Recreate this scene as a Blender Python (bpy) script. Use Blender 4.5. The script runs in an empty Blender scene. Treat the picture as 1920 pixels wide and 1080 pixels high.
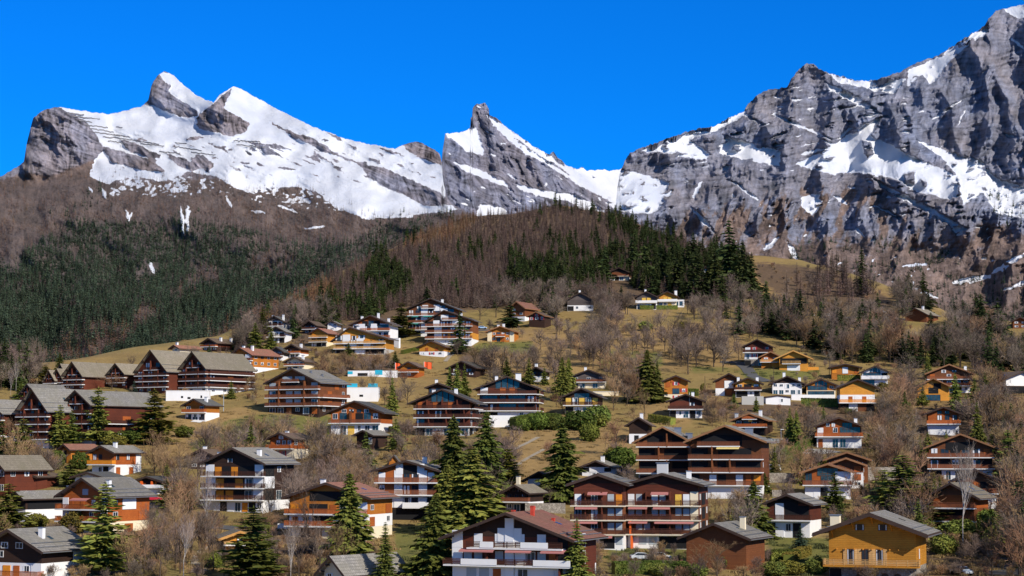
import bpy, math, random
import numpy as np
from mathutils import Vector
# ------------------------------------------------------------------ basics
random.seed(7)
RS = np.random.RandomState(11)
C = bpy.context.scene.collection
sc = bpy.context.scene
F = 3583.0
PITCH = math.atan(310 / F)
CP, SP = math.cos(PITCH), math.sin(PITCH)

def at(px, row, y):
    """world point at depth y seen in direction (px,row) of a 1920x1080 frame"""
    xc = (px - 960) / F
    yc = (540 - row) / F
    d = CP - yc * SP
    return y * xc / d, y, y * (SP + yc * CP) / d

def proj(x, y, z):
    d = y * CP + z * SP
    return 960 + F * x / d, 540 - F * (z * CP - y * SP) / d

def mpp(y):
    return y / F

# ------------------------------------------------------------------ numpy noise
_perm = RS.permutation(4096).astype(np.int64)
_grad = RS.uniform(0, 2 * math.pi, 4096)
_gx, _gy = np.cos(_grad), np.sin(_grad)

def noise2(x, y, seed=0):
    x = np.asarray(x, float) + seed * 37.17
    y = np.asarray(y, float) + seed * 91.73
    xi = np.floor(x).astype(np.int64); yi = np.floor(y).astype(np.int64)
    xf = x - xi; yf = y - yi
    def g(ix, iy, dx, dy):
        h = _perm[(_perm[ix & 4095] + iy) & 4095]
        return _gx[h] * dx + _gy[h] * dy
    u = xf * xf * xf * (xf * (xf * 6 - 15) + 10)
    v = yf * yf * yf * (yf * (yf * 6 - 15) + 10)
    a = g(xi, yi, xf, yf); b = g(xi + 1, yi, xf - 1, yf)
    c = g(xi, yi + 1, xf, yf - 1); d = g(xi + 1, yi + 1, xf - 1, yf - 1)
    return ((a + (b - a) * u) + ((c + (d - c) * u) - (a + (b - a) * u)) * v) * 1.4

def fbm(x, y, oct=5, seed=0, gain=0.5, lac=2.03):
    s = 0; a = 1; f = 1; t = 0
    for o in range(oct):
        s = s + a * noise2(x * f, y * f, seed + o * 3); t += a
        a *= gain; f *= lac
    return s / t

def ridged(x, y, oct=5, seed=0, gain=0.55, lac=2.07):
    s = 0; a = 1; f = 1; t = 0; w = 1
    for o in range(oct):
        n = 1 - np.abs(noise2(x * f, y * f, seed + o * 5)) * 1.6
        n = n * n * w
        s = s + a * n; t += a; w = np.clip(n * 1.4, 0, 1)
        a *= gain; f *= lac
    return s / t

# raster masks in the photograph's frame, used to say which region of the land is what
RX0, RX1, RY0, RY1 = -300, 2220, -100, 1200
RW, RH = RX1 - RX0, RY1 - RY0
def raster(polys, blur=0):
    m = np.zeros((RH, RW), np.float32)
    for p in polys:
        xs = np.array([q[0] for q in p], float) - RX0; ys = np.array([q[1] for q in p], float) - RY0
        x0, x1 = int(max(0, xs.min())), int(min(RW, xs.max() + 2)); y0, y1 = int(max(0, ys.min())), int(min(RH, ys.max() + 2))
        gx, gy = np.meshgrid(np.arange(x0, x1) + .5, np.arange(y0, y1) + .5)
        ins = np.zeros(gx.shape, bool); n = len(p)
        for i in range(n):
            ax, ay, bx, by = xs[i], ys[i], xs[(i + 1) % n], ys[(i + 1) % n]
            if ay == by: continue
            c = ((ay > gy) != (by > gy)) & (gx < (bx - ax) * (gy - ay) / (by - ay) + ax)
            ins ^= c
        m[y0:y1, x0:x1] = np.maximum(m[y0:y1, x0:x1], ins)
    return blurimg(m, blur) if blur else m

def blurimg(m, r):
    r = int(r)
    if r < 1: return m
    for _ in range(2):
        for ax in (0, 1):
            pad = [(0, 0), (0, 0)]; pad[ax] = (r + 1, r)
            c = np.cumsum(np.pad(m, pad, mode='edge'), axis=ax)
            k = 2 * r + 1
            m = (c[k:] - c[:-k]) / k if ax == 0 else (c[:, k:] - c[:, :-k]) / k
    return m.astype(np.float32)

def samp(m, px, row):
    x = np.clip(np.asarray(px) - RX0, 0, RW - 2.001); y = np.clip(np.asarray(row) - RY0, 0, RH - 2.001)
    xi = x.astype(int); yi = y.astype(int); fx = x - xi; fy = y - yi
    return (m[yi, xi] * (1 - fx) + m[yi, xi + 1] * fx) * (1 - fy) + (m[yi + 1, xi] * (1 - fx) + m[yi + 1, xi + 1] * fx) * fy

def line_poly(x0, y0, x1, y1, w):
    dx, dy = x1 - x0, y1 - y0; l = math.hypot(dx, dy); nx, ny = -dy / l * w / 2, dx / l * w / 2
    return [(x0 + nx * .3, y0 + ny * .3), ((x0 + x1) / 2 + nx, (y0 + y1) / 2 + ny), (x1 + nx * .3, y1 + ny * .3), (x1 - nx * .3, y1 - ny * .3), ((x0 + x1) / 2 - nx, (y0 + y1) / 2 - ny), (x0 - nx * .3, y0 - ny * .3)]

def sstep(a, b, x):
    t = np.clip((x - a) / (b - a), 0, 1); return t * t * (3 - 2 * t)

# ------------------------------------------------------------------ materials
def new_mat(name, rough=0.85):
    m = bpy.data.materials.new(name); m.use_nodes = True
    nt = m.node_tree; b = nt.nodes['Principled BSDF']
    b.inputs['Roughness'].default_value = rough
    b.inputs['Specular IOR Level'].default_value = 0.25
    return m, nt, b

def N(nt, t, **kw):
    n = nt.nodes.new(t)
    for k, v in kw.items():
        if k in n.inputs.keys() if hasattr(n.inputs, 'keys') else False:
            n.inputs[k].default_value = v
        else:
            setattr(n, k, v)
    return n

def rgb(c): return (c[0], c[1], c[2], 1)

def mixrgb(nt, fac, a, b, mode='MIX'):
    n = nt.nodes.new('ShaderNodeMix'); n.data_type = 'RGBA'; n.blend_type = mode
    for s, v in ((n.inputs[0], fac), (n.inputs[6], a), (n.inputs[7], b)):
        if isinstance(v, bpy.types.NodeSocket): nt.links.new(v, s)
        elif isinstance(v, (int, float)): s.default_value = v
        else: s.default_value = rgb(v)
    return n.outputs[2]

def noise_fac(nt, scale, lo=.35, hi=.65, detail=4, coord='Object', stretch=None, rough=.6):
    tc = nt.nodes.new('ShaderNodeTexCoord'); n = nt.nodes.new('ShaderNodeTexNoise')
    n.inputs['Scale'].default_value = scale; n.inputs['Detail'].default_value = detail; n.inputs['Roughness'].default_value = rough
    src = tc.outputs[coord]
    if stretch:
        mp = nt.nodes.new('ShaderNodeMapping'); mp.inputs['Scale'].default_value = stretch
        nt.links.new(src, mp.inputs[0]); src = mp.outputs[0]
    nt.links.new(src, n.inputs['Vector'])
    r = nt.nodes.new('ShaderNodeMapRange'); r.inputs[1].default_value = lo; r.inputs[2].default_value = hi
    nt.links.new(n.outputs['Fac'], r.inputs[0])
    return r.outputs[0]

def bump(nt, b, h, strength=.3, dist=.05):
    n = nt.nodes.new('ShaderNodeBump'); n.inputs['Strength'].default_value = strength; n.inputs['Distance'].default_value = dist
    nt.links.new(h, n.inputs['Height']); nt.links.new(n.outputs[0], b.inputs['Normal'])

MATS = {}
def wood(name, c1, c2, horizontal=True, plank=0.18, rough=.75):
    m, nt, b = new_mat(name, rough)
    tc = nt.nodes.new('ShaderNodeTexCoord'); sep = nt.nodes.new('ShaderNodeSeparateXYZ'); nt.links.new(tc.outputs['Object'], sep.inputs[0])
    if horizontal: src = sep.outputs[2]
    else:
        ad = nt.nodes.new('ShaderNodeMath'); ad.operation = 'ADD'; nt.links.new(sep.outputs[0], ad.inputs[0]); nt.links.new(sep.outputs[1], ad.inputs[1]); src = ad.outputs[0]
    mu = nt.nodes.new('ShaderNodeMath'); mu.operation = 'MULTIPLY'; mu.inputs[1].default_value = 1 / plank; nt.links.new(src, mu.inputs[0])
    fl = nt.nodes.new('ShaderNodeMath'); fl.operation = 'FLOOR'; nt.links.new(mu.outputs[0], fl.inputs[0])
    wn = nt.nodes.new('ShaderNodeTexWhiteNoise'); wn.noise_dimensions = '1D'; nt.links.new(fl.outputs[0], wn.inputs['W'])
    fr = nt.nodes.new('ShaderNodeMath'); fr.operation = 'FRACT'; nt.links.new(mu.outputs[0], fr.inputs[0])
    gr = nt.nodes.new('ShaderNodeMapRange'); gr.inputs[1].default_value = 0; gr.inputs[2].default_value = .16; nt.links.new(fr.outputs[0], gr.inputs[0])
    st = (1, 1, 12) if horizontal else (12, 12, 1)
    g = noise_fac(nt, 1.6, .3, .7, 5, stretch=st)
    base = mixrgb(nt, wn.outputs['Value'], c1, c2)
    base = mixrgb(nt, g, base, mixrgb(nt, .5, c1, (0.02, .012, .008)), 'MIX')
    blot = noise_fac(nt, .35, .3, .75, 3)
    base = mixrgb(nt, blot, base, mixrgb(nt, .55, base, c2), 'MIX')
    oi = nt.nodes.new('ShaderNodeObjectInfo')
    hs = nt.nodes.new('ShaderNodeHueSaturation'); mr = nt.nodes.new('ShaderNodeMapRange'); mr.inputs[3].default_value = .82; mr.inputs[4].default_value = 1.15
    nt.links.new(oi.outputs['Random'], mr.inputs[0]); nt.links.new(mr.outputs[0], hs.inputs['Value']); nt.links.new(base, hs.inputs['Color'])
    fin = mixrgb(nt, gr.outputs[0], (c1[0] * .25, c1[1] * .25, c1[2] * .25), hs.outputs[0])
    nt.links.new(fin, b.inputs['Base Color'])
    bump(nt, b, gr.outputs[0], .5, .03)
    MATS[name] = m; return m

def plaster(name, c, dirt=(.45, .4, .33), amt=.35):
    m, nt, b = new_mat(name, .9)
    a = noise_fac(nt, .5, .4, .75, 5, stretch=(1, 1, .35)); f = noise_fac(nt, 9, .3, .7, 3)
    d = mixrgb(nt, .5, c, dirt)
    mm = nt.nodes.new('ShaderNodeMath'); mm.operation = 'MULTIPLY'; mm.inputs[1].default_value = amt; nt.links.new(a, mm.inputs[0])
    col = mixrgb(nt, mm.outputs[0], c, d)
    nt.links.new(col, b.inputs['Base Color']); bump(nt, b, f, .25, .02); MATS[name] = m; return m

def roofmat(name, c1, c2, row=.34, moss=(.12, .11, .06)):
    m, nt, b = new_mat(name, .8)
    tc = nt.nodes.new('ShaderNodeTexCoord')
    br = nt.nodes.new('ShaderNodeTexBrick'); br.inputs['Scale'].default_value = 1
    br.inputs['Brick Width'].default_value = .42; br.inputs['Row Height'].default_value = row; br.inputs['Mortar Size'].default_value = .035
    br.inputs['Color1'].default_value = rgb(c1); br.inputs['Color2'].default_value = rgb(c2); br.inputs['Mortar'].default_value = rgb([x * .35 for x in c1])
    mp = nt.nodes.new('ShaderNodeMapping'); mp.inputs['Rotation'].default_value = (0, 0, math.pi / 2)
    nt.links.new(tc.outputs['Object'], mp.inputs[0]); nt.links.new(mp.outputs[0], br.inputs['Vector'])
    w = noise_fac(nt, .22, .35, .7, 6); s = noise_fac(nt, 2.0, .3, .75, 4, stretch=(.5, 2.5, 1))
    col = mixrgb(nt, w, br.outputs['Color'], mixrgb(nt, .6, c2, moss))
    col = mixrgb(nt, s, col, mixrgb(nt, .35, col, (.03, .025, .02)))
    oi = nt.nodes.new('ShaderNodeObjectInfo'); hs = nt.nodes.new('ShaderNodeHueSaturation'); mr = nt.nodes.new('ShaderNodeMapRange'); mr.inputs[3].default_value = .8; mr.inputs[4].default_value = 1.2
    nt.links.new(oi.outputs['Random'], mr.inputs[0]); nt.links.new(mr.outputs[0], hs.inputs['Value']); nt.links.new(col, hs.inputs['Color'])
    nt.links.new(hs.outputs[0], b.inputs['Base Color']); bump(nt, b, br.outputs['Fac'], -.6, .04); MATS[name] = m; return m

def plain(name, c, rough=.6, var=.3, scale=3, spec=.3, metal=0):
    m, nt, b = new_mat(name, rough); b.inputs['Specular IOR Level'].default_value = spec; b.inputs['Metallic'].default_value = metal
    f = noise_fac(nt, scale, .3, .7, 3)
    nt.links.new(mixrgb(nt, f, c, [x * (1 - var) for x in c]), b.inputs['Base Color']); MATS[name] = m; return m

def build_materials():
    wood('wood_dark', (.035, .018, .013), (.06, .028, .018))
    wood('wood_brown', (.17, .055, .021), (.26, .09, .03))
    wood('wood_red', (.40, .09, .018), (.52, .145, .028))
    wood('wood_maroon', (.11, .026, .014), (.17, .042, .02))
    wood('wood_orange', (.55, .17, .02), (.68, .26, .04))
    wood('wood_yellow', (.60, .245, .022), (.74, .34, .045), plank=.3)
    wood('wood_amber', (.62, .25, .03), (.75, .34, .05))
    wood('wood_grey', (.10, .085, .085), (.15, .12, .11))
    wood('rail_dark', (.07, .02, .012), (.11, .035, .02), False, .16)
    wood('rail_red', (.42, .10, .025), (.55, .15, .035), False, .16)
    wood('rail_brown', (.22, .07, .032), (.30, .10, .045), False, .16)
    wood('rail_honey', (.72, .40, .14), (.82, .50, .2), True, .3)
    wood('rail_black', (.075, .024, .016), (.11, .038, .022), True, .3)
    wood('fascia_dark', (.05, .03, .025), (.08, .05, .04))
    wood('fascia_light', (.30, .14, .065), (.38, .19, .09))
    wood('fascia_honey', (.6, .3, .08), (.7, .38, .12))
    plaster('plaster_white', (.80, .80, .80), amt=.3)
    plaster('plaster_cream', (.80, .70, .50), amt=.3)
    plaster('plaster_grey', (.5, .5, .5))
    plaster('concrete', (.42, .41, .38))
    roofmat('roof_grey', (.235, .225, .215), (.36, .34, .32), row=.5)
    roofmat('roof_slate', (.11, .115, .13), (.15, .155, .17))
    roofmat('roof_tan', (.27, .23, .18), (.37, .32, .25), row=.5)
    roofmat('roof_brown', (.16, .10, .085), (.21, .14, .11))
    roofmat('roof_red', (.42, .16, .11), (.52, .22, .15))
    roofmat('roof_pink', (.32, .125, .09), (.46, .20, .15), row=.45)
    roofmat('roof_dark', (.06, .055, .06), (.09, .08, .085))
    plain('frame_white', (.75, .75, .74), .5, .1)
    plain('frame_brown', (.12, .05, .02), .6, .3)
    plain('shutter_orange', (.8, .28, .02), .6, .25)
    plain('shutter_red', (.5, .04, .05), .6, .2)
    plain('shutter_green', (.03, .12, .05), .6, .2)
    plain('shutter_yellow', (.8, .5, .08), .6, .2)
    plain('blind_white', (.78, .79, .8), .7, .08, 1)
    plain('blind_grey', (.4, .45, .48), .7, .1, 1)
    plain('slab_white', (.78, .77, .75), .8, .12)
    plain('slab_cream', (.7, .62, .48), .8, .15)
    plain('awning_pink', (.55, .22, .2), .9, .3, 14)
    plain('awning_yellow', (.85, .68, .25), .9, .1)
    plain('awning_teal', (.03, .32, .27), .9, .1)
    plain('banner_red', (.85, .12, .03), .8, .15)
    plain('banner_cyan', (.02, .42, .6), .6, .2)
    plain('chimney_red', (.62, .07, .04), .7, .25)
    plain('metal_grey', (.35, .36, .38), .4, .2, 5, .5, .6)
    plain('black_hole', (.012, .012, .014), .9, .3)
    plain('post_orange', (.75, .13, .02), .7, .2)
    m, nt, b = new_mat('glass', .08); b.inputs['Base Color'].default_value = (.02, .03, .045, 1); b.inputs['Specular IOR Level'].default_value = .35
    bump(nt, b, noise_fac(nt, .8, .3, .7, 2), .06, .05); MATS['glass'] = m
    m, nt, b = new_mat('glass_blue', .06); nt.links.new(mixrgb(nt, noise_fac(nt, .6, .4, .6, 2), (.015, .04, .06), (.04, .075, .095)), b.inputs['Base Color']); b.inputs['Specular IOR Level'].default_value = .5
    MATS['glass_blue'] = m
    m, nt, b = new_mat('stone', .9)
    tc = nt.nodes.new('ShaderNodeTexCoord'); v = nt.nodes.new('ShaderNodeTexVoronoi'); v.inputs['Scale'].default_value = 2.6; nt.links.new(tc.outputs['Object'], v.inputs['Vector'])
    v2 = nt.nodes.new('ShaderNodeTexVoronoi'); v2.feature = 'DISTANCE_TO_EDGE'; v2.inputs['Scale'].default_value = 2.6; nt.links.new(tc.outputs['Object'], v2.inputs['Vector'])
    bw = nt.nodes.new('ShaderNodeRGBToBW'); nt.links.new(v.outputs['Color'], bw.inputs[0])
    c = mixrgb(nt, bw.outputs[0], (.19, .16, .13), (.42, .38, .32)); mr = nt.nodes.new('ShaderNodeMapRange'); mr.inputs[2].default_value = .06; nt.links.new(v2.outputs['Distance'], mr.inputs[0])
    nt.links.new(mixrgb(nt, mr.outputs[0], (.08, .07, .06), c), b.inputs['Base Color']); bump(nt, b, mr.outputs[0], .6, .05); MATS['stone'] = m
    # vegetation
    def veg(name, ca, cb, cc, rough=.8, rnd=1.0, lo=.6, hi=1.45):
        m, nt, b = new_mat(name, rough); b.inputs['Specular IOR Level'].default_value = .15
        geo = nt.nodes.new('ShaderNodeNewGeometry'); oi = nt.nodes.new('ShaderNodeObjectInfo')
        c = mixrgb(nt, geo.outputs['Random Per Island'], ca, cb)
        c = mixrgb(nt, noise_fac(nt, 1.1, .4, .65, 3), c, mixrgb(nt, .6, c, cc))
        hs = nt.nodes.new('ShaderNodeHueSaturation'); mr = nt.nodes.new('ShaderNodeMapRange'); mr.inputs[3].default_value = lo; mr.inputs[4].default_value = hi
        mh = nt.nodes.new('ShaderNodeMapRange'); mh.inputs[3].default_value = .5 - .022 * rnd; mh.inputs[4].default_value = .5 + .018 * rnd
        wn = nt.nodes.new('ShaderNodeMath'); wn.operation = 'FRACT'; mu = nt.nodes.new('ShaderNodeMath'); mu.operation = 'MULTIPLY'; mu.inputs[1].default_value = 17.3
        nt.links.new(oi.outputs['Random'], mu.inputs[0]); nt.links.new(mu.outputs[0], wn.inputs[0])
        nt.links.new(oi.outputs['Random'], mr.inputs[0]); nt.links.new(mr.outputs[0], hs.inputs['Value']); nt.links.new(wn.outputs[0], mh.inputs[0]); nt.links.new(mh.outputs[0], hs.inputs['Hue']); nt.links.new(c, hs.inputs['Color'])
        nt.links.new(hs.outputs[0], b.inputs['Base Color'])
        MATS[name] = m
    veg('needles', (.075, .108, .024), (.155, .18, .036), (.19, .175, .03), lo=.6, hi=1.6)
    veg('needles_yellow', (.08, .10, .015), (.15, .14, .02), (.17, .13, .02))
    veg('needles_blue', (.04, .075, .05), (.07, .11, .075), (.05, .08, .05))
    veg('needles_far', (.026, .046, .034), (.055, .082, .052), (.075, .088, .042), lo=.3, hi=1.9)  # bluish distance haze mixed into the needle colour
    veg('needles_hill', (.022, .040, .014), (.052, .072, .02), (.07, .078, .018), lo=.5, hi=1.4)
    veg('twigs', (.155, .115, .09), (.275, .21, .165), (.11, .075, .055), lo=.5, hi=1.45)
    veg('twigs_pale', (.26, .21, .18), (.36, .3, .26), (.2, .15, .12))
    veg('twigs_brown', (.25, .155, .08), (.37, .24, .125), (.2, .12, .065))
    veg('larch', (.19, .13, .105), (.27, .19, .155), (.14, .095, .08), lo=.5, hi=1.4)
    veg('larch_warm', (.27, .15, .075), (.36, .21, .11), (.2, .11, .07))
    veg('larch_far', (.16, .11, .10), (.24, .165, .14), (.12, .085, .08), lo=.45, hi=1.5)
    veg('hedge_leaf', (.07, .10, .015), (.12, .145, .025), (.05, .07, .015))
    veg('olive_leaf', (.12, .12, .02), (.2, .17, .03), (.1, .08, .02))
    plain('bark', (.10, .07, .05), .95, .5, 6)
    plain('bark_pale', (.55, .5, .46), .9, .6, 4)
    plain('asphalt', (.12, .12, .125), .9, .3, .5)
    plain('gravel_path', (.4, .34, .26), .95, .3, 1)

# ------------------------------------------------------------------ mesh builder
class MB:
    def __init__(s): s.v = []; s.f = []; s.mi = []; s.cur = 0
    def quadpoly(s, pts):
        n = len(s.v); s.v += [tuple(p) for p in pts]; s.f.append(tuple(range(n, n + len(pts)))); s.mi.append(s.cur)
    def box(s, x0, x1, y0, y1, z0, z1):
        n = len(s.v)
        s.v += [(x0, y0, z0), (x1, y0, z0), (x1, y1, z0), (x0, y1, z0), (x0, y0, z1), (x1, y0, z1), (x1, y1, z1), (x0, y1, z1)]
        for q in ((0, 3, 2, 1), (4, 5, 6, 7), (0, 1, 5, 4), (1, 2, 6, 5), (2, 3, 7, 6), (3, 0, 4, 7)):
            s.f.append(tuple(n + i for i in q)); s.mi.append(s.cur)
        return s
    def prism(s, pts, y0, y1):
        """polygon pts (x,z) counter-clockwise seen from -y, extruded y0..y1"""
        n = len(s.v); k = len(pts)
        s.v += [(p[0], y0, p[1]) for p in pts] + [(p[0], y1, p[1]) for p in pts]
        s.f.append(tuple(range(n, n + k))); s.f.append(tuple(range(n + 2 * k - 1, n + k - 1, -1))); s.mi += [s.cur] * 2
        for i in range(k):
            j = (i + 1) % k; s.f.append((n + j, n + i, n + k + i, n + k + j)); s.mi.append(s.cur)
        return s
    def beam(s, a, b, w, h=None):
        h = h or w; a = Vector(a); b = Vector(b); d = (b - a).normalized()
        up = Vector((0, 0, 1)) if abs(d.z) < .95 else Vector((1, 0, 0))
        sx = d.cross(up).normalized() * w / 2; sz = sx.cross(d).normalized() * h / 2
        n = len(s.v)
        for p in (a, b):
            for q in (-sx - sz, sx - sz, sx + sz, -sx + sz): s.v.append(tuple(p + q))
        for q in ((3, 2, 1, 0), (4, 5, 6, 7), (0, 1, 5, 4), (1, 2, 6, 5), (2, 3, 7, 6), (3, 0, 4, 7)):
            s.f.append(tuple(n + i for i in q)); s.mi.append(s.cur)
        return s
    def cyl(s, x, y, z0, z1, r, n=8, r2=None):
        r2 = r if r2 is None else r2; k = len(s.v)
        for z, rr in ((z0, r), (z1, r2)):
            for i in range(n): a = 2 * math.pi * i / n; s.v.append((x + rr * math.cos(a), y + rr * math.sin(a), z))
        for i in range(n):
            j = (i + 1) % n; s.f.append((k + i, k + j, k + n + j, k + n + i)); s.mi.append(s.cur)
        s.f.append(tuple(range(k + n - 1, k - 1, -1))); s.f.append(tuple(range(k + n, k + 2 * n))); s.mi += [s.cur] * 2
        return s
    def build(s, name, mat, parent=None, **kw):
        me = bpy.data.meshes.new(name); me.from_pydata(s.v, [], s.f)
        mats = mat if isinstance(mat, (list, tuple)) else [mat]
        for q in mats: me.materials.append(MATS[q])
        if len(mats) > 1: me.polygons.foreach_set('material_index', s.mi)
        me.update()
        o = bpy.data.objects.new(name, me); C.objects.link(o)
        if parent: o.parent = parent
        for k, v in kw.items(): o[k] = v
        return o

def empty(name, loc, rz, label, cat, group=None):
    o = bpy.data.objects.new(name, None); C.objects.link(o); o.location = loc; o.rotation_euler = (0, 0, rz); o.empty_display_size = .1
    o['label'] = label; o['category'] = cat
    if group: o['group'] = group
    return o

def np_mesh(name, V, Fc, mat=None, smooth=False):
    me = bpy.data.meshes.new(name)
    V = np.ascontiguousarray(V, np.float32); Fc = np.ascontiguousarray(Fc, np.int32); k = Fc.shape[1]
    me.vertices.add(len(V)); me.vertices.foreach_set('co', V.ravel())
    me.loops.add(Fc.size); me.loops.foreach_set('vertex_index', Fc.ravel())
    me.polygons.add(len(Fc)); me.polygons.foreach_set('loop_start', np.arange(0, Fc.size, k, dtype=np.int32))
    me.polygons.foreach_set('loop_total', np.full(len(Fc), k, np.int32))
    me.polygons.foreach_set('use_smooth', np.full(len(Fc), smooth))
    if mat: me.materials.append(MATS[mat] if isinstance(mat, str) else mat)
    me.update(calc_edges=True); return me
# ------------------------------------------------------------------ the village hill
YT = np.array([-3000, -500, 0, 200, 320, 390, 480, 580, 700, 870, 1020, 1350, 1500])
RT = np.array([0, 0, 0, 0, 1080, 1000, 900, 800, 700, 600, 520, 380, 325.])
ZT = np.array([at(960, r, y)[2] for r, y in zip(RT, YT)])
ZT[0:4] = [-40, -32, -27, -23.5]
_yy = np.linspace(-3000, 1500, 4501); _zz = np.interp(_yy, YT, ZT)
_k = np.hanning(61); _k /= _k.sum(); _zz2 = np.convolve(np.pad(_zz, 30, mode='edge'), _k, 'valid')
_rt = proj(0 * _yy, np.maximum(_yy, 1), _zz2)[1]
CX = np.array([-900, -100, 0, 100, 250, 400, 480, 560, 640, 720, 800, 870, 960, 1050, 1150, 1250, 1340, 1400, 1500, 1600, 1700, 1760, 1800, 1920, 2300, 3000])
CR = np.array([720, 712, 705, 692, 664, 642, 612, 566, 512, 478, 440, 410, 404, 388, 404, 446, 474, 483, 492, 520, 554, 583, 600, 614, 640, 660.])
_ys = np.linspace(320, 1500, 600); _rs = np.interp(_ys, _yy, _rt)
CY = np.interp(-CR, -_rs, _ys)   # depth of the crest for each column
def ground_z(x, y):
    x = np.asarray(x, float); y = np.asarray(y, float)
    col = 960 + F * x / np.maximum(y, 60) * 1.0
    yc = np.interp(col, CX, CY); 
    yb = np.minimum(y, yc)
    z = np.interp(yb, _yy, _zz2)
    d = np.maximum(y - yc, 0); R = 160.0
    s0 = .24
    d1 = np.minimum(d, .62 * R)
    z = z + s0 * d1 - d1 * d1 / (2 * R) - np.maximum(d - .62 * R, 0) * .38
    z = z + 1.1 * noise2(x / 55, y / 70, 3) + .45 * noise2(x / 17, y / 20, 5)
    return np.maximum(z, -70 + 4 * noise2(x / 300, y / 300, 9) - 0 * x)

def ground_at(px, row, ymin=150, ymax=1600):
    ys = np.concatenate([np.linspace(ymin, ymax, 1200)])
    X, Y, Z = at(px, row, ys)
    g = ground_z(X, ys)
    below = Z <= g
    if not below.any(): return None
    i = int(np.argmax(below))
    if i == 0: y = ys[0]
    else:
        a = Z[i - 1] - g[i - 1]; b = Z[i] - g[i]; y = ys[i - 1] + (ys[i] - ys[i - 1]) * a / (a - b + 1e-9)
    x, y, z = at(px, row, y)
    return float(x), float(y), float(ground_z(x, y))

def ground_many(px, row):
    """vectorised ground_at through a lookup"""
    ys = np.geomspace(150, 1600, 420)
    px = np.asarray(px, float); row = np.asarray(row, float)
    best = np.full(px.shape, np.nan)
    prev = None
    for y in ys:
        X, Y, Z = at(px, row, y)
        g = ground_z(X, np.full(px.shape, y)); dlt = Z - g
        if prev is not None:
            hit = np.isnan(best) & (dlt <= 0)
            t = prev / (prev - dlt + 1e-9)
            best = np.where(hit, py_ + (y - py_) * np.clip(t, 0, 1), best)
        prev = dlt; py_ = y
    x, y, z = at(px, row, best)
    return x, best, ground_z(x, best)

GREEN = [[(500, 778), (610, 775), (640, 800), (560, 812), (470, 812), (400, 800), (430, 785)], [(880, 640), (1000, 640), (1010, 665), (900, 668)], [(740, 985), (800, 985), (800, 1080), (740, 1080)],
         [(1380, 690), (1540, 692), (1540, 712), (1400, 715)], [(1140, 1010), (1300, 1030), (1290, 1080), (1140, 1080)], [(1120, 690), (1250, 690), (1240, 660), (1130, 655)], [(350, 830), (470, 800), (480, 850), (360, 850)]
         , [(1290, 700), (1400, 700), (1380, 690), (1290, 685)], [(1440, 1000), (1560, 1010), (1560, 1080), (1440, 1080)], [(100, 880), (160, 880), (160, 920), (100, 920)]]
SCRUB = [[(1410, 490), (1560, 505), (1690, 570), (1640, 590), (1480, 560), (1420, 530)], [(1310, 755), (1560, 755), (1640, 770), (1640, 790), (1480, 790), (1310, 790)], [(600, 670), (740, 670), (740, 700), (600, 710)],
         [(0, 960), (200, 960), (240, 1080), (0, 1080)], [(520, 850), (680, 850), (700, 1080), (500, 1080)], [(1600, 780), (1920, 740), (1920, 1080), (1600, 1080)], [(860, 650), (900, 650), (930, 700), (860, 700)],
         [(420, 640), (520, 600), (700, 500), (860, 390), (1150, 390), (1390, 480), (1400, 570), (900, 580), (600, 650)]]
TAN = [[(340, 780), (470, 760), (470, 840), (380, 870), (300, 860), (330, 810)], [(880, 610), (1120, 620), (1400, 600), (1400, 690), (1130, 700), (880, 700)], [(940, 800), (1200, 800), (1200, 880), (960, 900)],
       [(1200, 745), (1300, 745), (1300, 800), (1200, 790)], [(1400, 480), (1700, 555), (1760, 600), (1500, 590), (1420, 560)]]

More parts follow.
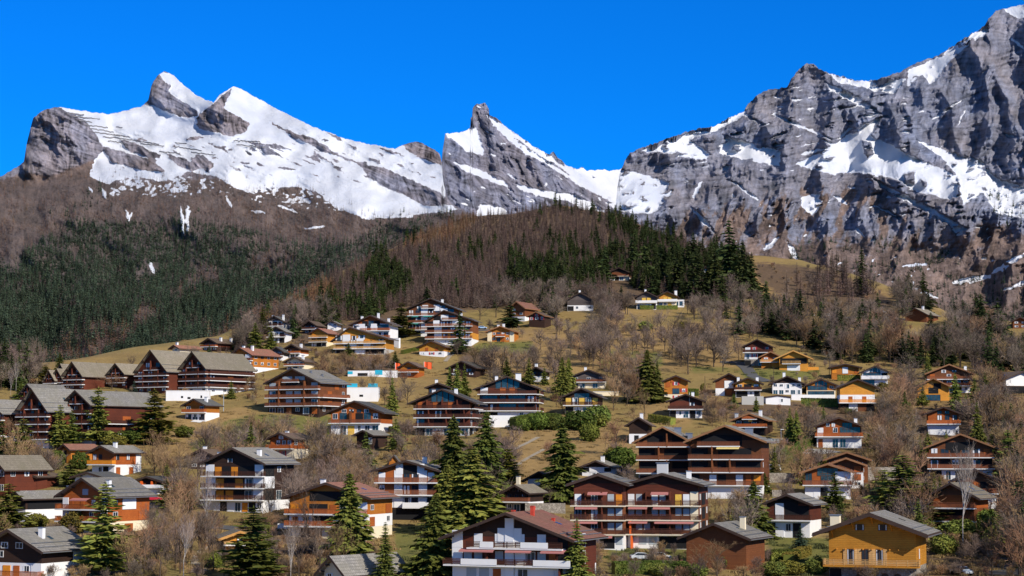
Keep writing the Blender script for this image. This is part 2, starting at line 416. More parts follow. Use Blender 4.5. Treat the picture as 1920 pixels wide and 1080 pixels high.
def build_ground():
    gm = raster(GREEN, 7); sm = raster(SCRUB, 9); tm = raster(TAN, 9)
    cols = np.concatenate([np.linspace(-4000, -420, 24), np.arange(-400, 2330, 6.0), np.linspace(2360, 6000, 24)])
    ys = np.concatenate([[-3000, -800, -200, 0, 60, 120, 160, 190], np.geomspace(210, 1650, 300), [1750, 1900, 2200, 2800, 4000, 6000, 9000, 16000]])
    PX, Y = np.meshgrid(cols, ys)
    X = (PX - 960) / F * np.maximum(Y, 420)
    Z = ground_z(X, Y)
    Z[Y > 1700] -= 6
    nr, nc = X.shape
    V = np.stack([X, Y, Z], -1).reshape(-1, 3)
    i = np.arange(nr * nc).reshape(nr, nc)
    Fc = np.stack([i[:-1, :-1], i[:-1, 1:], i[1:, 1:], i[1:, :-1]], -1).reshape(-1, 4)
    m, nt, b = new_mat('hillside_grass', .95)
    a = nt.nodes.new('ShaderNodeAttribute'); a.attribute_name = 'region'; sp = nt.nodes.new('ShaderNodeSeparateColor'); nt.links.new(a.outputs['Color'], sp.inputs[0])
    n1 = noise_fac(nt, .05, .35, .65, 8, rough=.65); n2 = noise_fac(nt, .6, .3, .7, 6, rough=.7); n3 = noise_fac(nt, .012, .35, .65, 5); n4 = noise_fac(nt, .18, .4, .7, 6, rough=.7)
    dry = mixrgb(nt, n1, (.42, .275, .10), (.28, .185, .07)); grn = mixrgb(nt, n2, (.17, .18, .04), (.24, .215, .055)); scr = mixrgb(nt, n2, (.20, .125, .07), (.12, .08, .05)); tan = mixrgb(nt, n1, (.44, .285, .11), (.31, .20, .08))
    def edge(s, k=.45):
        ad = nt.nodes.new('ShaderNodeMath'); ad.operation = 'MULTIPLY_ADD'; nt.links.new(n4, ad.inputs[0]); ad.inputs[1].default_value = k; nt.links.new(s, ad.inputs[2])
        mr = nt.nodes.new('ShaderNodeMapRange'); mr.inputs[1].default_value = .5; mr.inputs[2].default_value = .85; nt.links.new(ad.outputs[0], mr.inputs[0]); return mr.outputs[0]
    c = mixrgb(nt, n3, dry, mixrgb(nt, .5, dry, grn)); c = mixrgb(nt, edge(sp.outputs[2]), c, tan); c = mixrgb(nt, edge(sp.outputs[1]), c, scr); c = mixrgb(nt, edge(sp.outputs[0], .3), c, grn)
    c = mixrgb(nt, n2, c, mixrgb(nt, .3, c, (.05, .035, .02)))
    nt.links.new(c, b.inputs['Base Color']); bump(nt, b, n2, .6, .35)
    me = np_mesh('ground', V, Fc, m, True)
    px, row = proj(V[:, 0], np.maximum(V[:, 1], 50), V[:, 2])
    att = me.color_attributes.new('region', 'FLOAT_COLOR', 'POINT')
    col = np.stack([samp(gm, px, row), samp(sm, px, row), samp(tm, px, row), np.ones(len(px))], -1).astype(np.float32)
    att.data.foreach_set('color', col.ravel())
    o = bpy.data.objects.new('ground', me); o['kind'] = 'structure'; C.objects.link(o)

# ------------------------------------------------------------------ the mountains
def mountain(name, sky, x0, x1, bottom, y0, tan_img, snow, brown, relief, tonef, step=1.35, jag=1.0, back=500, seed=0, rock_streak=(1, 1), tone=(1, 1, 1), dark=None):
    sx = np.array([p[0] for p in sky], float); sy = np.array([p[1] for p in sky], float)
    cols = np.arange(x0, x1 + step, step)
    S = np.interp(cols, sx, sy) + jag * (2.2 * noise2(cols / 9, cols * 0, 31 + seed) + 1.2 * noise2(cols / 3.1, cols * 0, 32 + seed))
    nrow = int((bottom - S.min()) / step) + 1
    s = np.linspace(0, 1, nrow)
    ROW = bottom + (S[None, :] - bottom) * s[:, None]      # from the bottom up
    PX = np.repeat(cols[None, :], nrow, 0)
    # integrate the slope upward on a regular raster, smooth it, then read it at the mesh points
    gc = np.arange(x0 - 30, x1 + 31, 4.0); gr = np.arange(bottom, S.min() - 30, -2.0)
    GC, GR_ = np.meshgrid(gc, gr); T = np.array(at(960, gr, 1.0)[2]); tS = samp(tan_img, GC, GR_)
    lg = np.empty_like(GC); lg[0] = np.log(y0) if np.isscalar(y0) else np.log(np.interp(gc, y0[0], y0[1]))
    for i in range(1, len(gr)): lg[i] = lg[i - 1] + (T[i] - T[i - 1]) / np.maximum(tS[i] - T[i], .2)
    k = np.hanning(15); k /= k.sum()
    lg = np.apply_along_axis(lambda r: np.convolve(np.pad(r, 7, mode='edge'), k, 'valid'), 1, lg)
    YI = np.exp(lg)
    fx = np.clip((PX - gc[0]) / 4.0, 0, len(gc) - 1.001); fy = np.clip((bottom - ROW) / 2.0, 0, len(gr) - 1.001)
    xi = fx.astype(int); yi = fy.astype(int); fx = fx - xi; fy = fy - yi
    Y = (YI[yi, xi] * (1 - fx) + YI[yi, xi + 1] * fx) * (1 - fy) + (YI[yi + 1, xi] * (1 - fx) + YI[yi + 1, xi + 1] * fx) * fy
    wx = 5 * fbm(PX / 11, ROW / 9, 4, 101 + seed, .6); wy = 4 * fbm(PX / 11, ROW / 9, 4, 104 + seed, .6)
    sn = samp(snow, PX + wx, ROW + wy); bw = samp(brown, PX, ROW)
    dk = samp(dark, PX, ROW) if dark is not None else sn * 0
    Y = Y - relief(PX, ROW, sn, bw)
    X, _, Z = at(PX, ROW, Y)
    # a back slope behind the skyline and a foot under the front so the massif is solid
    bx = [];
    for q, (dy, dz) in enumerate(((30, -12), (120, -60), (back, -260), (back * 2, -700))):
        bx.append(np.stack([X[-1], Y[-1] + dy, Z[-1] + dz], -1))
    ft = np.stack([X[0], Y[0] - 60, np.full(X[0].shape, -120.0)], -1)
    G = np.concatenate([ft[None], np.stack([X, Y, Z], -1), np.stack(bx)], 0)
    nr, nc = G.shape[:2]; V = G.reshape(-1, 3)
    i = np.arange(nr * nc).reshape(nr, nc)
    Fc = np.stack([i[:-1, :-1], i[:-1, 1:], i[1:, 1:], i[1:, :-1]], -1).reshape(-1, 4)
    def ext(a, e): return np.concatenate([a[:1], a, np.repeat(a[-1:], 4, 0)], 0).ravel()
    me = np_mesh(name, V, Fc, mountain_mat(name, rock_streak, tone), True)
    att = me.color_attributes.new('region', 'FLOAT_COLOR', 'POINT')
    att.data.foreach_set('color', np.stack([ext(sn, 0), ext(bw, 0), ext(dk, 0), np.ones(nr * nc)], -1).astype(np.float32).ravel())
    tn = np.clip(tonef(PX, ROW, sn, bw), 0, 2); a2 = me.attributes.new('tone', 'FLOAT', 'POINT'); a2.data.foreach_set('value', ext(tn, 1).astype(np.float32))
    o = bpy.data.objects.new(name, me); o['kind'] = 'structure'; C.objects.link(o)
    return cols, ROW, X, Y, Z

def mountain_mat(name, streak, tone):
    m, nt, b = new_mat(name + '_rock', .9)
    a = nt.nodes.new('ShaderNodeAttribute'); a.attribute_name = 'region'; sp = nt.nodes.new('ShaderNodeSeparateColor'); nt.links.new(a.outputs['Color'], sp.inputs[0])
    geo = nt.nodes.new('ShaderNodeNewGeometry'); nz = nt.nodes.new('ShaderNodeSeparateXYZ'); nt.links.new(geo.outputs['Normal'], nz.inputs[0])
    n1 = noise_fac(nt, .035, .3, .7, 9, rough=.7); n2 = noise_fac(nt, .02, .35, .65, 8, stretch=(.5, .5, 2.6), rough=.7); n3 = noise_fac(nt, .008, .35, .65, 5); n4 = noise_fac(nt, .09, .3, .7, 7, rough=.75)
    t = tone
    rock = mixrgb(nt, n2, (.36 * t[0], .37 * t[1], .45 * t[2]), (.20 * t[0], .215 * t[1], .29 * t[2])); rock = mixrgb(nt, n3, rock, (.31 * t[0], .265 * t[1], .27 * t[2]))
    rock = mixrgb(nt, n4, rock, mixrgb(nt, .38, rock, (.07, .07, .09)))
    
    ta = nt.nodes.new('ShaderNodeAttribute'); ta.attribute_name = 'tone'
    brn = mixrgb(nt, n1, (.29, .20, .165), (.18, .138, .13)); brn = mixrgb(nt, n4, brn, mixrgb(nt, .4, brn, (.10, .08, .075)))
    def edge(s, k, lo, hi, src):
        ad = nt.nodes.new('ShaderNodeMath'); ad.operation = 'MULTIPLY_ADD'; nt.links.new(src, ad.inputs[0]); ad.inputs[1].default_value = k; nt.links.new(s, ad.inputs[2])
        mr = nt.nodes.new('ShaderNodeMapRange'); mr.inputs[1].default_value = lo; mr.inputs[2].default_value = hi; nt.links.new(ad.outputs[0], mr.inputs[0]); return mr.outputs[0]
    c = mixrgb(nt, edge(sp.outputs[1], .6, .6, 1.0, n4), rock, brn)
    vm = nt.nodes.new('ShaderNodeVectorMath'); vm.operation = 'SCALE'; nt.links.new(c, vm.inputs[0]); nt.links.new(ta.outputs['Fac'], vm.inputs[3]); c = vm.outputs[0]
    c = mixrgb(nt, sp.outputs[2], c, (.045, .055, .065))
    # the snow edge frays with the noise and thins out on steep faces
    st = nt.nodes.new('ShaderNodeMapRange'); st.inputs[1].default_value = .15; st.inputs[2].default_value = .6; st.inputs[3].default_value = -.16; st.inputs[4].default_value = .08; nt.links.new(nz.outputs[2], st.inputs[0])
    ad = nt.nodes.new('ShaderNodeMath'); ad.operation = 'ADD'; nt.links.new(st.outputs[0], ad.inputs[0]); nt.links.new(sp.outputs[0], ad.inputs[1])
    snowf = edge(ad.outputs[0], .34, .62, .72, n4)
    sc_ = mixrgb(nt, n3, (.72, .735, .78), (.52, .555, .65))  # darker bluish tone paints soft shading into the snow colour
    c = mixrgb(nt, snowf, c, sc_)
    nt.links.new(c, b.inputs['Base Color'])
    bs = nt.nodes.new('ShaderNodeMapRange'); bs.inputs[3].default_value = 1.0; bs.inputs[4].default_value = .4; nt.links.new(snowf, bs.inputs[0])
    bp = nt.nodes.new('ShaderNodeBump'); bp.inputs['Distance'].default_value = 4.0; nt.links.new(bs.outputs[0], bp.inputs['Strength']); nt.links.new(n4, bp.inputs['Height']); nt.links.new(bp.outputs[0], b.inputs['Normal'])
    return m

L_SKY = [(-320, 430), (-150, 385), (0, 332), (18, 322), (45, 303), (50, 270), (62, 222), (80, 207), (110, 200), (150, 207), (205, 214), (240, 206), (265, 200), (278, 188), (284, 160), (296, 140), (308, 134), (325, 141), (345, 160), (370, 180), (400, 193), (412, 178), (438, 162), (450, 166), (480, 182), (520, 205), (560, 225), (600, 243), (640, 257), (680, 268), (740, 279), (765, 268), (782, 265), (800, 272), (824, 288), (828, 300), (832, 345), (838, 370), (847, 382), (880, 398), (940, 430), (1000, 470)]
L_SNOW = [[(108, 199), (150, 205), (205, 212), (265, 198), (284, 160), (300, 132), (330, 140), (400, 190), (412, 175), (440, 160), (600, 240), (740, 276), (785, 262), (830, 285), (836, 372), (860, 395), (780, 402), (690, 405), (640, 378), (600, 362), (560, 350), (500, 352), (470, 362), (440, 352), (410, 332), (350, 322), (330, 332), (300, 340), (250, 330), (200, 345), (168, 330), (178, 300), (195, 280), (182, 255), (160, 228), (130, 212)],
          line_poly(340, 386, 345, 446, 6), line_poly(351, 384, 353, 440, 7), line_poly(359, 392, 346, 418, 4), line_poly(237, 392, 243, 418, 5), line_poly(248, 396, 244, 410, 3), [(585, 352), (640, 365), (770, 392), (775, 408), (680, 410), (630, 388)],
          line_poly(470, 395, 500, 400, 5), line_poly(570, 430, 610, 425, 5), line_poly(520, 385, 560, 400, 4), line_poly(425, 370, 435, 390, 6), line_poly(280, 490, 290, 515, 7), line_poly(190, 350, 200, 375, 5), line_poly(165, 350, 175, 362, 5)]
L_ROCK = [[(38, 320), (46, 270), (58, 220), (80, 203), (104, 203), (140, 214), (160, 235), (185, 262), (180, 290), (150, 312), (100, 330), (60, 335)],
          [(296, 134), (278, 153), (276, 190), (303, 206), (352, 223), (371, 216), (370, 208), (334, 186), (317, 172), (322, 160), (306, 152)],
          [(436, 164), (403, 193), (370, 220), (373, 241), (433, 256), (461, 249), (471, 232), (433, 211), (420, 204), (427, 186)],
          [(190, 274), (225, 283), (285, 300), (312, 322), (270, 320), (210, 303)], [(315, 293), (345, 296), (375, 316), (360, 322), (330, 309)], [(355, 298), (380, 290), (404, 312), (390, 320), (365, 311)],
          [(475, 270), (500, 274), (528, 293), (500, 290)], [(225, 260), (262, 272), (304, 294), (288, 297), (240, 283)],
          line_poly(510, 232, 660, 304, 9), line_poly(655, 298, 700, 322, 6), [(676, 306), (730, 320), (780, 342), (822, 360), (850, 385), (800, 388), (760, 368), (720, 349), (690, 332)],
          [(755, 268), (785, 262), (832, 290), (830, 312), (795, 298), (765, 284)], line_poly(348, 262, 384, 258, 8), line_poly(565, 252, 620, 280, 5), line_poly(400, 276, 425, 278, 5), line_poly(268, 192, 288, 198, 9),
          line_poly(700, 275, 760, 292, 4), line_poly(610, 247, 640, 262, 5), line_poly(450, 305, 470, 308, 4), line_poly(520, 315, 560, 318, 5), line_poly(585, 283, 640, 318, 4), line_poly(440, 262, 560, 282, 4)]
C_SKY = [(800, 400), (822, 392), (826, 330), (830, 282), (835, 251), (868, 247), (882, 240), (876, 229), (886, 218), (885, 204), (892, 195), (910, 194), (917, 205), (915, 215), (925, 219), (932, 222), (936, 225), (946, 236), (975, 256), (1000, 274), (1030, 290), (1038, 284), (1046, 296), (1066, 312), (1085, 318), (1092, 313), (1100, 320), (1118, 318), (1150, 320), (1166, 316), (1200, 330), (1300, 350)]
C_SNOW = [[(833, 249), (868, 243), (892, 238), (906, 274), (908, 292), (874, 283), (858, 268)], [(908, 212), (932, 226), (950, 237), (987, 263), (1028, 288), (1068, 311), (1100, 316), (1170, 314), (1320, 340), (1300, 460), (1180, 420), (1160, 396), (1120, 372), (1080, 345), (1020, 305), (985, 288), (945, 255)],
          [(848, 303), (899, 317), (954, 346), (952, 352), (906, 334), (874, 322)], [(966, 344), (1022, 358), (1075, 364), (1110, 380), (1150, 405), (1100, 400), (1070, 378), (1022, 370), (973, 355)], [(900, 381), (948, 390), (960, 410), (890, 408)]]
C_ROCK = [line_poly(1010, 290, 1075, 333, 4), line_poly(960, 255, 1010, 290, 3), line_poly(1030, 286, 1060, 312, 7), [(1040, 325), (1080, 345), (1150, 380), (1120, 378), (1060, 345)]]
R_SKY = [(1130, 460), (1150, 420), (1158, 350), (1163, 322), (1172, 300), (1182, 286), (1215, 273), (1262, 256), (1300, 243), (1340, 236), (1370, 220), (1396, 208), (1402, 195), (1420, 178), (1440, 168), (1476, 164), (1484, 147), (1500, 128), (1512, 119), (1522, 118), (1545, 135), (1560, 138), (1610, 152), (1640, 150), (1690, 134), (1720, 117), (1760, 104), (1800, 77), (1845, 50), (1853, 36), (1868, 20), (1884, 16), (1920, 8), (2000, -20), (2230, -60)]
R_SNOW = [[(1200, 284), (1250, 262), (1270, 256), (1330, 240), (1400, 205), (1400, 214), (1345, 245), (1290, 262), (1330, 285), (1328, 300), (1290, 296), (1240, 287)], [(1361, 255), (1407, 268), (1464, 283), (1462, 312), (1407, 302), (1348, 288)],
          [(1622, 233), (1653, 221), (1632, 257), (1667, 268), (1698, 288), (1796, 330), (1798, 363), (1780, 375), (1718, 360), (1682, 336), (1615, 324), (1558, 327), (1488, 308), (1552, 280), (1584, 257)],
          [(1630, 330), (1687, 360), (1760, 397), (1814, 430), (1796, 446), (1780, 420), (1718, 387), (1661, 356)],
          [(1716, 262), (1791, 288), (1838, 299), (1869, 335), (1930, 352), (2200, 380), (2200, 430), (1930, 410), (1869, 401), (1843, 360), (1806, 386), (1798, 334), (1766, 295)],
          [(1852, 46), (1796, 80), (1765, 104), (1703, 132), (1700, 162), (1718, 172), (1755, 152), (1780, 116), (1822, 80), (1853, 62)],
          [(1552, 135), (1604, 150), (1650, 149), (1698, 150), (1677, 175), (1640, 172), (1615, 163), (1573, 156)], [(1547, 155), (1594, 174), (1630, 195), (1655, 215), (1630, 209), (1594, 189), (1563, 173)],
          [(1876, 14), (1925, 4), (2200, -60), (2200, 60), (1925, 40), (1900, 30)],
          line_poly(1371, 339, 1425, 377, 7), line_poly(1296, 389, 1342, 438, 9), [(1502, 370), (1535, 362), (1542, 385), (1525, 404), (1505, 392)], line_poly(1433, 470, 1461, 444, 9), line_poly(1475, 452, 1497, 490, 11), line_poly(1563, 366, 1590, 386, 7),
          line_poly(1786, 530, 1860, 518, 14), line_poly(1850, 520, 1930, 470, 12), line_poly(1880, 545, 1950, 520, 9), line_poly(1895, 70, 1925, 95, 6), line_poly(1747, 226, 1803, 188, 7), line_poly(1560, 276, 1500, 290, 5), line_poly(1450, 215, 1520, 245, 6),
          line_poly(1470, 225, 1500, 232, 4), line_poly(1510, 240, 1560, 262, 6), line_poly(1390, 215, 1430, 232, 4), line_poly(1600, 236, 1570, 262, 6), line_poly(1700, 535, 1760, 560, 9), line_poly(1690, 500, 1740, 495, 6),
          line_poly(1812, 200, 1795, 240, 4), line_poly(1880, 250, 1905, 258, 6), line_poly(1316, 340, 1300, 372, 7), line_poly(1640, 385, 1690, 410, 4), line_poly(1598, 420, 1622, 446, 5), [(1130, 310), (1190, 322), (1255, 342), (1248, 380), (1225, 400), (1190, 400), (1130, 390)],
          line_poly(1240, 380, 1262, 355, 8), line_poly(1540, 262, 1600, 290, 8), line_poly(1730, 410, 1760, 400, 5)]
R_ROCK = [[(1618, 262), (1634, 268), (1638, 290), (1626, 298), (1620, 284)], [(1694, 328), (1716, 322), (1714, 346), (1698, 342)], [(1726, 338), (1740, 342), (1736, 352)], [(1740, 362), (1760, 370), (1766, 390), (1745, 385)], [(1183, 284), (1240, 285), (1290, 300), (1240, 318), (1168, 322)], [(1700, 165), (1730, 140), (1745, 160), (1720, 190)]]
R_BROWN = [[(1230, 405), (1330, 385), (1400, 372), (1470, 352), (1560, 335), (1640, 355), (1720, 400), (1790, 450), (1850, 410), (1930, 440), (2220, 430), (2220, 700), (1200, 700)]]
L_BROWN = [[(-300, 360), (0, 340), (40, 325), (100, 330), (180, 298), (200, 345), (300, 340), (410, 335), (470, 362), (560, 350), (690, 405), (780, 402), (900, 400), (1000, 460), (1000, 800), (-300, 800)]]
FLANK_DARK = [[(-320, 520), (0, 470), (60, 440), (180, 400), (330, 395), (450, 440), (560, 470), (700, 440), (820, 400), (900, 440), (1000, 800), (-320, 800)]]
R_SHADE = [line_poly(1440, 355, 1462, 345, 24), line_poly(1530, 352, 1545, 340, 12), line_poly(1358, 365, 1352, 400, 10), line_poly(1660, 395, 1690, 400, 14), line_poly(1255, 350, 1270, 340, 16)]  # shadows beside the ridge noses, painted dark into the rock colour

def build_mountains():
    out = {}
    LB_ = 1
    gx, gy = np.meshgrid(np.arange(RX0, RX1), np.arange(RY0, RY1))
    # left massif with the wooded flank; thin snow lies on among the highest larches, rock ribs break through above
    band = raster([[(165, 325), (420, 325), (560, 345), (700, 395), (720, 415), (560, 390), (380, 368), (230, 372), (160, 350)]], 9)
    pat = fbm((gx + gy * .8) / 10, (gy - gx * .12) / 3.2, 5, 61, .7) + .25 * noise2(gx / 40, gy / 30, 60); patch = sstep(.07, .12, pat) * band * sstep(470, 380, gy + 0 * gx + 40 * noise2(gx / 60, gy / 40, 3))
    rib = sstep(.11, .2, fbm((gx * .5 + gy * .4) / 22, (gy - gx * .45) / 6, 4, 63)) * raster([[(190, 250), (380, 250), (520, 262), (700, 290), (836, 370), (700, 370), (560, 340), (400, 330), (200, 330)]], 20) * .85
    rib2 = sstep(.14, .22, fbm((gx + gy * .5) / 30, (gy - gx * .5) / 5, 4, 64)) * raster([[(470, 200), (600, 240), (820, 270), (830, 360), (640, 300), (480, 230)]], 14) * .8
    snow = blurimg(np.clip(np.maximum(raster(L_SNOW) - raster(L_ROCK) - rib - rib2, patch), 0, 1), 1); brown = raster(L_BROWN, 5); rock = raster(L_ROCK[:3], 4)
    ti = np.full((RH, RW), .62, np.float32); ti = ti * (1 - rock) + 2.2 * rock; ti = blurimg(ti, 8)
    forest_t = np.clip((gy - 380) / 120, 0, 1); ti = ti * (1 - forest_t) + .50 * forest_t
    ls = blurimg(np.clip(raster(L_ROCK), 0, 1), 3)
    def rel(px, row, sn, bw):
        rk = samp(ls, px, row)
        w = 8 * noise2(px / 40, row / 40, 1)
        a = 45 * fbm((px + w) / 170, (row + w) / 120, 3, 7)
        g = 26 * ridged((px + w - row * .35) / 50, (row) / 95, 5, 12, .48) * (.06 + rk * 1.0 + .25 * bw)
        st = 3.2 * noise2((row - px * .42 + w) / 7, px / 120, 14) * (.12 * sn + rk)
        g = g + 9 * fbm(px / 14, row / 12, 4, 15, .55) * (.04 + rk) + 5 * noise2(px / 26, row / 18, 16) * (1 - rk)
        return a * (1 + .5 * sn + .9 * bw) + g + st
    def tone(px, row, sn, bw):
        w = 10 * noise2(px / 40, row / 40, 1); st = fbm(px / 60 + row / 200, (row - px * .42 + w) / 5, 3, 91, .6); cr = fbm((px - row * .2 + w) / 7, row / 40, 4, 92, .6)
        rk = samp(ls, px, row); return 1 + (.8 + .6 * rk) * st * (1 - .6 * bw) + (.8 + .8 * rk) * cr * (1 - .3 * bw) + .6 * fbm(px / 30, row / 30, 4, 93)
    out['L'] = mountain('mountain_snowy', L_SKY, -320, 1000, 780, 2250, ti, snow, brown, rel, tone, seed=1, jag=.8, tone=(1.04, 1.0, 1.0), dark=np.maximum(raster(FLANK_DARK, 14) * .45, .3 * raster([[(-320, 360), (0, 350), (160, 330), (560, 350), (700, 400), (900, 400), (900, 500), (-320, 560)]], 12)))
    # the rock pinnacle in the middle
    led = sstep(.24, .33, fbm((gx + gy) / 40, (gy - gx * .52) / 5.5, 4, 66)) * .9
    cr = sstep(.28, .36, fbm((gx + gy) / 24, (gy - gx * .6) / 5, 4, 67)) * raster([[(940, 240), (1100, 310), (1180, 390), (1060, 370), (980, 300)]], 10) * .9
    snow = blurimg(np.clip(np.maximum(raster(C_SNOW) - raster(C_ROCK) - cr, led * (gx < 1180)), 0, 1), 1); brown = np.zeros((RH, RW), np.float32)
    ti = np.full((RH, RW), 1.5, np.float32) * (1 - snow) + .75 * snow; ti = blurimg(ti, 10)
    def rel(px, row, sn, bw):
        w = 7 * noise2(px / 30, row / 30, 2)
        a = 45 * fbm((px + w) / 110, (row + w) / 140, 3, 5)
        g = 24 * ridged((px + w - row * .25) / 34, row / 80, 5, 17, .5) * (1 - .85 * sn) + 10 * fbm(px / 12, row / 12, 4, 19, .55) * (1 - .85 * sn)
        st = 2.5 * noise2((row - px * .5 + w) / 6, px / 90, 18) * (1 - .8 * sn)
        return a + g + st
    def tone(px, row, sn, bw):
        w = 10 * noise2(px / 30, row / 30, 2); st = fbm(px / 70, (row - px * .52 + w) / 5, 3, 94, .6); cr = fbm((px - row * .22 + w) / 8, row / 60, 4, 95, .6)
        return 1 + .9 * st + 1.1 * cr + .5 * fbm(px / 26, row / 26, 4, 96)
    out['C'] = mountain('mountain_pinnacle', C_SKY, 800, 1300, 470, (np.array([800, 900, 1100, 1300]), np.array([3150, 3250, 3450, 3700])), ti, snow, brown, rel, tone, seed=2, step=1.2, jag=.9, tone=(.95, 1.0, 1.12))
    # the great wall on the right
    led = sstep(.22, .3, fbm((gx) / 34, (gy + gx * .14) / 5.5, 4, 68)) * raster([[(1200, 270), (1500, 120), (1700, 140), (1760, 250), (1920, 330), (1920, 460), (1640, 400), (1500, 330), (1250, 360)]], 22) * .85
    led = np.maximum(led, sstep(.32, .38, fbm((gx + gy * .9) / 9, (gy - gx * .55) / 20, 4, 70)) * raster([[(1230, 380), (1600, 330), (1930, 430), (1930, 560), (1300, 500)]], 14) * .9)
    cr = sstep(.16, .28, fbm(gx / 22, (gy + gx * .1) / 9, 4, 69)) * .75
    snow = blurimg(np.clip(np.maximum(raster(R_SNOW) - raster(R_ROCK) - cr * (1 - raster([[(1560, 250), (1700, 270), (1780, 360), (1600, 330)]], 12)), led), 0, 1), 1); brown = np.clip(raster(R_BROWN, 16) + .5 * fbm(gx / 50, gy / 50, 5, 71, .6) * raster([[(1180, 330), (1960, 330), (1960, 480), (1180, 480)]], 25) - .12, 0, 1)
    gul = sstep(-.22, .22, fbm((gx + (gy - 300) * .35) / 24, gy / 70, 4, 113, .6)); upz = raster([[(1180, 300), (1600, 300), (1780, 380), (1860, 460), (1500, 450), (1180, 470)]], 30)
    brown = brown * (1 - upz * (1 - gul))
    ti = np.full((RH, RW), 1.35, np.float32); sb = blurimg(snow, 6); ti = ti * (1 - sb) + .75 * sb; ti = ti * (1 - brown) + .8 * brown; ti = blurimg(ti, 8)
    def rel(px, row, sn, bw):
        w = 14 * fbm(px / 60, row / 60, 3, 3)
        lo = sstep(330, 400, row)
        a = 95 * fbm((px + w) / 190, (row + w) / 170, 3, 21)
        # spurs that fan down the slope
        sx = px + (row - 300) * .18 * lo
        g = (58 - 18 * bw) * ridged((sx + w) / 74, (row + w) / 180, 4, 23, .5) * (1 - .8 * sn)
        g2 = (12 * ridged((px + w + row * .4) / 24, (row - px * .2) / 44, 4, 29, .5) + 7 * fbm(px / 12, row / 12, 4, 33, .55)) * (1 - .9 * sn) * (1 - .7 * bw)
        st = 3.0 * noise2((row + px * .16 + w) / 6.5, px / 110, 24) * (1 - sn) * (1 - .6 * bw)
        return a + g + g2 + st
    def tone(px, row, sn, bw):
        w = 12 * fbm(px / 60, row / 60, 3, 3); st = fbm(px / 80, (row + px * .16 + w) / 5, 3, 97, .6); cr = fbm((px + (row - 300) * .2 + w) / 9, row / 60, 4, 98, .62)
        return 1.08 + (.75 * st + .85 * cr) * (1 - .25 * bw) + .6 * fbm(px / 34, row / 34, 4, 99) + bw * .7 * fbm((px - (row - 400) * .35) / 8, row / 45, 4, 111, .6)
    out['R'] = mountain('mountain_rocky', R_SKY, 1150, 2200, 660, 2700, ti, snow, brown, rel, tone, seed=3, jag=1.2, tone=(.93, 1.0, 1.1), dark=raster(R_SHADE, 4) * .55)
    return out
# ------------------------------------------------------------------ buildings
WALLS = dict(W='plaster_white', C='plaster_cream', S='stone', D='wood_dark', B='wood_brown', R='wood_red', M='wood_maroon', O='wood_orange', Y='wood_yellow', A='wood_amber', G='wood_grey', K='concrete')
RAILS = dict(d='rail_dark', r='rail_red', b='rail_brown', h='rail_honey', k='rail_black', w='plaster_white', o='shutter_orange', c='plaster_cream')
WALLS_SEEN = []
HOUSES = []      # (short phrase, px0, px1, row_top, row_base, y) for the vegetation

def add_window(par, x0, x1, z0, z1, y=0.0, frame='frame_white', pane='glass', mull=1, side=False, name='window'):
    """a frame with its pane on the plane y (front) or on x (side)"""
    t = .09 if (x1 - x0) > .7 else .06
    fr = MB(); pn = MB()
    def bx(mb, a0, a1, d0, d1, c0, c1):
        if side: mb.box(y - d1, y - d0, a0, a1, c0, c1) if False else mb.box(y + min(-d0, -d1), y + max(-d0, -d1), a0, a1, c0, c1)
        else: mb.box(a0, a1, y + d0, y + d1, c0, c1)
    bx(fr, x0, x1, -.07, .0, z0, z0 + t); bx(fr, x0, x1, -.07, .0, z1 - t, z1)
    bx(fr, x0, x0 + t, -.07, .0, z0 + t, z1 - t); bx(fr, x1 - t, x1, -.07, .0, z0 + t, z1 - t)
    for i in range(mull):
        c = x0 + (x1 - x0) * (i + 1) / (mull + 1); bx(fr, c - t * .4, c + t * .4, -.06, .0, z0 + t, z1 - t)
    bx(pn, x0 + t, x1 - t, -.03, -.005, z0 + t, z1 - t)
    f = fr.build(name, frame, par); pn.build('pane', pane, f)
    rq = random.Random(int((x0 * 13.7 + z0 * 7.3 + par.location.x) * 1000))
    if x1 - x0 > .75 and rq.random() < .6 and pane == 'glass' or (pane == 'glass_blue' and rq.random() < .35 and x1 - x0 < 3):
        cu = MB(); wq = (x1 - x0) * rq.choice((.18, .25, .4)); zb = z0 + t if rq.random() < .6 else z0 + (z1 - z0) * .5
        bx(cu, x0 + t, x0 + wq, -.045, -.031, zb, z1 - t)
        if rq.random() < .7: bx(cu, x1 - wq, x1 - t, -.045, -.031, zb, z1 - t)
        cu.build('curtain', 'blind_white', f)
    return f

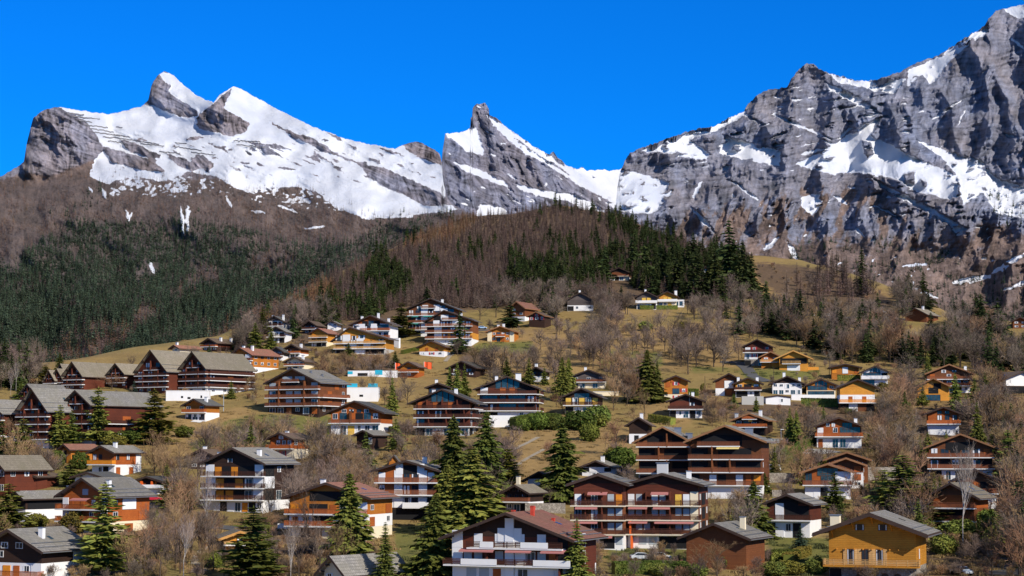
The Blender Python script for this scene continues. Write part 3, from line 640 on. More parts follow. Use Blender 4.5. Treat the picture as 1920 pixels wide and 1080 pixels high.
def railing(par, x0, x1, y, z, mat, yb=None, h=1.0, fine=True, s_pal=.0):
    r = MB()
    solid = mat in ('plaster_white', 'plaster_cream')
    def run(p, q):
        (ax, ay), (bx_, by) = p, q
        if solid:
            r.beam((ax, ay, z + h * .5), (bx_, by, z + h * .5), .12, h); return
        r.beam((ax, ay, z + h), (bx_, by, z + h), .14, .09)
        L = math.hypot(bx_ - ax, by - ay)
        if mat in ('rail_black', 'rail_honey'):
            for zz in (.22, .48, .74) if fine else (.3, .65): r.beam((ax, ay, z + zz * h), (bx_, by, z + zz * h), .05, .17)
            n = max(1, round(L / 1.8))
            for i in range(n + 1):
                t = i / n; r.beam((ax + (bx_ - ax) * t, ay + (by - ay) * t, z), (ax + (bx_ - ax) * t, ay + (by - ay) * t, z + h + .06), .12)
        elif fine:
            n = max(2, int(L / .24))
            for i in range(n):
                t = (i + .5) / n; cx, cy = ax + (bx_ - ax) * t, ay + (by - ay) * t
                ux, uy = (bx_ - ax) / L * .092, (by - ay) / L * .092
                r.quadpoly([(cx - ux, cy - uy, z + .08), (cx + ux, cy + uy, z + .08), (cx + ux, cy + uy, z + h - .06), (cx - ux, cy - uy, z + h - .06)])
            r.beam((ax, ay, z + .12), (bx_, by, z + .12), .07, .08)
        else:
            r.beam((ax, ay, z + h * .5), (bx_, by, z + h * .5), .05, h * .8)
    run((x0, y), (x1, y))
    if yb is not None: run((x0, yb), (x0, y)); run((x1, yb), (x1, y))
    return r.build('railing', mat, par)

def cells(par, spec, x0, x1, z0, h, y, fine, side=False, sgn=1, salt=0):
    """openings of one storey; x is the running direction"""
    n = len(spec); cw = (x1 - x0) / n
    i = 0
    rr = random.Random(salt * 131 + n)
    while i < n:
        ch = spec[i]; k = 1
        if ch in 'gsGkov':
            while i + k < n and spec[i + k] == ch and ch in 'gGk': k += 1
        a, b = x0 + i * cw, x0 + (i + k) * cw; m = (a + b) / 2; w = b - a
        def B(p, q, d0, d1, c0, c1, nm, mat):
            mb = MB()
            if side: mb.box(y - d1 * 0 + min(-d0, -d1), y + max(-d0, -d1), p, q, c0, c1)
            else: mb.box(p, q, y + d0, y + d1, c0, c1)
            return mb.build(nm, mat, par)
        if ch == 'w': ww = min(w * .62, 1.5); add_window(par, m - ww / 2, m + ww / 2, z0 + h * .36, z0 + h * .82, y, side=side)
        elif ch == 'b': ww = min(w * .62, 1.5); add_window(par, m - ww / 2, m + ww / 2, z0 + h * .36, z0 + h * .82, y, frame='frame_brown', side=side)
        elif ch == 'd': ww = min(w * .8, 2.0); add_window(par, m - ww / 2, m + ww / 2, z0 + .08, z0 + h * .8, y, frame='frame_brown', pane='glass', side=side, name='balcony_door')
        elif ch == 'D': ww = min(w * .8, 2.2); add_window(par, m - ww / 2, m + ww / 2, z0 + .08, z0 + h * .82, y, frame='frame_white', pane='glass_blue', side=side, name='balcony_door')
        elif ch == 'g': add_window(par, a + w * .04, b - w * .04, z0 + .08, z0 + h * .88, y, frame='frame_brown', pane='glass_blue', mull=max(1, k * 2 - 1), side=side, name='window')
        elif ch == 's': B(a + w * .1, b - w * .1, -.06, .0, z0 + .1, z0 + h * .82, 'roller_blind', 'blind_white')
        elif ch == 'v': B(a + w * .12, b - w * .12, -.06, .0, z0 + h * .3, z0 + h * .82, 'roller_blind', 'blind_grey')
        elif ch == 'o': B(a + w * .12, b - w * .12, -.10, .0, z0 + .1, z0 + h * .8, 'shutter', 'shutter_orange')
        elif ch == 'O': B(a + w * .2, b - w * .2, -.10, .0, z0 + .1, z0 + h * .8, 'shutter', 'wood_red')
        elif ch == 'y': B(a + w * .1, b - w * .1, -.10, .0, z0 + .1, z0 + h * .8, 'shutter', 'shutter_yellow')
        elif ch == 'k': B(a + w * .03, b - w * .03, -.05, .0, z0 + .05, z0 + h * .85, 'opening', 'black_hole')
        elif ch == 'G': B(a + w * .05, b - w * .05, -.06, .0, z0 + .02, z0 + h * .78, 'garage_door', 'blind_white')
        elif ch == 'Q':
            ww = min(w * .52, 1.2); add_window(par, m - ww / 2, m + ww / 2, z0 + .15, z0 + h * .82, y, frame='frame_brown', pane='glass', name='balcony_door')
            for s_ in (-1, 1):
                q0 = m + s_ * ww / 2 + (0.03 if s_ > 0 else -.03 - ww * .5); B(q0, q0 + ww * .5, -.12, .0, z0 + .15, z0 + h * .82, 'shutter', 'rail_honey')
        elif ch in 'rq':
            ww = min(w * .42, 1.1); add_window(par, m - ww / 2, m + ww / 2, z0 + h * .34, z0 + h * .82, y, side=side)
            for s_ in (-1, 1):
                q0 = m + s_ * ww / 2 + (0.02 if s_ > 0 else -.02 - ww * .5); B(q0, q0 + ww * .5, -.09, .0, z0 + h * .33, z0 + h * .83, 'shutter', 'shutter_red' if ch == 'r' else 'wood_amber')
        elif ch == 'p': 
            if not side: mb = MB(); mb.box(a + w * .1, b - w * .1, y - 1.25, y - .01, z0 - .0, z0 + h); mb.build('pillar', 'plaster_white', par)
        elif ch == 'P': B(a, b, -.14, .0, z0, z0 + h, 'pillar', 'plaster_white')
        elif ch == 'c': B(a, b, -.14, .0, z0, z0 + h, 'pillar', 'plaster_cream')
        elif ch == 'x': 
            if not side: mb = MB(); mb.box(m - .16, m + .16, y - 1.5, y - .01, z0, z0 + h); mb.build('pillar', 'post_orange', par)
        elif ch == 'f':
            if not side: mb = MB(); mb.box(m - .10, m + .10, y - 1.45, y - .01, z0, z0 + h); mb.build('partition', 'wood_maroon', par)
        elif ch == 'F':
            if not side: mb = MB(); mb.box(m - .16, m + .16, y - 1.55, y - .01, z0, z0 + h); mb.build('partition', 'wood_brown', par)
        elif ch == 'a':
            ww = w * .62; pts = [(m - ww / 2, z0 + .02), (m + ww / 2, z0 + .02)] + [(m + ww / 2 * math.cos(t), z0 + h * .5 + ww * .42 * math.sin(t)) for t in np.linspace(0, math.pi, 9)]
            mb = MB(); mb.prism([(p[0], p[1]) for p in pts], y - .05, y); f = mb.build('arched_door', 'frame_brown', par)
            mb = MB(); mb.prism([(m + (p[0] - m) * .82, z0 + .06 + (p[1] - z0) * .93) for p in pts], y - .08, y - .052); mb.build('pane', 'glass', f)
        i += k

def house(short, label, cat, xl, xr, base, eave, apex, th, L, floors, gable='D|', roof='grey', ax=0.0, fascia='fascia_dark', chim=(), side='', smat=None,
          y=None, oh=1.1, ohf=1.4, bd=1.5, fine=None, group=None, slab='slab_white', awn=None, name=None, sh=None, sdown=4.0, gslab=None, thick=.26, ohr=None, back=False, fhp=None):
    cx = (xl + xr) / 2
    if y is None:
        g = ground_at(cx, base); gx, gy, gz = g
    else:
        gx, gy, gz = at(cx, base, y)
    s = gy / F; t = math.radians(th)
    W = (xr - xl) * s / math.cos(t)
    if fine is None: fine = (xr - xl) > 60
    He = (base - eave) * s; Hr = (base - apex) * s
    half = W / 2 + oh
    pitch = (Hr - He) / half
    zw = He + oh * pitch            # wall height at the eaves
    name = name or ('apartment_building' if cat == 'apartment building' else 'chalet')
    R = empty(name, (gx, gy, gz), -t, label, cat, group)
    nf = len(floors); fh = zw / nf if fhp is None else fhp * s
    h = W / 2; axm = ax * W
    # walls by storey band
    seg = []
    for i, fl in enumerate(floors):
        m = fl.split('|')[0]
        if seg and seg[-1][0] == m: seg[-1][2] = (i + 1) * fh
        else: seg.append([m, i * fh, (i + 1) * fh])
    seg[-1][2] = zw
    seg[0][1] = -sdown
    for j, (m, z0, z1) in enumerate(seg):
        ins = .0 if j % 2 == 0 else .03
        MB().box(-h + ins * 0 - (.03 if j % 2 else 0), h + (.03 if j % 2 else 0), 0 - (.03 if j % 2 else 0), L, z0, z1).build('wall', WALLS[m], R)
    y0w = [-(.03 if 0 else 0)]
    def wally(i):
        m = floors[i].split('|')[0]; k = 0; prev = floors[0].split('|')[0]
        for q in range(1, i + 1):
            mm = floors[q].split('|')[0]
            if mm != prev: k += 1; prev = mm
        return -.03 if k % 2 else 0.0
    # gable
    gs = gable.split('|'); gm = gs[0]
    za = Hr - .02
    gp = [(-h, zw), (h, zw), (axm, zw + (Hr - zw) * 1.0 - .05)]
    gp[2] = (axm, Hr - .04)
    GY = -.05 if (len(seg) % 2 == 0) else -.02
    GY = -.055
    MB().prism([(gp[0][0] + .02, gp[0][1] - .04), (gp[1][0] - .02, gp[1][1] - .04), gp[2]], GY, L - .02).build('gable', WALLS[gm], R)
    # roof: two slabs as one mesh, verge boards as a child
    rf = MB(); yf, yb = -ohf, L + (ohf * .7 if ohr is None else ohr)
    pl = (Hr - zw) / (h + axm); pr = (Hr - zw) / (h - axm)
    zl, zr = zw - oh * pl, zw - oh * pr
    T = thick
    a_ = (axm, Hr); l_ = (-h - oh, zl); r_ = (h + oh, zr)
    rf.prism([(l_[0], l_[1]), (a_[0], a_[1]), (a_[0], a_[1] + T), (l_[0], l_[1] + T)], yf, yb)
    rf.prism([(a_[0], a_[1]), (r_[0], r_[1]), (r_[0], r_[1] + T), (a_[0], a_[1] + T)], yf, yb)
    rfo = rf.build('roof', roof if roof.startswith('roof') else 'roof_' + roof, R)
    fs = MB(); e = .05
    for (p, q) in ((l_, a_), (a_, r_)):
        fs.prism([(p[0], p[1] - .1 - T * .35), (q[0], q[1] - .1 - T * .35), (q[0], q[1] + T + .02), (p[0], p[1] + T + .02)], yf - .08, yf - .005)
    for xx, zz in ((l_[0] - .04, l_[1]), (r_[0] + .04, r_[1])):
        fs.box(xx - .035, xx + .035, yf, yb, zz - .06, zz + T * .9)
    # visible rafters/purlins under the verge
    for k in (-.98, -.5, .5, .98):
        xx = axm + k * (h if k > 0 else h); zz = Hr - abs(k) * (Hr - zw) - .18
        fs.box(xx - .1, xx + .1, yf + .05, GY - .002, zz - .12, zz + .08)
    fs.build('verge_boards', fascia, rfo)
    rrg = random.Random(int(cx * 7 + base))
    for c in chim:
        fx, fy = c[0], c[1]; hh = c[2] if len(c) > 2 else 1.3; mat = c[3] if len(c) > 3 else 'plaster_white'; ww = c[4] if len(c) > 4 else .45
        xx = axm + fx * (h + oh if fx >= 0 else h + oh); zz = Hr - abs(fx) * (Hr - min(zl, zr)) - .3; yy = fy * L
        ch = MB().box(xx - ww, xx + ww, yy - ww * .8, yy + ww * .8, zz, zz + hh + .6).build('chimney', mat, rfo)
        MB().box(xx - ww * 1.2, xx + ww * 1.2, yy - ww, yy + ww, zz + hh + .602, zz + hh + .72).build('chimney_cap', 'metal_grey' if mat != 'chimney_red' else mat, ch)
    # snow guards, skylight and vents on the nearer, larger roofs
    if fine and W > 8:
        sk = MB(); xx = h * .55 if th >= 0 else -h * .55; zz = Hr - abs(xx - axm) * (pr if xx > 0 else pl) + T
        xx0, xx1 = xx - .55, xx + .55; z0_ = zz + .55 * (pr if xx > 0 else pl) * (1 if xx > 0 else -1); z1_ = zz - .55 * (pr if xx > 0 else pl) * (1 if xx > 0 else -1)
        yy = L * rrg.uniform(.3, .6)
        sk.quadpoly([(xx0, yy, z0_ + .06), (xx1, yy, z1_ + .06), (xx1, yy + .8, z1_ + .06), (xx0, yy + .8, z0_ + .06)]); sk.build('skylight', 'glass_blue', rfo)
    if fine:
        sg = MB()
        for sgn, pp, zz in ((-1, pl, zl), (1, pr, zr)):
            for k in (1.1, 2.4):
                xx = sgn * (h + oh) - sgn * k; z_ = zz + k * pp + T + .1
                sg.box(xx - .04, xx + .04, yf + .2, yb - .2, z_, z_ + .1)
                for q in range(int((yb - yf) / 1.2)): sg.box(xx - .03, xx + .03, yf + .4 + q * 1.2, yf + .46 + q * 1.2, z_ - .1, z_)
            xx = sgn * (h + oh + .12); MB().box(xx - .07, xx + .07, yf + .1, yb - .1, zz - .05, zz + .1).build('gutter', 'metal_grey', rfo)
        sg.build('snow_guard', 'metal_grey', rfo)
    # storeys
    for i, fl in enumerate(floors):
        p = fl.split('|'); z0 = i * fh; yw = wally(i)
        if z0 + fh > zw + .3: yw = min(yw, -.056)
        if len(p) > 1 and p[1]: cells(R, p[1], -h, h, z0, fh, yw, fine, salt=i)
        if len(p) > 2 and p[2]:
            rails = p[2]; f0, f1 = 0., 1.
            if len(p) > 3 and p[3]: f0, f1 = [float(q) for q in p[3].split(',')]
            x0, x1 = -h + f0 * W, -h + f1 * W; 
            if f0 == 0: x0 -= .0
            ex = bd * .35 if f1 >= 1 else 0; exl = bd * .35 if f0 <= 0 else 0
            b = MB().box(x0 - exl, x1 + ex, -bd - .05, yw - .002, z0 - .14, z0 + .1).build('balcony', slab, R)
            if len(rails) == 1: railing(b, x0 - exl + .06, x1 + ex - .06, -bd, z0 + .1, RAILS[rails], yw, h=min(1.0, fh * .4), fine=fine)
            else:   # alternating rail and parapet panels
                nseg = len(rails); xa, xb = x0 - exl + .06, x1 + ex - .06
                for q, rc in enumerate(rails):
                    railing(b, xa + (xb - xa) * q / nseg, xa + (xb - xa) * (q + 1) / nseg, -bd - (.02 if rc == 'w' else 0), z0 + .1, RAILS[rc], None, h=1.0, fine=fine)
        if awn and i < nf:
            for (fi, f0, f1, mat) in awn:
                if fi == i:
                    x0, x1 = -h + f0 * W, -h + f1 * W; q = MB(); zt = z0 + fh * .97
                    n = 2
                    q.quadpoly([(x0, -bd * .6, zt), (x1, -bd * .6, zt), (x1, -bd - .5, zt - .35), (x0, -bd - .5, zt - .35)]); q.quadpoly([(x0, -bd - .5, zt - .35), (x1, -bd - .5, zt - .35), (x1, -bd - .5, zt - .55), (x0, -bd - .5, zt - .55)])
                    q.build('awning', mat, R)
    # gable openings
    if len(gs) > 1 and gs[1]:
        wv = (Hr - zw); spec = gs[1]; frac = .5 if len(spec) < 4 else .62
        hh = wv * (1 - frac) * .95
        if spec == 'T':   # big triangular glazing
            f = MB(); 
            for sgn, q0, q1 in ((-1, .02, .2), (-1, .24, .42), (1, .02, .2), (1, .24, .42)):
                xa, xb = axm + sgn * h * q0, axm + sgn * h * q1
                zt = lambda x: Hr - .35 - abs(x - axm) / h * wv
                pts = [(xa, zw - .3), (xb, zw - .3), (xb, zt(xb)), (xa, zt(xa))]
                if sgn < 0: pts = [pts[1], pts[0], pts[3], pts[2]]
                f.prism(pts, GY - .05, GY)
            fo = f.build('window', 'glass_blue', R)
            MB().box(axm - .12, axm + .12, GY - .12, GY, zw - .35, Hr - .4).box(axm - h * .46, axm + h * .46, GY - .11, GY, zw - .45, zw - .25).build('mullion', 'frame_brown', fo)
        else:
            zz0 = zw - (0.35 * fh if hh < 1.6 else 0) 
            cells(R, spec, axm - h * frac, axm + h * frac, zz0, max(hh + (zw - zz0), min(fh, 2.2)), GY, fine, salt=9)
    if len(gs) > 2 and gs[2]:
        f0, f1 = (.25, .75)
        if len(gs) > 3: f0, f1 = [float(q) for q in gs[3].split(',')]
        x0, x1 = -h + f0 * W, -h + f1 * W
        zz = zw
        b = MB().box(x0, x1, -bd * .8, GY - .002, zz - .12, zz + .1).build('balcony', gslab or slab, R); railing(b, x0 + .05, x1 - .05, -bd * .8 + .06, zz + .1, RAILS[gs[2]], GY, h=.9, fine=fine)
    # long side wall
    if side:
        fls = side.split('/')
        for i, q in enumerate(fls):
            if i >= nf: break
            if '|' in q: q, rl = q.split('|')
            else: rl = ''
            sx = h if th >= 0 else -h
            if th >= 0:
                if q: cells(R, q, .2, L - .2, i * fh, fh, h + .045, fine, side=True)
                if rl:
                    b = MB().box(h + .032, h + bd, .0, L * .98, i * fh - .14, i * fh + .1).build('balcony', slab, R)
                    r_ = MB(); zz = i * fh + .1; r_.beam((h + bd, 0, zz + .5), (h + bd, L * .98, zz + .5), .05, .8); r_.beam((h + bd, 0, zz + .95), (h + bd, L * .98, zz + .95), .12, .09); r_.build('railing', RAILS[rl], b)
    HOUSES.append(dict(short=short, x0=xl - 6, x1=xr + (L * math.sin(t) / s if t > 0 else 6), top=apex, base=base, y=gy, x=gx, W=W, L=L, t=t, Hr=Hr, z=gz, root=R))
    return R, dict(s=s, W=W, L=L, h=h, fh=fh, Hr=Hr, zw=zw, y=gy)

def wall_obj(name, label, cat, xl, xr, base, top, mat, th=0, depth=.6, cap=None, sdown=2.5, y=None, holes=(), group=None):
    cx = (xl + xr) / 2
    gx, gy, gz = ground_at(cx, base) if y is None else at(cx, base, y)
    s = gy / F; t = math.radians(th); W = (xr - xl) * s / math.cos(t); H = (base - top) * s
    o = MB().box(-W / 2, W / 2, 0, depth, -sdown, H).build(name, mat)
    o.location = (gx, gy, gz); o.rotation_euler = (0, 0, -t); o['label'] = label; o['category'] = cat
    if group: o['group'] = group
    WALLS_SEEN.append(dict(x0=xl, x1=xr, top=top, base=base, y=gy))
    if cap: MB().box(-W / 2 - .1, W / 2 + .1, -.1, depth + .1, H, H + .16).build('coping', cap, o)
    for (a, b, c, d, m) in holes:
        MB().box(-W / 2 + a * W, -W / 2 + b * W, -.05, -.003, c * H, d * H).build('window' if m.startswith('glass') else 'opening', m, o)
    return o, W, H

def car(label, px, row, heading, mat_col, kind='car', y=None, group=None):
    gx, gy, gz = ground_at(px, row) if y is None else at(px, row, y)
    nm = 'paint_' + '_'.join(str(int(c * 100)) for c in mat_col)
    if nm not in MATS: plain(nm, mat_col, .25, .08, 1, .6)
    root = empty('parked_' + kind, (gx, gy, gz + .02), heading, label, kind, group)
    if kind == 'van': prof = [(-2.5, .35), (2.5, .35), (2.55, .9), (2.25, 1.15), (1.55, 2.0), (-2.4, 2.15), (-2.55, 1.9)]; wz = (1.2, 1.85); gl = [(-.3, 1.25), (2.0, 1.25), (1.5, 1.88), (-.3, 1.9)]; Wd = .95
    else: prof = [(-2.05, .3), (2.05, .3), (2.12, .72), (1.15, .92), (.55, 1.38), (-.95, 1.44), (-1.75, 1.0), (-2.1, .9)]; gl = [(-1.55, .98), (1.0, .93), (.5, 1.31), (-.9, 1.37)]; Wd = .86
    b = MB(); n = len(prof)
    b.prism(prof, -Wd, Wd)
    bo = b.build('body', nm, root)
    md = bo.modifiers.new('round', 'BEVEL'); md.width = .12; md.segments = 3; md.limit_method = 'ANGLE'
    for sy, nmw in ((-1, 'side_window'), (1, 'side_window')):
        g = MB(); g.prism(gl, sy * (Wd + .004) - .006, sy * (Wd + .004) + .006); g.build(nmw, 'glass', root)
    def facepanel(p, q, nm2, mat, sc0=.12, sc1=.88):
        a = Vector((p[0], 0, p[1])); c = Vector((q[0], 0, q[1])); d = c - a; nrm = Vector((d.z, 0, -d.x)).normalized() * .012
        p0 = a + d * sc0 + nrm; p1 = a + d * sc1 + nrm
        g = MB(); w = Wd * .86; g.quadpoly([(p0.x, -w, p0.z), (p0.x, w, p0.z), (p1.x, w, p1.z), (p1.x, -w, p1.z)]); g.build(nm2, mat, root)
    if kind == 'van': facepanel(prof[3], prof[4], 'windscreen', 'glass')
    else: facepanel(prof[3], prof[4], 'windscreen', 'glass'); facepanel(prof[5], prof[6], 'rear_window', 'glass')
    fx = prof[2][0]
    for sy in (-1, 1):
        MB().box(fx - .06, fx + .02, sy * Wd * .75 - .16, sy * Wd * .75 + .16, .6, .74).build('headlight', 'frame_white', root)
        MB().box(-fx - .02 + .02, -fx + .08, sy * Wd * .75 - .14, sy * Wd * .75 + .14, .68, .82).build('tail_light', 'shutter_red', root)
        for wx in (-1.3, 1.32):
            w = MB(); k = 14; r = .33
            w.prism([(wx + r * math.cos(2 * math.pi * i / k), .31 + r * math.sin(2 * math.pi * i / k)) for i in range(k)], sy * Wd - .11, sy * Wd + .05)
            wo = w.build('wheel', 'black_hole', root)
            w = MB(); w.prism([(wx + .19 * math.cos(2 * math.pi * i / k), .31 + .19 * math.sin(2 * math.pi * i / k)) for i in range(k)], sy * (Wd + .06) - .012, sy * (Wd + .06) + .012); w.build('rim', 'metal_grey', wo)
    return root
# ------------------------------------------------------------------ trees
def diamonds(c, u, v):
    n = len(c); V = np.stack([c - u, c + v, c + u, c - v], 1).reshape(-1, 3); Fc = np.arange(n * 4).reshape(n, 4); return V, Fc

def unit(a): return a / (np.linalg.norm(a, axis=-1, keepdims=True) + 1e-9)

def conifer_arrays(rng, h, r, nlev, nbr, nsp, droop=.35, rag=.25, gap=.0, base=.08, powr=.85, spray=1.0, fill=0):
    cs, us, vs = [], [], []
    off = rng.uniform(-.5, .5, (nlev, 1)); 
    for i in range(nlev):
        zf = base + (1 - base) * (i + rng.uniform(-.3, .3)) / nlev
        zf = min(max(zf, base), .985)
        R = r * (1 - (zf - base) / (1 - base)) ** powr * rng.uniform(1 - rag, 1 + rag * .6) + .12
        if gap and rng.rand() < gap: R *= .45
        nb = max(3, int(nbr * (0.5 + .5 * (1 - zf))))
        a0 = rng.uniform(0, 6.28)
        for k in range(nb):
            a = a0 + 6.283 * k / nb + rng.uniform(-.3, .3); l = R * rng.uniform(.62, 1.12)
            ns = max(2, int(nsp * (.4 + .6 * l / r)))
            t = (np.arange(ns) + rng.uniform(.1, .9, ns)) / ns
            t = .12 + .88 * t
            d = np.array([math.cos(a), math.sin(a), 0]); side = np.array([-d[1], d[0], 0])
            lat = rng.uniform(-1, 1, ns) * .22 * l * (1.15 - t)
            z = zf * h - droop * l * t + .16 * l * t * t + rng.normal(0, .03, ns) * l
            c = d[None] * (t * l)[:, None] + side[None] * lat[:, None]; c[:, 2] += z
            sz = spray * (.20 * l + .16 * r * .6) * (1.15 - .55 * t) * rng.uniform(.7, 1.3, ns)
            ud = d[None] + side[None] * (np.sign(lat) * rng.uniform(.2, .9, ns))[:, None]; ud[:, 2] -= droop * rng.uniform(.4, 1.6, ns); ud = unit(ud)
            w = np.cross(ud, rng.normal(0, 1, (ns, 3)) * [.6, .6, .35] + [0, 0, 1.0]); w = unit(w)
            cs.append(c); us.append(ud * sz[:, None]); vs.append(w * (sz * .42)[:, None])
    # leader
    return np.concatenate(cs), np.concatenate(us), np.concatenate(vs)

def conifer_mesh(name, seed, mat, **kw):
    rng = np.random.RandomState(seed)
    c, u, v = conifer_arrays(rng, **kw)
    V, Fc = diamonds(c, u, v)
    h = kw['h']
    V2, F2 = diamonds(np.array([[0, 0, h * .97]]), np.array([[0, 0, h * .05]]), np.array([[.12, 0, 0]]))
    V = np.concatenate([V, V2]); Fc = np.concatenate([Fc, F2 + len(V) - 4])
    return np_mesh(name, V, Fc, mat)

def trunk_mesh(name, h, r, mat='bark', lean=0, seed=0):
    mb = MB(); rng = random.Random(seed); n = 7; rings = 7; p = []
    for i in range(rings):
        t = i / (rings - 1); rr = r * (1 - t) ** .8 + .02 + (r * .5 if i == 0 else 0); ox = lean * t * h + rng.uniform(-.04, .04) * h * .05
        for k in range(n): a = 6.283 * k / n; mb.v.append((ox + rr * math.cos(a), rr * math.sin(a), t * h - (.6 if i == 0 else 0)))
    for i in range(rings - 1):
        for k in range(n):
            j = (k + 1) % n; mb.f.append((i * n + k, i * n + j, (i + 1) * n + j, (i + 1) * n + k)); mb.mi.append(0)
    V = np.array(mb.v); return np_mesh(name, V, np.array(mb.f), mat, True)

def bare_arrays(rng, h, spread, levels=5, kids=(5, 5, 4, 4, 4), trunkh=.25, r0=.16, multi=1, up=.55, wmin=.018, droop=0):
    """level by level branch skeleton; returns start, end, r0, r1 arrays by level"""
    S, E, A, B, LV = [], [], [], [], []
    P = []; 
    for m in range(multi):
        a = rng.uniform(0, 6.28); tilt = 0 if multi == 1 else rng.uniform(.1, .35)
        P.append([0.12 * m * math.cos(a), .12 * m * math.sin(a), 0, math.cos(a) * tilt, math.sin(a) * tilt, 1])
    P = np.array(P); p = P[:, :3]; d = unit(P[:, 3:]); L = np.full(len(p), h * .62) * rng.uniform(.85, 1.1, len(p)); r = np.full(len(p), r0)
    for lv in range(levels):
        # bend each branch in two pieces
        bend = rng.normal(0, .12, d.shape); mid = p + d * (L * .5)[:, None]; d2 = unit(d + bend + np.array([0, 0, .10 - droop * lv * .08])); e = mid + d2 * (L * .5)[:, None]
        S += [p, mid]; E += [mid, e]; A += [r, r * .75]; B += [r * .75, r * .45]; LV += [np.full(len(p), lv)] * 2
        if lv == levels - 1: break
        k = kids[lv]; n = len(p)
        t = rng.uniform((trunkh if lv == 0 else .25), 1.0, (n, k)); t[:, 0] = 1.0
        if lv == 0: t = np.sort(t, 1)
        tt = t[..., None]
        base = np.where(tt < .5, p[:, None] + (mid - p)[:, None] * (tt * 2), mid[:, None] + (e - mid)[:, None] * (tt * 2 - 1))
        rnd = rng.normal(0, 1, (n, k, 3)); rnd -= (rnd * d2[:, None]).sum(-1, keepdims=True) * d2[:, None]; rnd = unit(rnd)
        ang = rng.uniform(.35, .95, (n, k, 1)) * spread; nd = unit(d2[:, None] * np.cos(ang) + rnd * np.sin(ang) + np.array([0, 0, up * .35 - droop * .25 * lv]))
        fac = rng.uniform(.42, .72, (n, k)) * (1 - .35 * (t - .5) * (lv == 0))
        nL = L[:, None] * fac; nr = r[:, None] * rng.uniform(.38, .55, (n, k))
        p = base.reshape(-1, 3); d = nd.reshape(-1, 3); L = nL.reshape(-1); r = np.maximum(nr.reshape(-1), wmin)
    return np.concatenate(S), np.concatenate(E), np.concatenate(A), np.concatenate(B), np.concatenate(LV)

def limbs(S, E, A, B, rng, n=3):
    """tapered n-sided tubes"""
    d = unit(E - S); q = unit(np.cross(d, rng.normal(0, 1, d.shape))); w = np.cross(d, q); V = []
    for (P, r) in ((S, A), (E, B)):
        for k in range(n):
            a = 6.283 * k / n; V.append(P + (q * math.cos(a) + w * math.sin(a)) * r[:, None])
    V = np.stack(V, 1); m = len(S); idx = (np.arange(m) * 2 * n)[:, None]
    Fc = np.concatenate([idx + np.array([[k, (k + 1) % n, n + (k + 1) % n, n + k]]) for k in range(n)], 0)
    return V.reshape(-1, 3), Fc
def strips(S, E, A, B, rng):
    d = unit(E - S); q = unit(np.cross(d, rng.normal(0, 1, d.shape)))
    V = np.stack([S - q * A[:, None], S + q * A[:, None], E + q * B[:, None], E - q * B[:, None]], 1).reshape(-1, 3)
    return V, np.arange(len(S) * 4).reshape(-1, 4)

def bare_meshes(name, seed, twig='twigs', bark='bark', thick=1.0, **kw):
    rng = np.random.RandomState(seed); S, E, A, B, LV = bare_arrays(rng, **kw)
    top = E[:, 2].max(); k = kw['h'] / top; S, E = S * k, E * k; A, B = A * k, B * k
    lo = LV <= 1
    V, Fc = limbs(S[lo], E[lo], A[lo], B[lo], rng, 5); tr = np_mesh(name + '_trunk', V, Fc, bark)
    hi = ~lo; mid = hi & (LV == 2)
    V1, F1 = limbs(S[mid], E[mid], A[mid] * thick, B[mid] * thick, rng, 3); sm = hi & (LV > 2)
    V2, F2 = strips(S[sm], E[sm], A[sm] * thick, B[sm] * thick * .8, rng)
    cr = np_mesh(name + '_crown', np.concatenate([V1, V2]), np.concatenate([F1, F2 + len(V1)]), twig)
    return tr, cr

def join_meshes(name, meshes):
    V, mats, polys, mi = [], [], [], []; off = 0; Fs = []
    for m in meshes:
        n = len(m.vertices); a = np.empty(n * 3, np.float32); m.vertices.foreach_get('co', a); V.append(a.reshape(-1, 3))
        l = np.empty(len(m.loops), np.int32); m.loops.foreach_get('vertex_index', l); Fs.append(l.reshape(-1, 4) + off); off += n
        mi += [len(mats)] * len(m.polygons); mats.append(m.materials[0])
    me = np_mesh(name, np.concatenate(V), np.concatenate(Fs))
    for m in mats: me.materials.append(m)
    me.polygons.foreach_set('material_index', np.array(mi, np.int32)); me.update(); return me

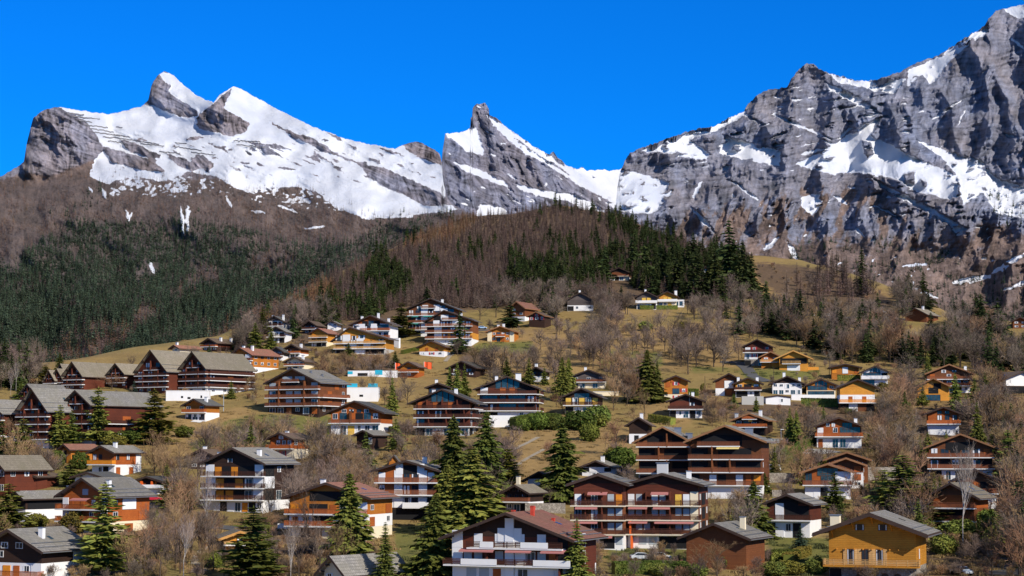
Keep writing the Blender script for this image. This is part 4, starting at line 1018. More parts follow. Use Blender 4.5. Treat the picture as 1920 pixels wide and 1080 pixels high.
def instancer(name, meshes, P, scale, rot, idx, label, cat, sz=None, group=None):
    """a wood or scrub of which nobody could count the members: points with instances"""
    col = bpy.data.collections.new(name + '_kinds')
    for i, m in enumerate(meshes):
        o = bpy.data.objects.new('%s_kind_%02d' % (name, i), m); col.objects.link(o)
    me = bpy.data.meshes.new(name); me.vertices.add(len(P)); me.vertices.foreach_set('co', np.ascontiguousarray(P, np.float32).ravel())
    for nm, ty, arr in (('size', 'FLOAT', scale), ('turn', 'FLOAT', rot), ('kind_index', 'INT', idx), ('tall', 'FLOAT', sz if sz is not None else np.ones(len(P)))):
        a = me.attributes.new(nm, ty, 'POINT'); a.data.foreach_set('value', np.asarray(arr, np.int32 if ty == 'INT' else np.float32))
    ob = bpy.data.objects.new(name, me); C.objects.link(ob); ob['kind'] = 'stuff'; ob['label'] = label; ob['category'] = cat
    ng = bpy.data.node_groups.new(name + '_nodes', 'GeometryNodeTree')
    ng.interface.new_socket('Geometry', in_out='INPUT', socket_type='NodeSocketGeometry'); ng.interface.new_socket('Geometry', in_out='OUTPUT', socket_type='NodeSocketGeometry')
    nd = ng.nodes; gi = nd.new('NodeGroupInput'); go = nd.new('NodeGroupOutput'); ci = nd.new('GeometryNodeCollectionInfo'); ci.inputs[0].default_value = col; ci.inputs[1].default_value = True; ci.inputs[2].default_value = True
    ip = nd.new('GeometryNodeInstanceOnPoints'); ip.inputs['Pick Instance'].default_value = True
    def attr(n, t):
        a = nd.new('GeometryNodeInputNamedAttribute'); a.data_type = t; a.inputs[0].default_value = n; return [o for o in a.outputs if o.enabled][0]
    cx = nd.new('ShaderNodeCombineXYZ'); ng.links.new(attr('turn', 'FLOAT'), cx.inputs[2])
    s = attr('size', 'FLOAT'); ml = nd.new('ShaderNodeMath'); ml.operation = 'MULTIPLY'; ng.links.new(s, ml.inputs[0]); ng.links.new(attr('tall', 'FLOAT'), ml.inputs[1])
    cs = nd.new('ShaderNodeCombineXYZ'); ng.links.new(s, cs.inputs[0]); ng.links.new(s, cs.inputs[1]); ng.links.new(ml.outputs[0], cs.inputs[2])
    ng.links.new(gi.outputs[0], ip.inputs['Points']); ng.links.new(ci.outputs[0], ip.inputs['Instance']); ng.links.new(attr('kind_index', 'INT'), ip.inputs['Instance Index'])
    ng.links.new(cx.outputs[0], ip.inputs['Rotation']); ng.links.new(cs.outputs[0], ip.inputs['Scale']); ng.links.new(ip.outputs[0], go.inputs[0])
    md = ob.modifiers.new('scatter', 'NODES'); md.node_group = ng
    return ob

PROTO = {}
def make_protos():
    def con(key, mat, h, r, var=3, seed=0, bk='bark', **kw):
        PROTO[key] = [(trunk_mesh(key + '_trunk', h * .95, h * .016 + .05, bk, seed=i), conifer_mesh(key + '_crown', seed + i, mat, h=h, r=r, **kw), h, r) for i in range(var)]
    con('spruce_hi', 'needles', 16, 4.2, 5, 10, nlev=42, nbr=14, nsp=14, droop=.42, rag=.42, gap=.07, powr=.75)
    con('spruce_slim', 'needles', 16, 2.6, 2, 20, nlev=42, nbr=12, nsp=11, droop=.38, rag=.28, gap=.06)
    con('spruce_blue', 'needles_blue', 14, 3.0, 2, 30, nlev=34, nbr=11, nsp=8, droop=.35, rag=.25)
    con('pine_hi', 'needles', 16, 4.6, 2, 40, nlev=30, nbr=10, nsp=16, droop=.15, rag=.45, gap=.16, powr=.62, base=.08, spray=.95)
    con('pine_yellow', 'needles_yellow', 14, 4.6, 2, 50, nlev=32, nbr=11, nsp=14, droop=.15, rag=.45, gap=.12, powr=.5, base=.06, spray=.95)
    con('spruce_mid', 'needles', 14, 3.2, 3, 60, nlev=28, nbr=10, nsp=9, droop=.42, rag=.35, spray=1.25)
    con('spruce_hill', 'needles_hill', 14, 3.7, 4, 70, nlev=24, nbr=9, nsp=7, droop=.42, rag=.45, spray=1.2, gap=.12)
    con('larch', 'larch', 15, 2.9, 3, 80, nlev=30, nbr=8, nsp=7, droop=.15, rag=.4, spray=.6, base=.12, powr=.65)
    con('larch_warm', 'larch_warm', 15, 2.6, 2, 90, nlev=24, nbr=8, nsp=6, droop=.12, rag=.3, spray=.8, base=.1, powr=.7)
    con('spruce_far', 'needles_far', 11.5, 2.1, 3, 100, nlev=10, nbr=6, nsp=3, droop=.5, rag=.35, spray=2.2)
    con('larch_far', 'larch_far', 11, 1.8, 3, 110, nlev=9, nbr=6, nsp=3, droop=.2, rag=.35, spray=1.5, powr=.7)
    con('larch_farwarm', 'larch_warm', 9.5, 1.6, 2, 115, nlev=9, nbr=6, nsp=3, droop=.2, rag=.35, spray=1.4, powr=.7)
    def bare(key, var=3, seed=0, twig='twigs', bk='bark', thick=1.0, **kw):
        PROTO[key] = [bare_meshes(key, seed + i, twig, bk, thick, **kw) + (kw['h'], kw['h'] * .4) for i in range(var)]
    bare('bare_hi', 3, 200, h=10, spread=1.0, kids=(7, 5, 5, 5, 4), r0=.16, wmin=.017, thick=1.0)
    bare('bare_brown', 3, 210, twig='twigs_brown', h=9, spread=.85, kids=(8, 6, 5, 5, 4), r0=.13, wmin=.019, multi=1, trunkh=.12)
    bare('birch', 2, 220, twig='twigs_pale', bk='bark_pale', h=14, spread=.7, kids=(11, 5, 5, 4, 4), r0=.15, wmin=.014, up=.7, trunkh=.3)
    bare('bare_mid', 5, 230, h=9, spread=1.2, levels=4, kids=(11, 8, 7, 5), r0=.16, wmin=.024, thick=1.15, trunkh=.18)
    bare('bare_midbrown', 4, 240, twig='twigs_brown', h=8, spread=1.1, levels=4, kids=(11, 8, 7, 5), r0=.12, wmin=.024, thick=1.15, trunkh=.12)
    bare('bush', 3, 250, h=3.2, spread=1.1, levels=4, kids=(6, 6, 6, 4), r0=.035, wmin=.016, multi=5, trunkh=.1, thick=1.1)
    bare('bush_brown', 3, 260, twig='twigs_brown', h=3.0, spread=1.1, levels=4, kids=(6, 6, 6, 4), r0=.035, wmin=.017, multi=5, trunkh=.1, thick=1.2)
    # leafy round bushes
    def leafy(key, mat, n, seed, var=2):
        L = []
        for i in range(var):
            rng = np.random.RandomState(seed + i); d = unit(rng.normal(0, 1, (n, 3))); rr = 1 + .22 * fbm(d[:, 0] * 2 + 9, d[:, 1] * 2 + d[:, 2] * 3, 3, seed)
            lump = .82 + .28 * noise2(d[:, 0] * 3.1 + 5, d[:, 2] * 3.1 + d[:, 1] * 2.3, seed + i)
            c = d * (rr * lump * rng.uniform(.8, 1.04, n))[:, None]; c[:, 2] = (c[:, 2] + .85) * .9
            u = unit(rng.normal(0, 1, (n, 3)) + d * .4) * rng.uniform(.06, .13, n)[:, None]; v = unit(np.cross(u, d + rng.normal(0, .5, (n, 3)))) * rng.uniform(.03, .07, n)[:, None]
            V, Fc = diamonds(c, u, v); L.append(np_mesh(key, V, Fc, mat))
        PROTO[key] = L
    leafy('bush_green', 'hedge_leaf', 2600, 300); leafy('bush_olive', 'olive_leaf', 2600, 310); leafy('bush_needles', 'needles', 2600, 320)

TREES = []   # (px, row, hpx) of every individual for the report of neighbours
def near_phrase(px, row, w=0):
    """name the house that a plant stands beside"""
    best = None
    for H in HOUSES:
        cx = (H['x0'] + H['x1']) / 2
        dx = px - cx; dy = row - H['base']
        hw = (H['x1'] - H['x0']) / 2
        ex = max(0, abs(dx) - hw); d = math.hypot(ex, dy * 1.3)
        if best is None or d < best[0]: best = (d, H, dx / max(hw, 1), dy)
    d, H, rx, dy = best
    if abs(rx) > .8: rel = 'right of' if rx > 0 else 'left of'
    elif dy > -2: rel = 'below'
    else: rel = 'behind'
    return rel, H['short'], d

SPECIES = {'spruce_hi': ('spruce_tree', 'broad dark green spruce', 'spruce tree'), 'spruce_slim': ('spruce_tree', 'slim dark green spruce', 'spruce tree'), 'spruce_blue': ('spruce_tree', 'bluish green spruce', 'spruce tree'),
           'pine_hi': ('pine_tree', 'green pine with layered boughs', 'pine tree'), 'pine_yellow': ('pine_tree', 'yellow green bushy pine', 'pine tree'), 'spruce_mid': ('spruce_tree', 'small dark spruce', 'spruce tree'),
           'spruce_hill': ('spruce_tree', 'dark spruce', 'spruce tree'), 'larch': ('larch_tree', 'leafless larch', 'larch tree'), 'larch_warm': ('larch_tree', 'rusty leafless larch', 'larch tree'),
           'bare_hi': ('bare_tree', 'leafless grey tree', 'bare tree'), 'bare_brown': ('bare_tree', 'leafless brown tree', 'bare tree'), 'birch': ('birch_tree', 'white stemmed leafless birch', 'birch tree'),
           'bare_mid': ('bare_tree', 'leafless grey tree', 'bare tree'), 'bare_midbrown': ('bare_tree', 'leafless brown tree', 'bare tree'), 'bush': ('bare_shrub', 'leafless grey shrub', 'shrub'), 'bush_brown': ('bare_shrub', 'leafless brown shrub', 'shrub')}
USED = {}
def tree(key, px, row, hpx, wpx=None, label=None, pos=None, group=None, lean=0, rng=random):
    """one individual tree: trunk mesh carrying its crown"""
    p = pos or ground_at(px, row)
    if p is None: return None
    x, y, z = p; s = y / F
    tr, cr, h, r = rng.choice(PROTO[key]); H = hpx * s; k = H / h
    kw = k if wpx is None else (wpx * s / 2) / r
    nm, ph, cat = SPECIES[key]
    e = bpy.data.objects.new(nm, tr); C.objects.link(e); c = bpy.data.objects.new('crown', cr); C.objects.link(c); c.parent = e
    e.location = (x, y, z - .1); e.scale = (kw, kw, k); e.rotation_euler = (0, lean, rng.uniform(0, 6.28))
    e['category'] = cat
    if label: e['label'] = label
    else:
        if group: e['label'] = group[1]; e['group'] = group[0]
        else:
            rel, sh, d = near_phrase(px, row)
            size = 'tall' if hpx > 100 else ('middling' if hpx > 55 else 'small')
            ph2 = ph.replace('small ', '')
            txt = '%s %s just %s the %s' % (size, ph2, rel, sh)
            USED.setdefault(txt, []).append((px, e))
            e['label'] = txt
    TREES.append((px, row, hpx)); return e

def finish_labels():
    """where several look alike at one house, number them off by their place from the left"""
    ordw = ['first', 'second', 'third', 'fourth', 'fifth', 'sixth', 'seventh', 'eighth']
    for txt, L in USED.items():
        if len(L) < 2: continue
        L.sort(key=lambda q: q[0])
        for i, (px, e) in enumerate(L):
            if i < 8: e['label'] = (txt + ', %s from the left' % ordw[i])
            else: e['label'] = txt + ', further right'; e['group'] = txt
    for txt, L in USED.items():
        for px, e in L:
            w = e['label'].split()
            if len(w) > 16: e['label'] = ' '.join(w for w in w if w not in ('just', 'middling', 'the'))
# ------------------------------------------------------------------ the village
def lbl(s): return s
def build_village():
    H = house; AP = 'apartment building'; CH = 'chalet'
    GA = 'steep gabled holiday apartments of the left slope'
    # steep gabled dark red-brown blocks, upper terrace row
    def steep(short, label, xl, xr, base, eave, apex, th, L, nf, roof='tan', side='', white=False, gb='f', nm=0, smat='W'):
        fl = ['%s|%s|' % (smat if white else 'M', 'ww.w')] + ['M|dfdOfd|d'] * (nf - 1)
        return H(short, label, AP, xl, xr, base, eave, apex, th, L, fl, gable='M|dfd|d|.25,.75', roof=roof, oh=.9, ohf=1.6, bd=1.4, fascia='fascia_dark', side=side, name='apartment_building', thick=.2)
    steep('farthest left steep gabled block', 'small steep gabled dark wood block, farthest left of the upper terrace row', 86, 107, 728, 716, 695, 33, 12, 2)
    steep('second steep gabled block', 'small steep gabled dark wood block, second from left in the upper terrace row', 101, 122, 728, 714, 692, 33, 13, 2)
    steep('third steep gabled block', 'dark wood block with tan roof peak just left of a long tan roof', 108, 128, 722, 706, 683, 33, 14, 2)
    steep('long tan roofed block', 'dark red-brown apartment block with long tan rust-edged steep roof, upper terrace', 119, 160, 731, 708, 679, 33, 25, 3, 'tan')
    steep('narrow tan roofed block', 'smaller steep gabled dark block between two long tan roofs', 204, 238, 727, 704, 682, 33, 20, 3, 'tan')
    steep('tallest upper steep block', 'tall four storey steep gabled dark wood block with white balcony edges', 254, 318, 737, 699, 657, 33, 23, 4, 'tan')
    steep('right end steep block', 'steep gabled dark wood block with vents in its tan roof, right end of upper row', 338, 391, 739, 694, 660, 36, 22, 4, 'tan', side='ww.w/dfOfd|d/dfOfd|d/dfdfd|d', white=True)
    # lower row
    steep('left edge steep block', 'grey roofed steep gabled dark block cut by the left picture edge', -52, 12, 832, 778, 750, 33, 26, 4, 'grey', white=True)
    steep('lower peak behind', 'steep grey roof peak showing behind the lower dark gabled block', 42, 70, 800, 740, 721, 33, 12, 4, 'grey')
    steep('lower left steep block', 'four storey steep gabled dark block with bluish white basement, lower row', 31, 96, 838, 774, 729, 33, 25, 5, 'grey', white=True)
    steep('lower right steep block', 'wide grey roofed dark block behind two tall conifers with yellow parasols, lower row', 116, 176, 832, 762, 733, 33, 27, 4, 'grey', side='ww.w/dfOfd|d/dfOfd|d', white=True)
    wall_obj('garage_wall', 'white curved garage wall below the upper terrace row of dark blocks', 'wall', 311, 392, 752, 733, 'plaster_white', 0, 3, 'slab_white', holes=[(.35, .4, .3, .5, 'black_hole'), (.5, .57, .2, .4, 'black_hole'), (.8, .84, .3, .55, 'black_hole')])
    H('little chalet on the grass knoll', 'little brown and white chalet alone on the grass knoll with white outside stair', CH, 346, 386, 788, 762, 749, 24, 8, ['W|dDd', 'O|w.w|r'], 'O|', 'slate', oh=1.0, chim=[(.4, .4)])
    H('distant dark chalet', 'dark brown chalet with red balcony above the left apartment blocks', CH, 380, 408, 658, 645, 635, 34, 12, ['D|www', 'M|ddd|r'], 'D|', 'brown', chim=[(.5, .3), (.5, .8)])
    H('red roofed orange chalet', 'orange chalet with red tiled roof and white pillars beside the dark blocks', CH, 432, 474, 700, 668, 653, 33, 15, ['W|wDw', 'O|pdp|b', 'O|pddp|b'], 'O|', 'red', fascia='fascia_dark', side='w.w/wwww/wbbw', chim=[(-.3, .2, 1.6), (.3, .25, 1.6)])
    H('tiny red roof', 'tiny red tiled roof peeking above the trees behind the apartment blocks', 'house', 322, 338, 668, 655, 648, 40, 10, ['C|w', 'C|w'], 'C|', 'red', chim=[(-.2, .1)])
    H('upper white villa', 'grey roofed white villa in the trees at the forest edge', 'house', 500, 530, 622, 604, 593, 15, 9, ['W|dpd', 'W|dkd|k'], 'G|', 'slate', chim=[(-.4, .3), (.7, .2, 2.2)])
    H('lower white villa', 'white villa with black rails in the trees just under another', 'house', 503, 534, 643, 624, 613, 12, 9, ['W|kDk', 'W|dwd|k'], 'G|', 'grey')
    H('brown shed chalet', 'dark weathered chalet left of a white gable near the forest', CH, 570, 592, 626, 612, 602, 20, 8, ['D|ww', 'D|dd|d'], 'D|', 'brown')
    H('white gabled house', 'small white gabled house among bare trees near the forest', 'house', 614, 632, 620, 609, 602, 10, 7, ['W|w', 'W|ww'], 'W|w', 'grey')
    H('amber chalet with red roof', 'amber chalet with pinkish red roof beside the long flat gabled building', CH, 583, 613, 650, 627, 616, 22, 10, ['C|dkd', 'A|dkd|h', 'A|oo|h'], 'A|', 'pink', chim=[(-.5, .2)])
    H('long amber building', 'long low amber apartment building over a white garage deck', AP, 628, 722, 664, 638, 614, 14, 12, ['K|kkGkk', 'A|odPdPdo|h', 'A|dPdPood|h'], 'A|gPdg', 'brown', ax=-.2, chim=[(.2, .2), (-.3, .3)], oh=1.8)
    H('white and wood villa', 'large white and brown villa with sweeping white outside stair', 'house', 661, 730, 648, 610, 592, 14, 12, ['W|dPdPdw', 'W|dPkPdd|r', 'W|dPdPgg|r'], 'R|kgk', 'brown', chim=[(-.5, .2, 1.7), (.25, .2, 1.9), (.6, .5)], oh=1.6)
    wall_obj('outside_stair', 'white sloping stair wall right of the large villa', 'stairs', 729, 748, 652, 634, 'plaster_white', 30, 1.2)
    H('small red balcony chalet', 'small chalet with red balcony below the long amber building', CH, 535, 562, 672, 656, 646, 20, 8, ['W|wDw', 'R|dd|r'], 'D|', 'brown', chim=[(.6, .3)])
    H('grey shingled house', 'grey shingled house half hidden by bare trees', 'house', 508, 530, 676, 662, 651, 10, 8, ['W|ww', 'G|ww|k'], 'G|', 'slate')
    H('cream yellow chalet', 'pale cream yellow chalet above the large brown timber block', CH, 537, 570, 694, 680, 670, 20, 9, ['C|wdw', 'C|bdw|b'], 'C|', 'brown', chim=[(.4, .3)])
    H('large brown timber block', 'large brown timber apartment block with four storeys of balconies on grass', AP, 500, 600, 777, 720, 692, 26, 17, ['D|DDOwDO', 'B|DFvvFD|b', 'B|DFvvFv|b', 'B|vFkkFv|b'], 'B|vv|b|.3,.62', 'grey', fhp=15.5, chim=[(.3, .3, .6, 'metal_grey', .3), (.5, .5, .6, 'metal_grey', .3)], side='www/.O.w|b/.O.w|b/..Ow', oh=1.2, fascia='fascia_dark')
    H('lower brown chalet', 'broad brown chalet with white balcony edge under the timber block', CH, 620, 712, 816, 776, 753, 12, 14, ['W|wDywwD', 'R|wgFkgw|b'], 'R|wbbw', 'slate', oh=1.8, chim=[(-.6, .4)], fascia='fascia_dark')
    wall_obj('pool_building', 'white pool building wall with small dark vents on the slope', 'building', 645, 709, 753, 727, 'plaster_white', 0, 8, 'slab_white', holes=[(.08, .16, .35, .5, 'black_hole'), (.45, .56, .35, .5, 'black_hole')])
    for i, (a, b, l) in enumerate(((646, 670, 'pale blue pool screen at the left end of the white terrace'), (690, 708, 'bright cyan pool screen at the right end of the white terrace'))): wall_obj('pool_screen', l, 'screen', a, b, 727, 719, 'banner_cyan', 0, .1, y=ground_at(677, 753)[1] + 1.5 + i * .3)
    wall_obj('pool_terrace', 'upper white terrace behind the cyan pool screens', 'terrace', 652, 745, 706, 695, 'slab_white', 0, 4, holes=[(.0, .1, .4, .9, 'banner_cyan'), (.55, .7, .3, 1.1, 'banner_cyan'), (.2, .4, .1, .6, 'black_hole')])
    H('orange red cabin', 'small orange and red cabin between red banners', CH, 751, 783, 708, 690, 679, 15, 8, ['R|OwO', 'O|.b.|r'], 'O|', 'brown')
    for a, b, t_, bs, l in ((741, 750, 680, 706, 'red banner on a white mast left of the orange cabin'), (795, 809, 678, 704, 'red banner right of the orange cabin')):
        gx, gy, gz = ground_at((a + b) / 2, bs); s = gy / F; h_ = (bs - t_) * s; w_ = (b - a) * s
        o = empty('banner_flag', (gx, gy, gz), 0, l, 'flag'); MB().cyl(-w_ / 2, 0, -.5, h_, .07).build('mast', 'frame_white', o)
        fl = MB(); n = 8
        for i in range(n):
            f = lambda q: (-w_ / 2 + .07 + w_ * q, .22 * math.sin(q * 9)); (p, q), (u, v) = f(i / n), f((i + 1) / n); fl.quadpoly([(p, q, h_ * .5), (u, v, h_ * .5 - .06 * i), (u, v, h_ * .98 - .06 * i), (p, q, h_ * .98)])
        fl.build('cloth', 'banner_red', o)
    # centre top
    H('tall white and wood block', 'tall white and brown apartment block with green awnings at the wood edge', AP, 764, 852, 632, 581, 560, 12, 14, ['W|kkPkPDD', 'B|ddPddPd|b', 'B|ddPddPd|b', 'B|ddPddPg|b'], 'B|gPkPg|b|.3,.6', 'slate', awn=[(1, 0, .25, 'awning_teal'), (2, 0, .25, 'awning_teal'), (2, .35, .6, 'awning_teal')], chim=[(-.2, .5), (.3, .4)], oh=1.6)
    H('second white and wood block', 'dark roofed white and brown block stepping down in front of the tall one', AP, 800, 884, 647, 603, 582, 12, 13, ['W|kPwPDw', 'A|kPddPd|b', 'B|kPddPd|b', 'B|kPddPDd|b'], 'B|kPg|b|.35,.7', 'slate', ax=-.1, oh=1.4, chim=[(.5, .5)])
    H('amber top chalet', 'small chalet, amber wood over white base, below the tall block', CH, 786, 833, 668, 652, 640, 14, 9, ['W|wrw', 'A|.O.O.'], 'A|', 'brown', oh=1.0)
    H('symmetric orange chalet', 'symmetrical orange chalet with cream corner piers on the upper meadow', CH, 914, 964, 641, 623, 612, 12, 9, ['O|cwdOwc', 'O|cwgwwc|r|.33,.66'], 'O|', 'brown', oh=.9, chim=[(-.25, .3, 1.2), (.1, .3, 1.2)], fascia='fascia_light')
    H('red windowed cabin', 'dark brown cabin with red framed windows on the upper meadow', CH, 992, 1021, 614, 594, 585, 22, 8, ['D|...', 'D|rwr'], 'D|r', 'brown', oh=.9, fascia='fascia_light')
    H('cabin behind red windowed', 'reddish roofed cabin among trees behind the red windowed one', CH, 957, 984, 602, 580, 566, 30, 12, ['W|k.', 'B|ww', 'B|w.'], 'B|', 'pink', fascia='fascia_light')
    H('purple brown hillside house', 'wide low gabled purplish brown house with white base behind bare trees', 'house', 1064, 1112, 583, 564, 549, 5, 9, ['W|kw.w', 'G|....'], 'G|.', 'slate', chim=[(-.05, .3)])
    H('screened dark chalet', 'dark roofed chalet hidden behind three conifers mid slope', CH, 842, 892, 706, 692, 678, 20, 10, ['D|w.w', 'D|dd'], 'D|', 'roof_dark')
    H('tiny cabin in conifers', 'tiny dark roofed cabin with white post beside slender conifers', CH, 996, 1018, 716, 698, 689, 20, 7, ['W|w.', 'D|dd'], 'D|', 'brown', chim=[(-.3, .3, 1.6)])
    H('black roof behind', 'small black roofed chalet peeking over the wide black balcony block', CH, 803, 840, 760, 728, 719, 5, 8, ['D|www', 'D|ddd', 'D|ddd'], 'D|', 'roof_dark', chim=[(-.2, .3)])
    H('black balcony block', 'wide dark chalet block with orange blinds and three white balcony edges', AP, 780, 880, 817, 758, 731, 12, 12, ['K|kDwDkD', 'M|gfkfgf|d', 'M|dfdfkf|d', 'M|OfOfOfk|d'], 'D|T', 'roof_dark', fhp=16.7, side='kDk/dfd|d/dfd|d/OfO|d', oh=2.4, slab='slab_white', chim=[(-.35, .3), (.3, .3)], fascia='fascia_dark')
    H('white banded block', 'wide dark chalet block with white banded balconies and pinkish red shutters', AP, 899, 1004, 786, 731, 707, 6, 12, ['W|kkGGww', 'M|gdggdk|d', 'M|ggdggd|d', 'M|s.OOkk|d'], 'D|T', 'roof_dark', fhp=15.5, side='kDk/dfd|d/dfd|d/OfO|d', oh=1.8, chim=[(-.35, .2, 1.4), (.3, .2, 2.0, 'plaster_white', .8)])
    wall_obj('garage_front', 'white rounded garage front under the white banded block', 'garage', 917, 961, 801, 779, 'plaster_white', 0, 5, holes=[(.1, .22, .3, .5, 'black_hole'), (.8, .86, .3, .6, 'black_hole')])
    H('brown over cream chalet', 'brown chalet over cream ground floor with a flat white balcony line', CH, 1074, 1134, 728, 707, 694, 6, 9, ['C|DDcDc', 'G|w.w.w|b'], 'G|', 'brown', oh=.9, chim=[(-.2, .3, 1.3)])
    H('yellow shuttered chalet', 'dark roofed chalet with yellow shutters and blue gable glazing', CH, 1060, 1122, 778, 746, 729, 10, 10, ['C|kwDw', 'D|yDyDy|d'], 'D|gg', 'roof_dark', oh=1.3)
    wall_obj('terrace_wall', 'low cream terrace wall right of the brown over cream chalet', 'wall', 1112, 1160, 742, 735, 'plaster_cream', 0, .4, 'slab_white')
    # upper right
    H('chalet in the conifers', 'dark brown chalet with white base high among the conifers', CH, 1144, 1178, 526, 512, 502, 10, 9, ['W|DkDc', 'B|....|b'], 'D|', 'roof_brown', slab='slab_cream')
    H('speck white house', 'tiny white house with orange gable deep in the conifers', 'house', 1318, 1328, 516, 507, 500, 5, 6, ['W|w', 'W|w'], 'O|', 'brown')
    H('grey upper chalet', 'grey wood chalet with orange shutter beside a yellow one', CH, 1194, 1230, 580, 558, 547, 8, 9, ['W|DcDk', 'G|.yy.|w'], 'G|', 'slate', chim=[(-.1, .3)])
    H('bright yellow upper chalet', 'bright yellow chalet with tall white chimney beside a grey one', CH, 1235, 1268, 576, 557, 547, 8, 9, ['C|Dwyc', 'A|.yy.|w'], 'A|', 'brown', chim=[(.75, .1, 2.2, 'plaster_white', .6)])
    wall_obj('conservatory', 'small pale white and glass annex right of the bright yellow chalet', 'annex', 1264, 1282, 576, 562, 'plaster_white', 10, 4, 'blind_grey', holes=[(.1, .45, .2, .8, 'glass_blue'), (.55, .9, .2, .8, 'glass_blue')])
    H('brown and white chalet by the drive', 'red-brown chalet over white base at the top of the drive', CH, 1397, 1444, 686, 651, 637, 14, 9, ['S|k.DG', 'W|Drkk', 'M|sr.r|d'], 'M|', 'roof_dark', oh=.9)
    H('small orange chalet', 'small reddish orange chalet left of the big honey yellow one', CH, 1428, 1462, 690, 671, 660, 8, 9, ['O|.o', 'R|ww|h'], 'R|', 'brown', fascia='fascia_light')
    H('honey yellow chalet', 'big honey yellow chalet with yellow roof edge and white garage door', CH, 1462, 1514, 695, 674, 658, 10, 10, ['A|.GG.', 'A|kkk|h|.1,.75'], 'A|', 'grey', fascia='fascia_honey', oh=1.9)
    wall_obj('plank_wall', 'low honey yellow plank wall at the right of the yellow chalet', 'wall', 1514, 1535, 694, 688, 'wood_amber', 0, .3)
    # right middle row
    H('pink orange chalet', 'pinkish orange chalet with red shutters and a lower front gable', CH, 1246, 1289, 752, 716, 705, 6, 9, ['C|.rk', 'O|.gr', 'O|Or.'], 'O|O.O', 'slate', oh=.9)
    H('flagpole chalet', 'dark gabled chalet over white base with a pole in front', CH, 1256, 1316, 784, 754, 740, 6, 10, ['W|kwDkw', 'M|...d.|d'], 'D|', 'roof_dark', oh=1.2, chim=[(.35, .3)])
    H('brown barn chalet', 'dark brown chalet left of the orange one on its retaining wall', CH, 1342, 1392, 742, 716, 701, 6, 10, ['B|PO.', 'B|.P.'], 'B|', 'brown', oh=.7)
    H('orange chalet on wall', 'orange chalet with window boxes above a beige retaining wall', CH, 1380, 1425, 745, 721, 709, 6, 9, ['W|kkwk', 'A|wkw|d'], 'A|', 'brown', oh=1.2, chim=[(-.6, .2), (.6, .2)])
    wall_obj('retaining_wall', 'beige retaining wall under the orange chalet', 'wall', 1391, 1432, 759, 743, 'concrete', 0, 1)
    H('white dark gabled chalet', 'white chalet with dark gable and two white chimneys', CH, 1449, 1503, 740, 721, 706, 6, 10, ['W|DDwDD', 'W|wwDww'], 'D|', 'roof_dark', oh=1.2, chim=[(-.15, .2, 1.5), (.7, .2)])
    H('flat white garage', 'flat roofed white garage with one window below the white chalet', 'garage', 1436, 1482, 759, 745, 742, 0, 6, ['W|..w.'], 'W|', 'slate', oh=.1, ohf=.2)
    H('glass front orange chalet', 'orange chalet with wide glazed gable front on a white terrace', CH, 1513, 1566, 742, 725, 711, 6, 11, ['C|gggg', 'O|gggw'], 'O|T', 'brown', oh=1.4)
    wall_obj('terrace_wall', 'long white terrace wall below the glass front orange chalet', 'wall', 1484, 1566, 752, 740, 'plaster_white', 0, .6)
    H('orange red shutter chalet', 'bright orange chalet with red shutter and long orange balcony', CH, 1576, 1640, 771, 728, 712, 4, 11, ['B|kP.k', 'W|.OsOs|o', 'A|.....'], 'A|', 'brown', oh=1.3, sdown=3)
    H('flat roofed bungalow', 'low flat roofed bungalow with an orange and white front', 'house', 1560, 1610, 712, 690, 683, 8, 9, ['O|.k.wO', 'O|o.P.O'], 'O|', 'tan', oh=1.2)
    H('blue glass chalet', 'white chalet with big blue glass gable and white terraces', CH, 1618, 1664, 724, 700, 687, 8, 9, ['W|gg..', 'W|gggk|w'], 'W|T', 'roof_dark', oh=1.3)
    H('light roofed dark chalet', 'dark chalet with pale weathered roof and twin chimneys above the twin block', CH, 1380, 1434, 816, 790, 776, 20, 10, ['D|kkkk', 'D|wdwO|r'], 'D|wyk|r', 'tan', fascia='fascia_light', oh=1.5, chim=[(-.8, .3, 1.6, 'plaster_grey'), (.4, .3, 1.6)])
    H('blue gable wood chalet', 'wood chalet with steep blue glass gable over a bluish white base', CH, 1533, 1614, 840, 802, 784, 10, 11, ['W|O.DDss', 'R|s.wggg|r'], 'R|ww.gg', 'slate', oh=1.6, fascia='fascia_dark', chim=[(.6, .3, 1.2)])
    # right side
    H('brown chalet pair upper', 'large brown chalet with light roof edge behind a smaller orange one', CH, 1742, 1818, 736, 702, 684, 8, 12, ['W|kwDkw', 'B|wwwDw|b', 'B|O.w..|b'], 'B|wb', 'brown', fascia='fascia_light', oh=1.3, chim=[(.7, .3, 1.6)])
    H('orange chalet pair lower', 'orange chalet with white porch rail in front of a larger brown one', CH, 1722, 1779, 752, 728, 710, 10, 10, ['A|ggg.', 'A|.k.'], 'A|.k', 'brown', oh=1.2, fascia='fascia_light')
    H('right edge white wall chalet', 'brown roofed chalet with bright white wall at the right picture edge', CH, 1884, 1950, 738, 714, 697, -18, 14, ['D|kkk', 'W|w.wO'], 'W|', 'brown', oh=2.4)
    H('grey roof in the brush', 'lone grey tiled hip like roof sunk in brush by the upper road', 'house', 1700, 1735, 603, 592, 578, 34, 14, ['B|....'], 'B|', 'tan', chim=[(.1, .5, 1.4)])
    H('far right reddish house', 'reddish brown house in trees at the far right edge', 'house', 1900, 1925, 616, 604, 595, 10, 8, ['B|ww', 'B|ww'], 'B|', 'brown')
    H('garage door chalet', 'orange-brown chalet on top of a wide white garage', CH, 1742, 1797, 816, 778, 764, 10, 10, ['W|GGG.', 'R|.bbb|r'], 'R|bb', 'slate', oh=1.3, fascia='fascia_dark')
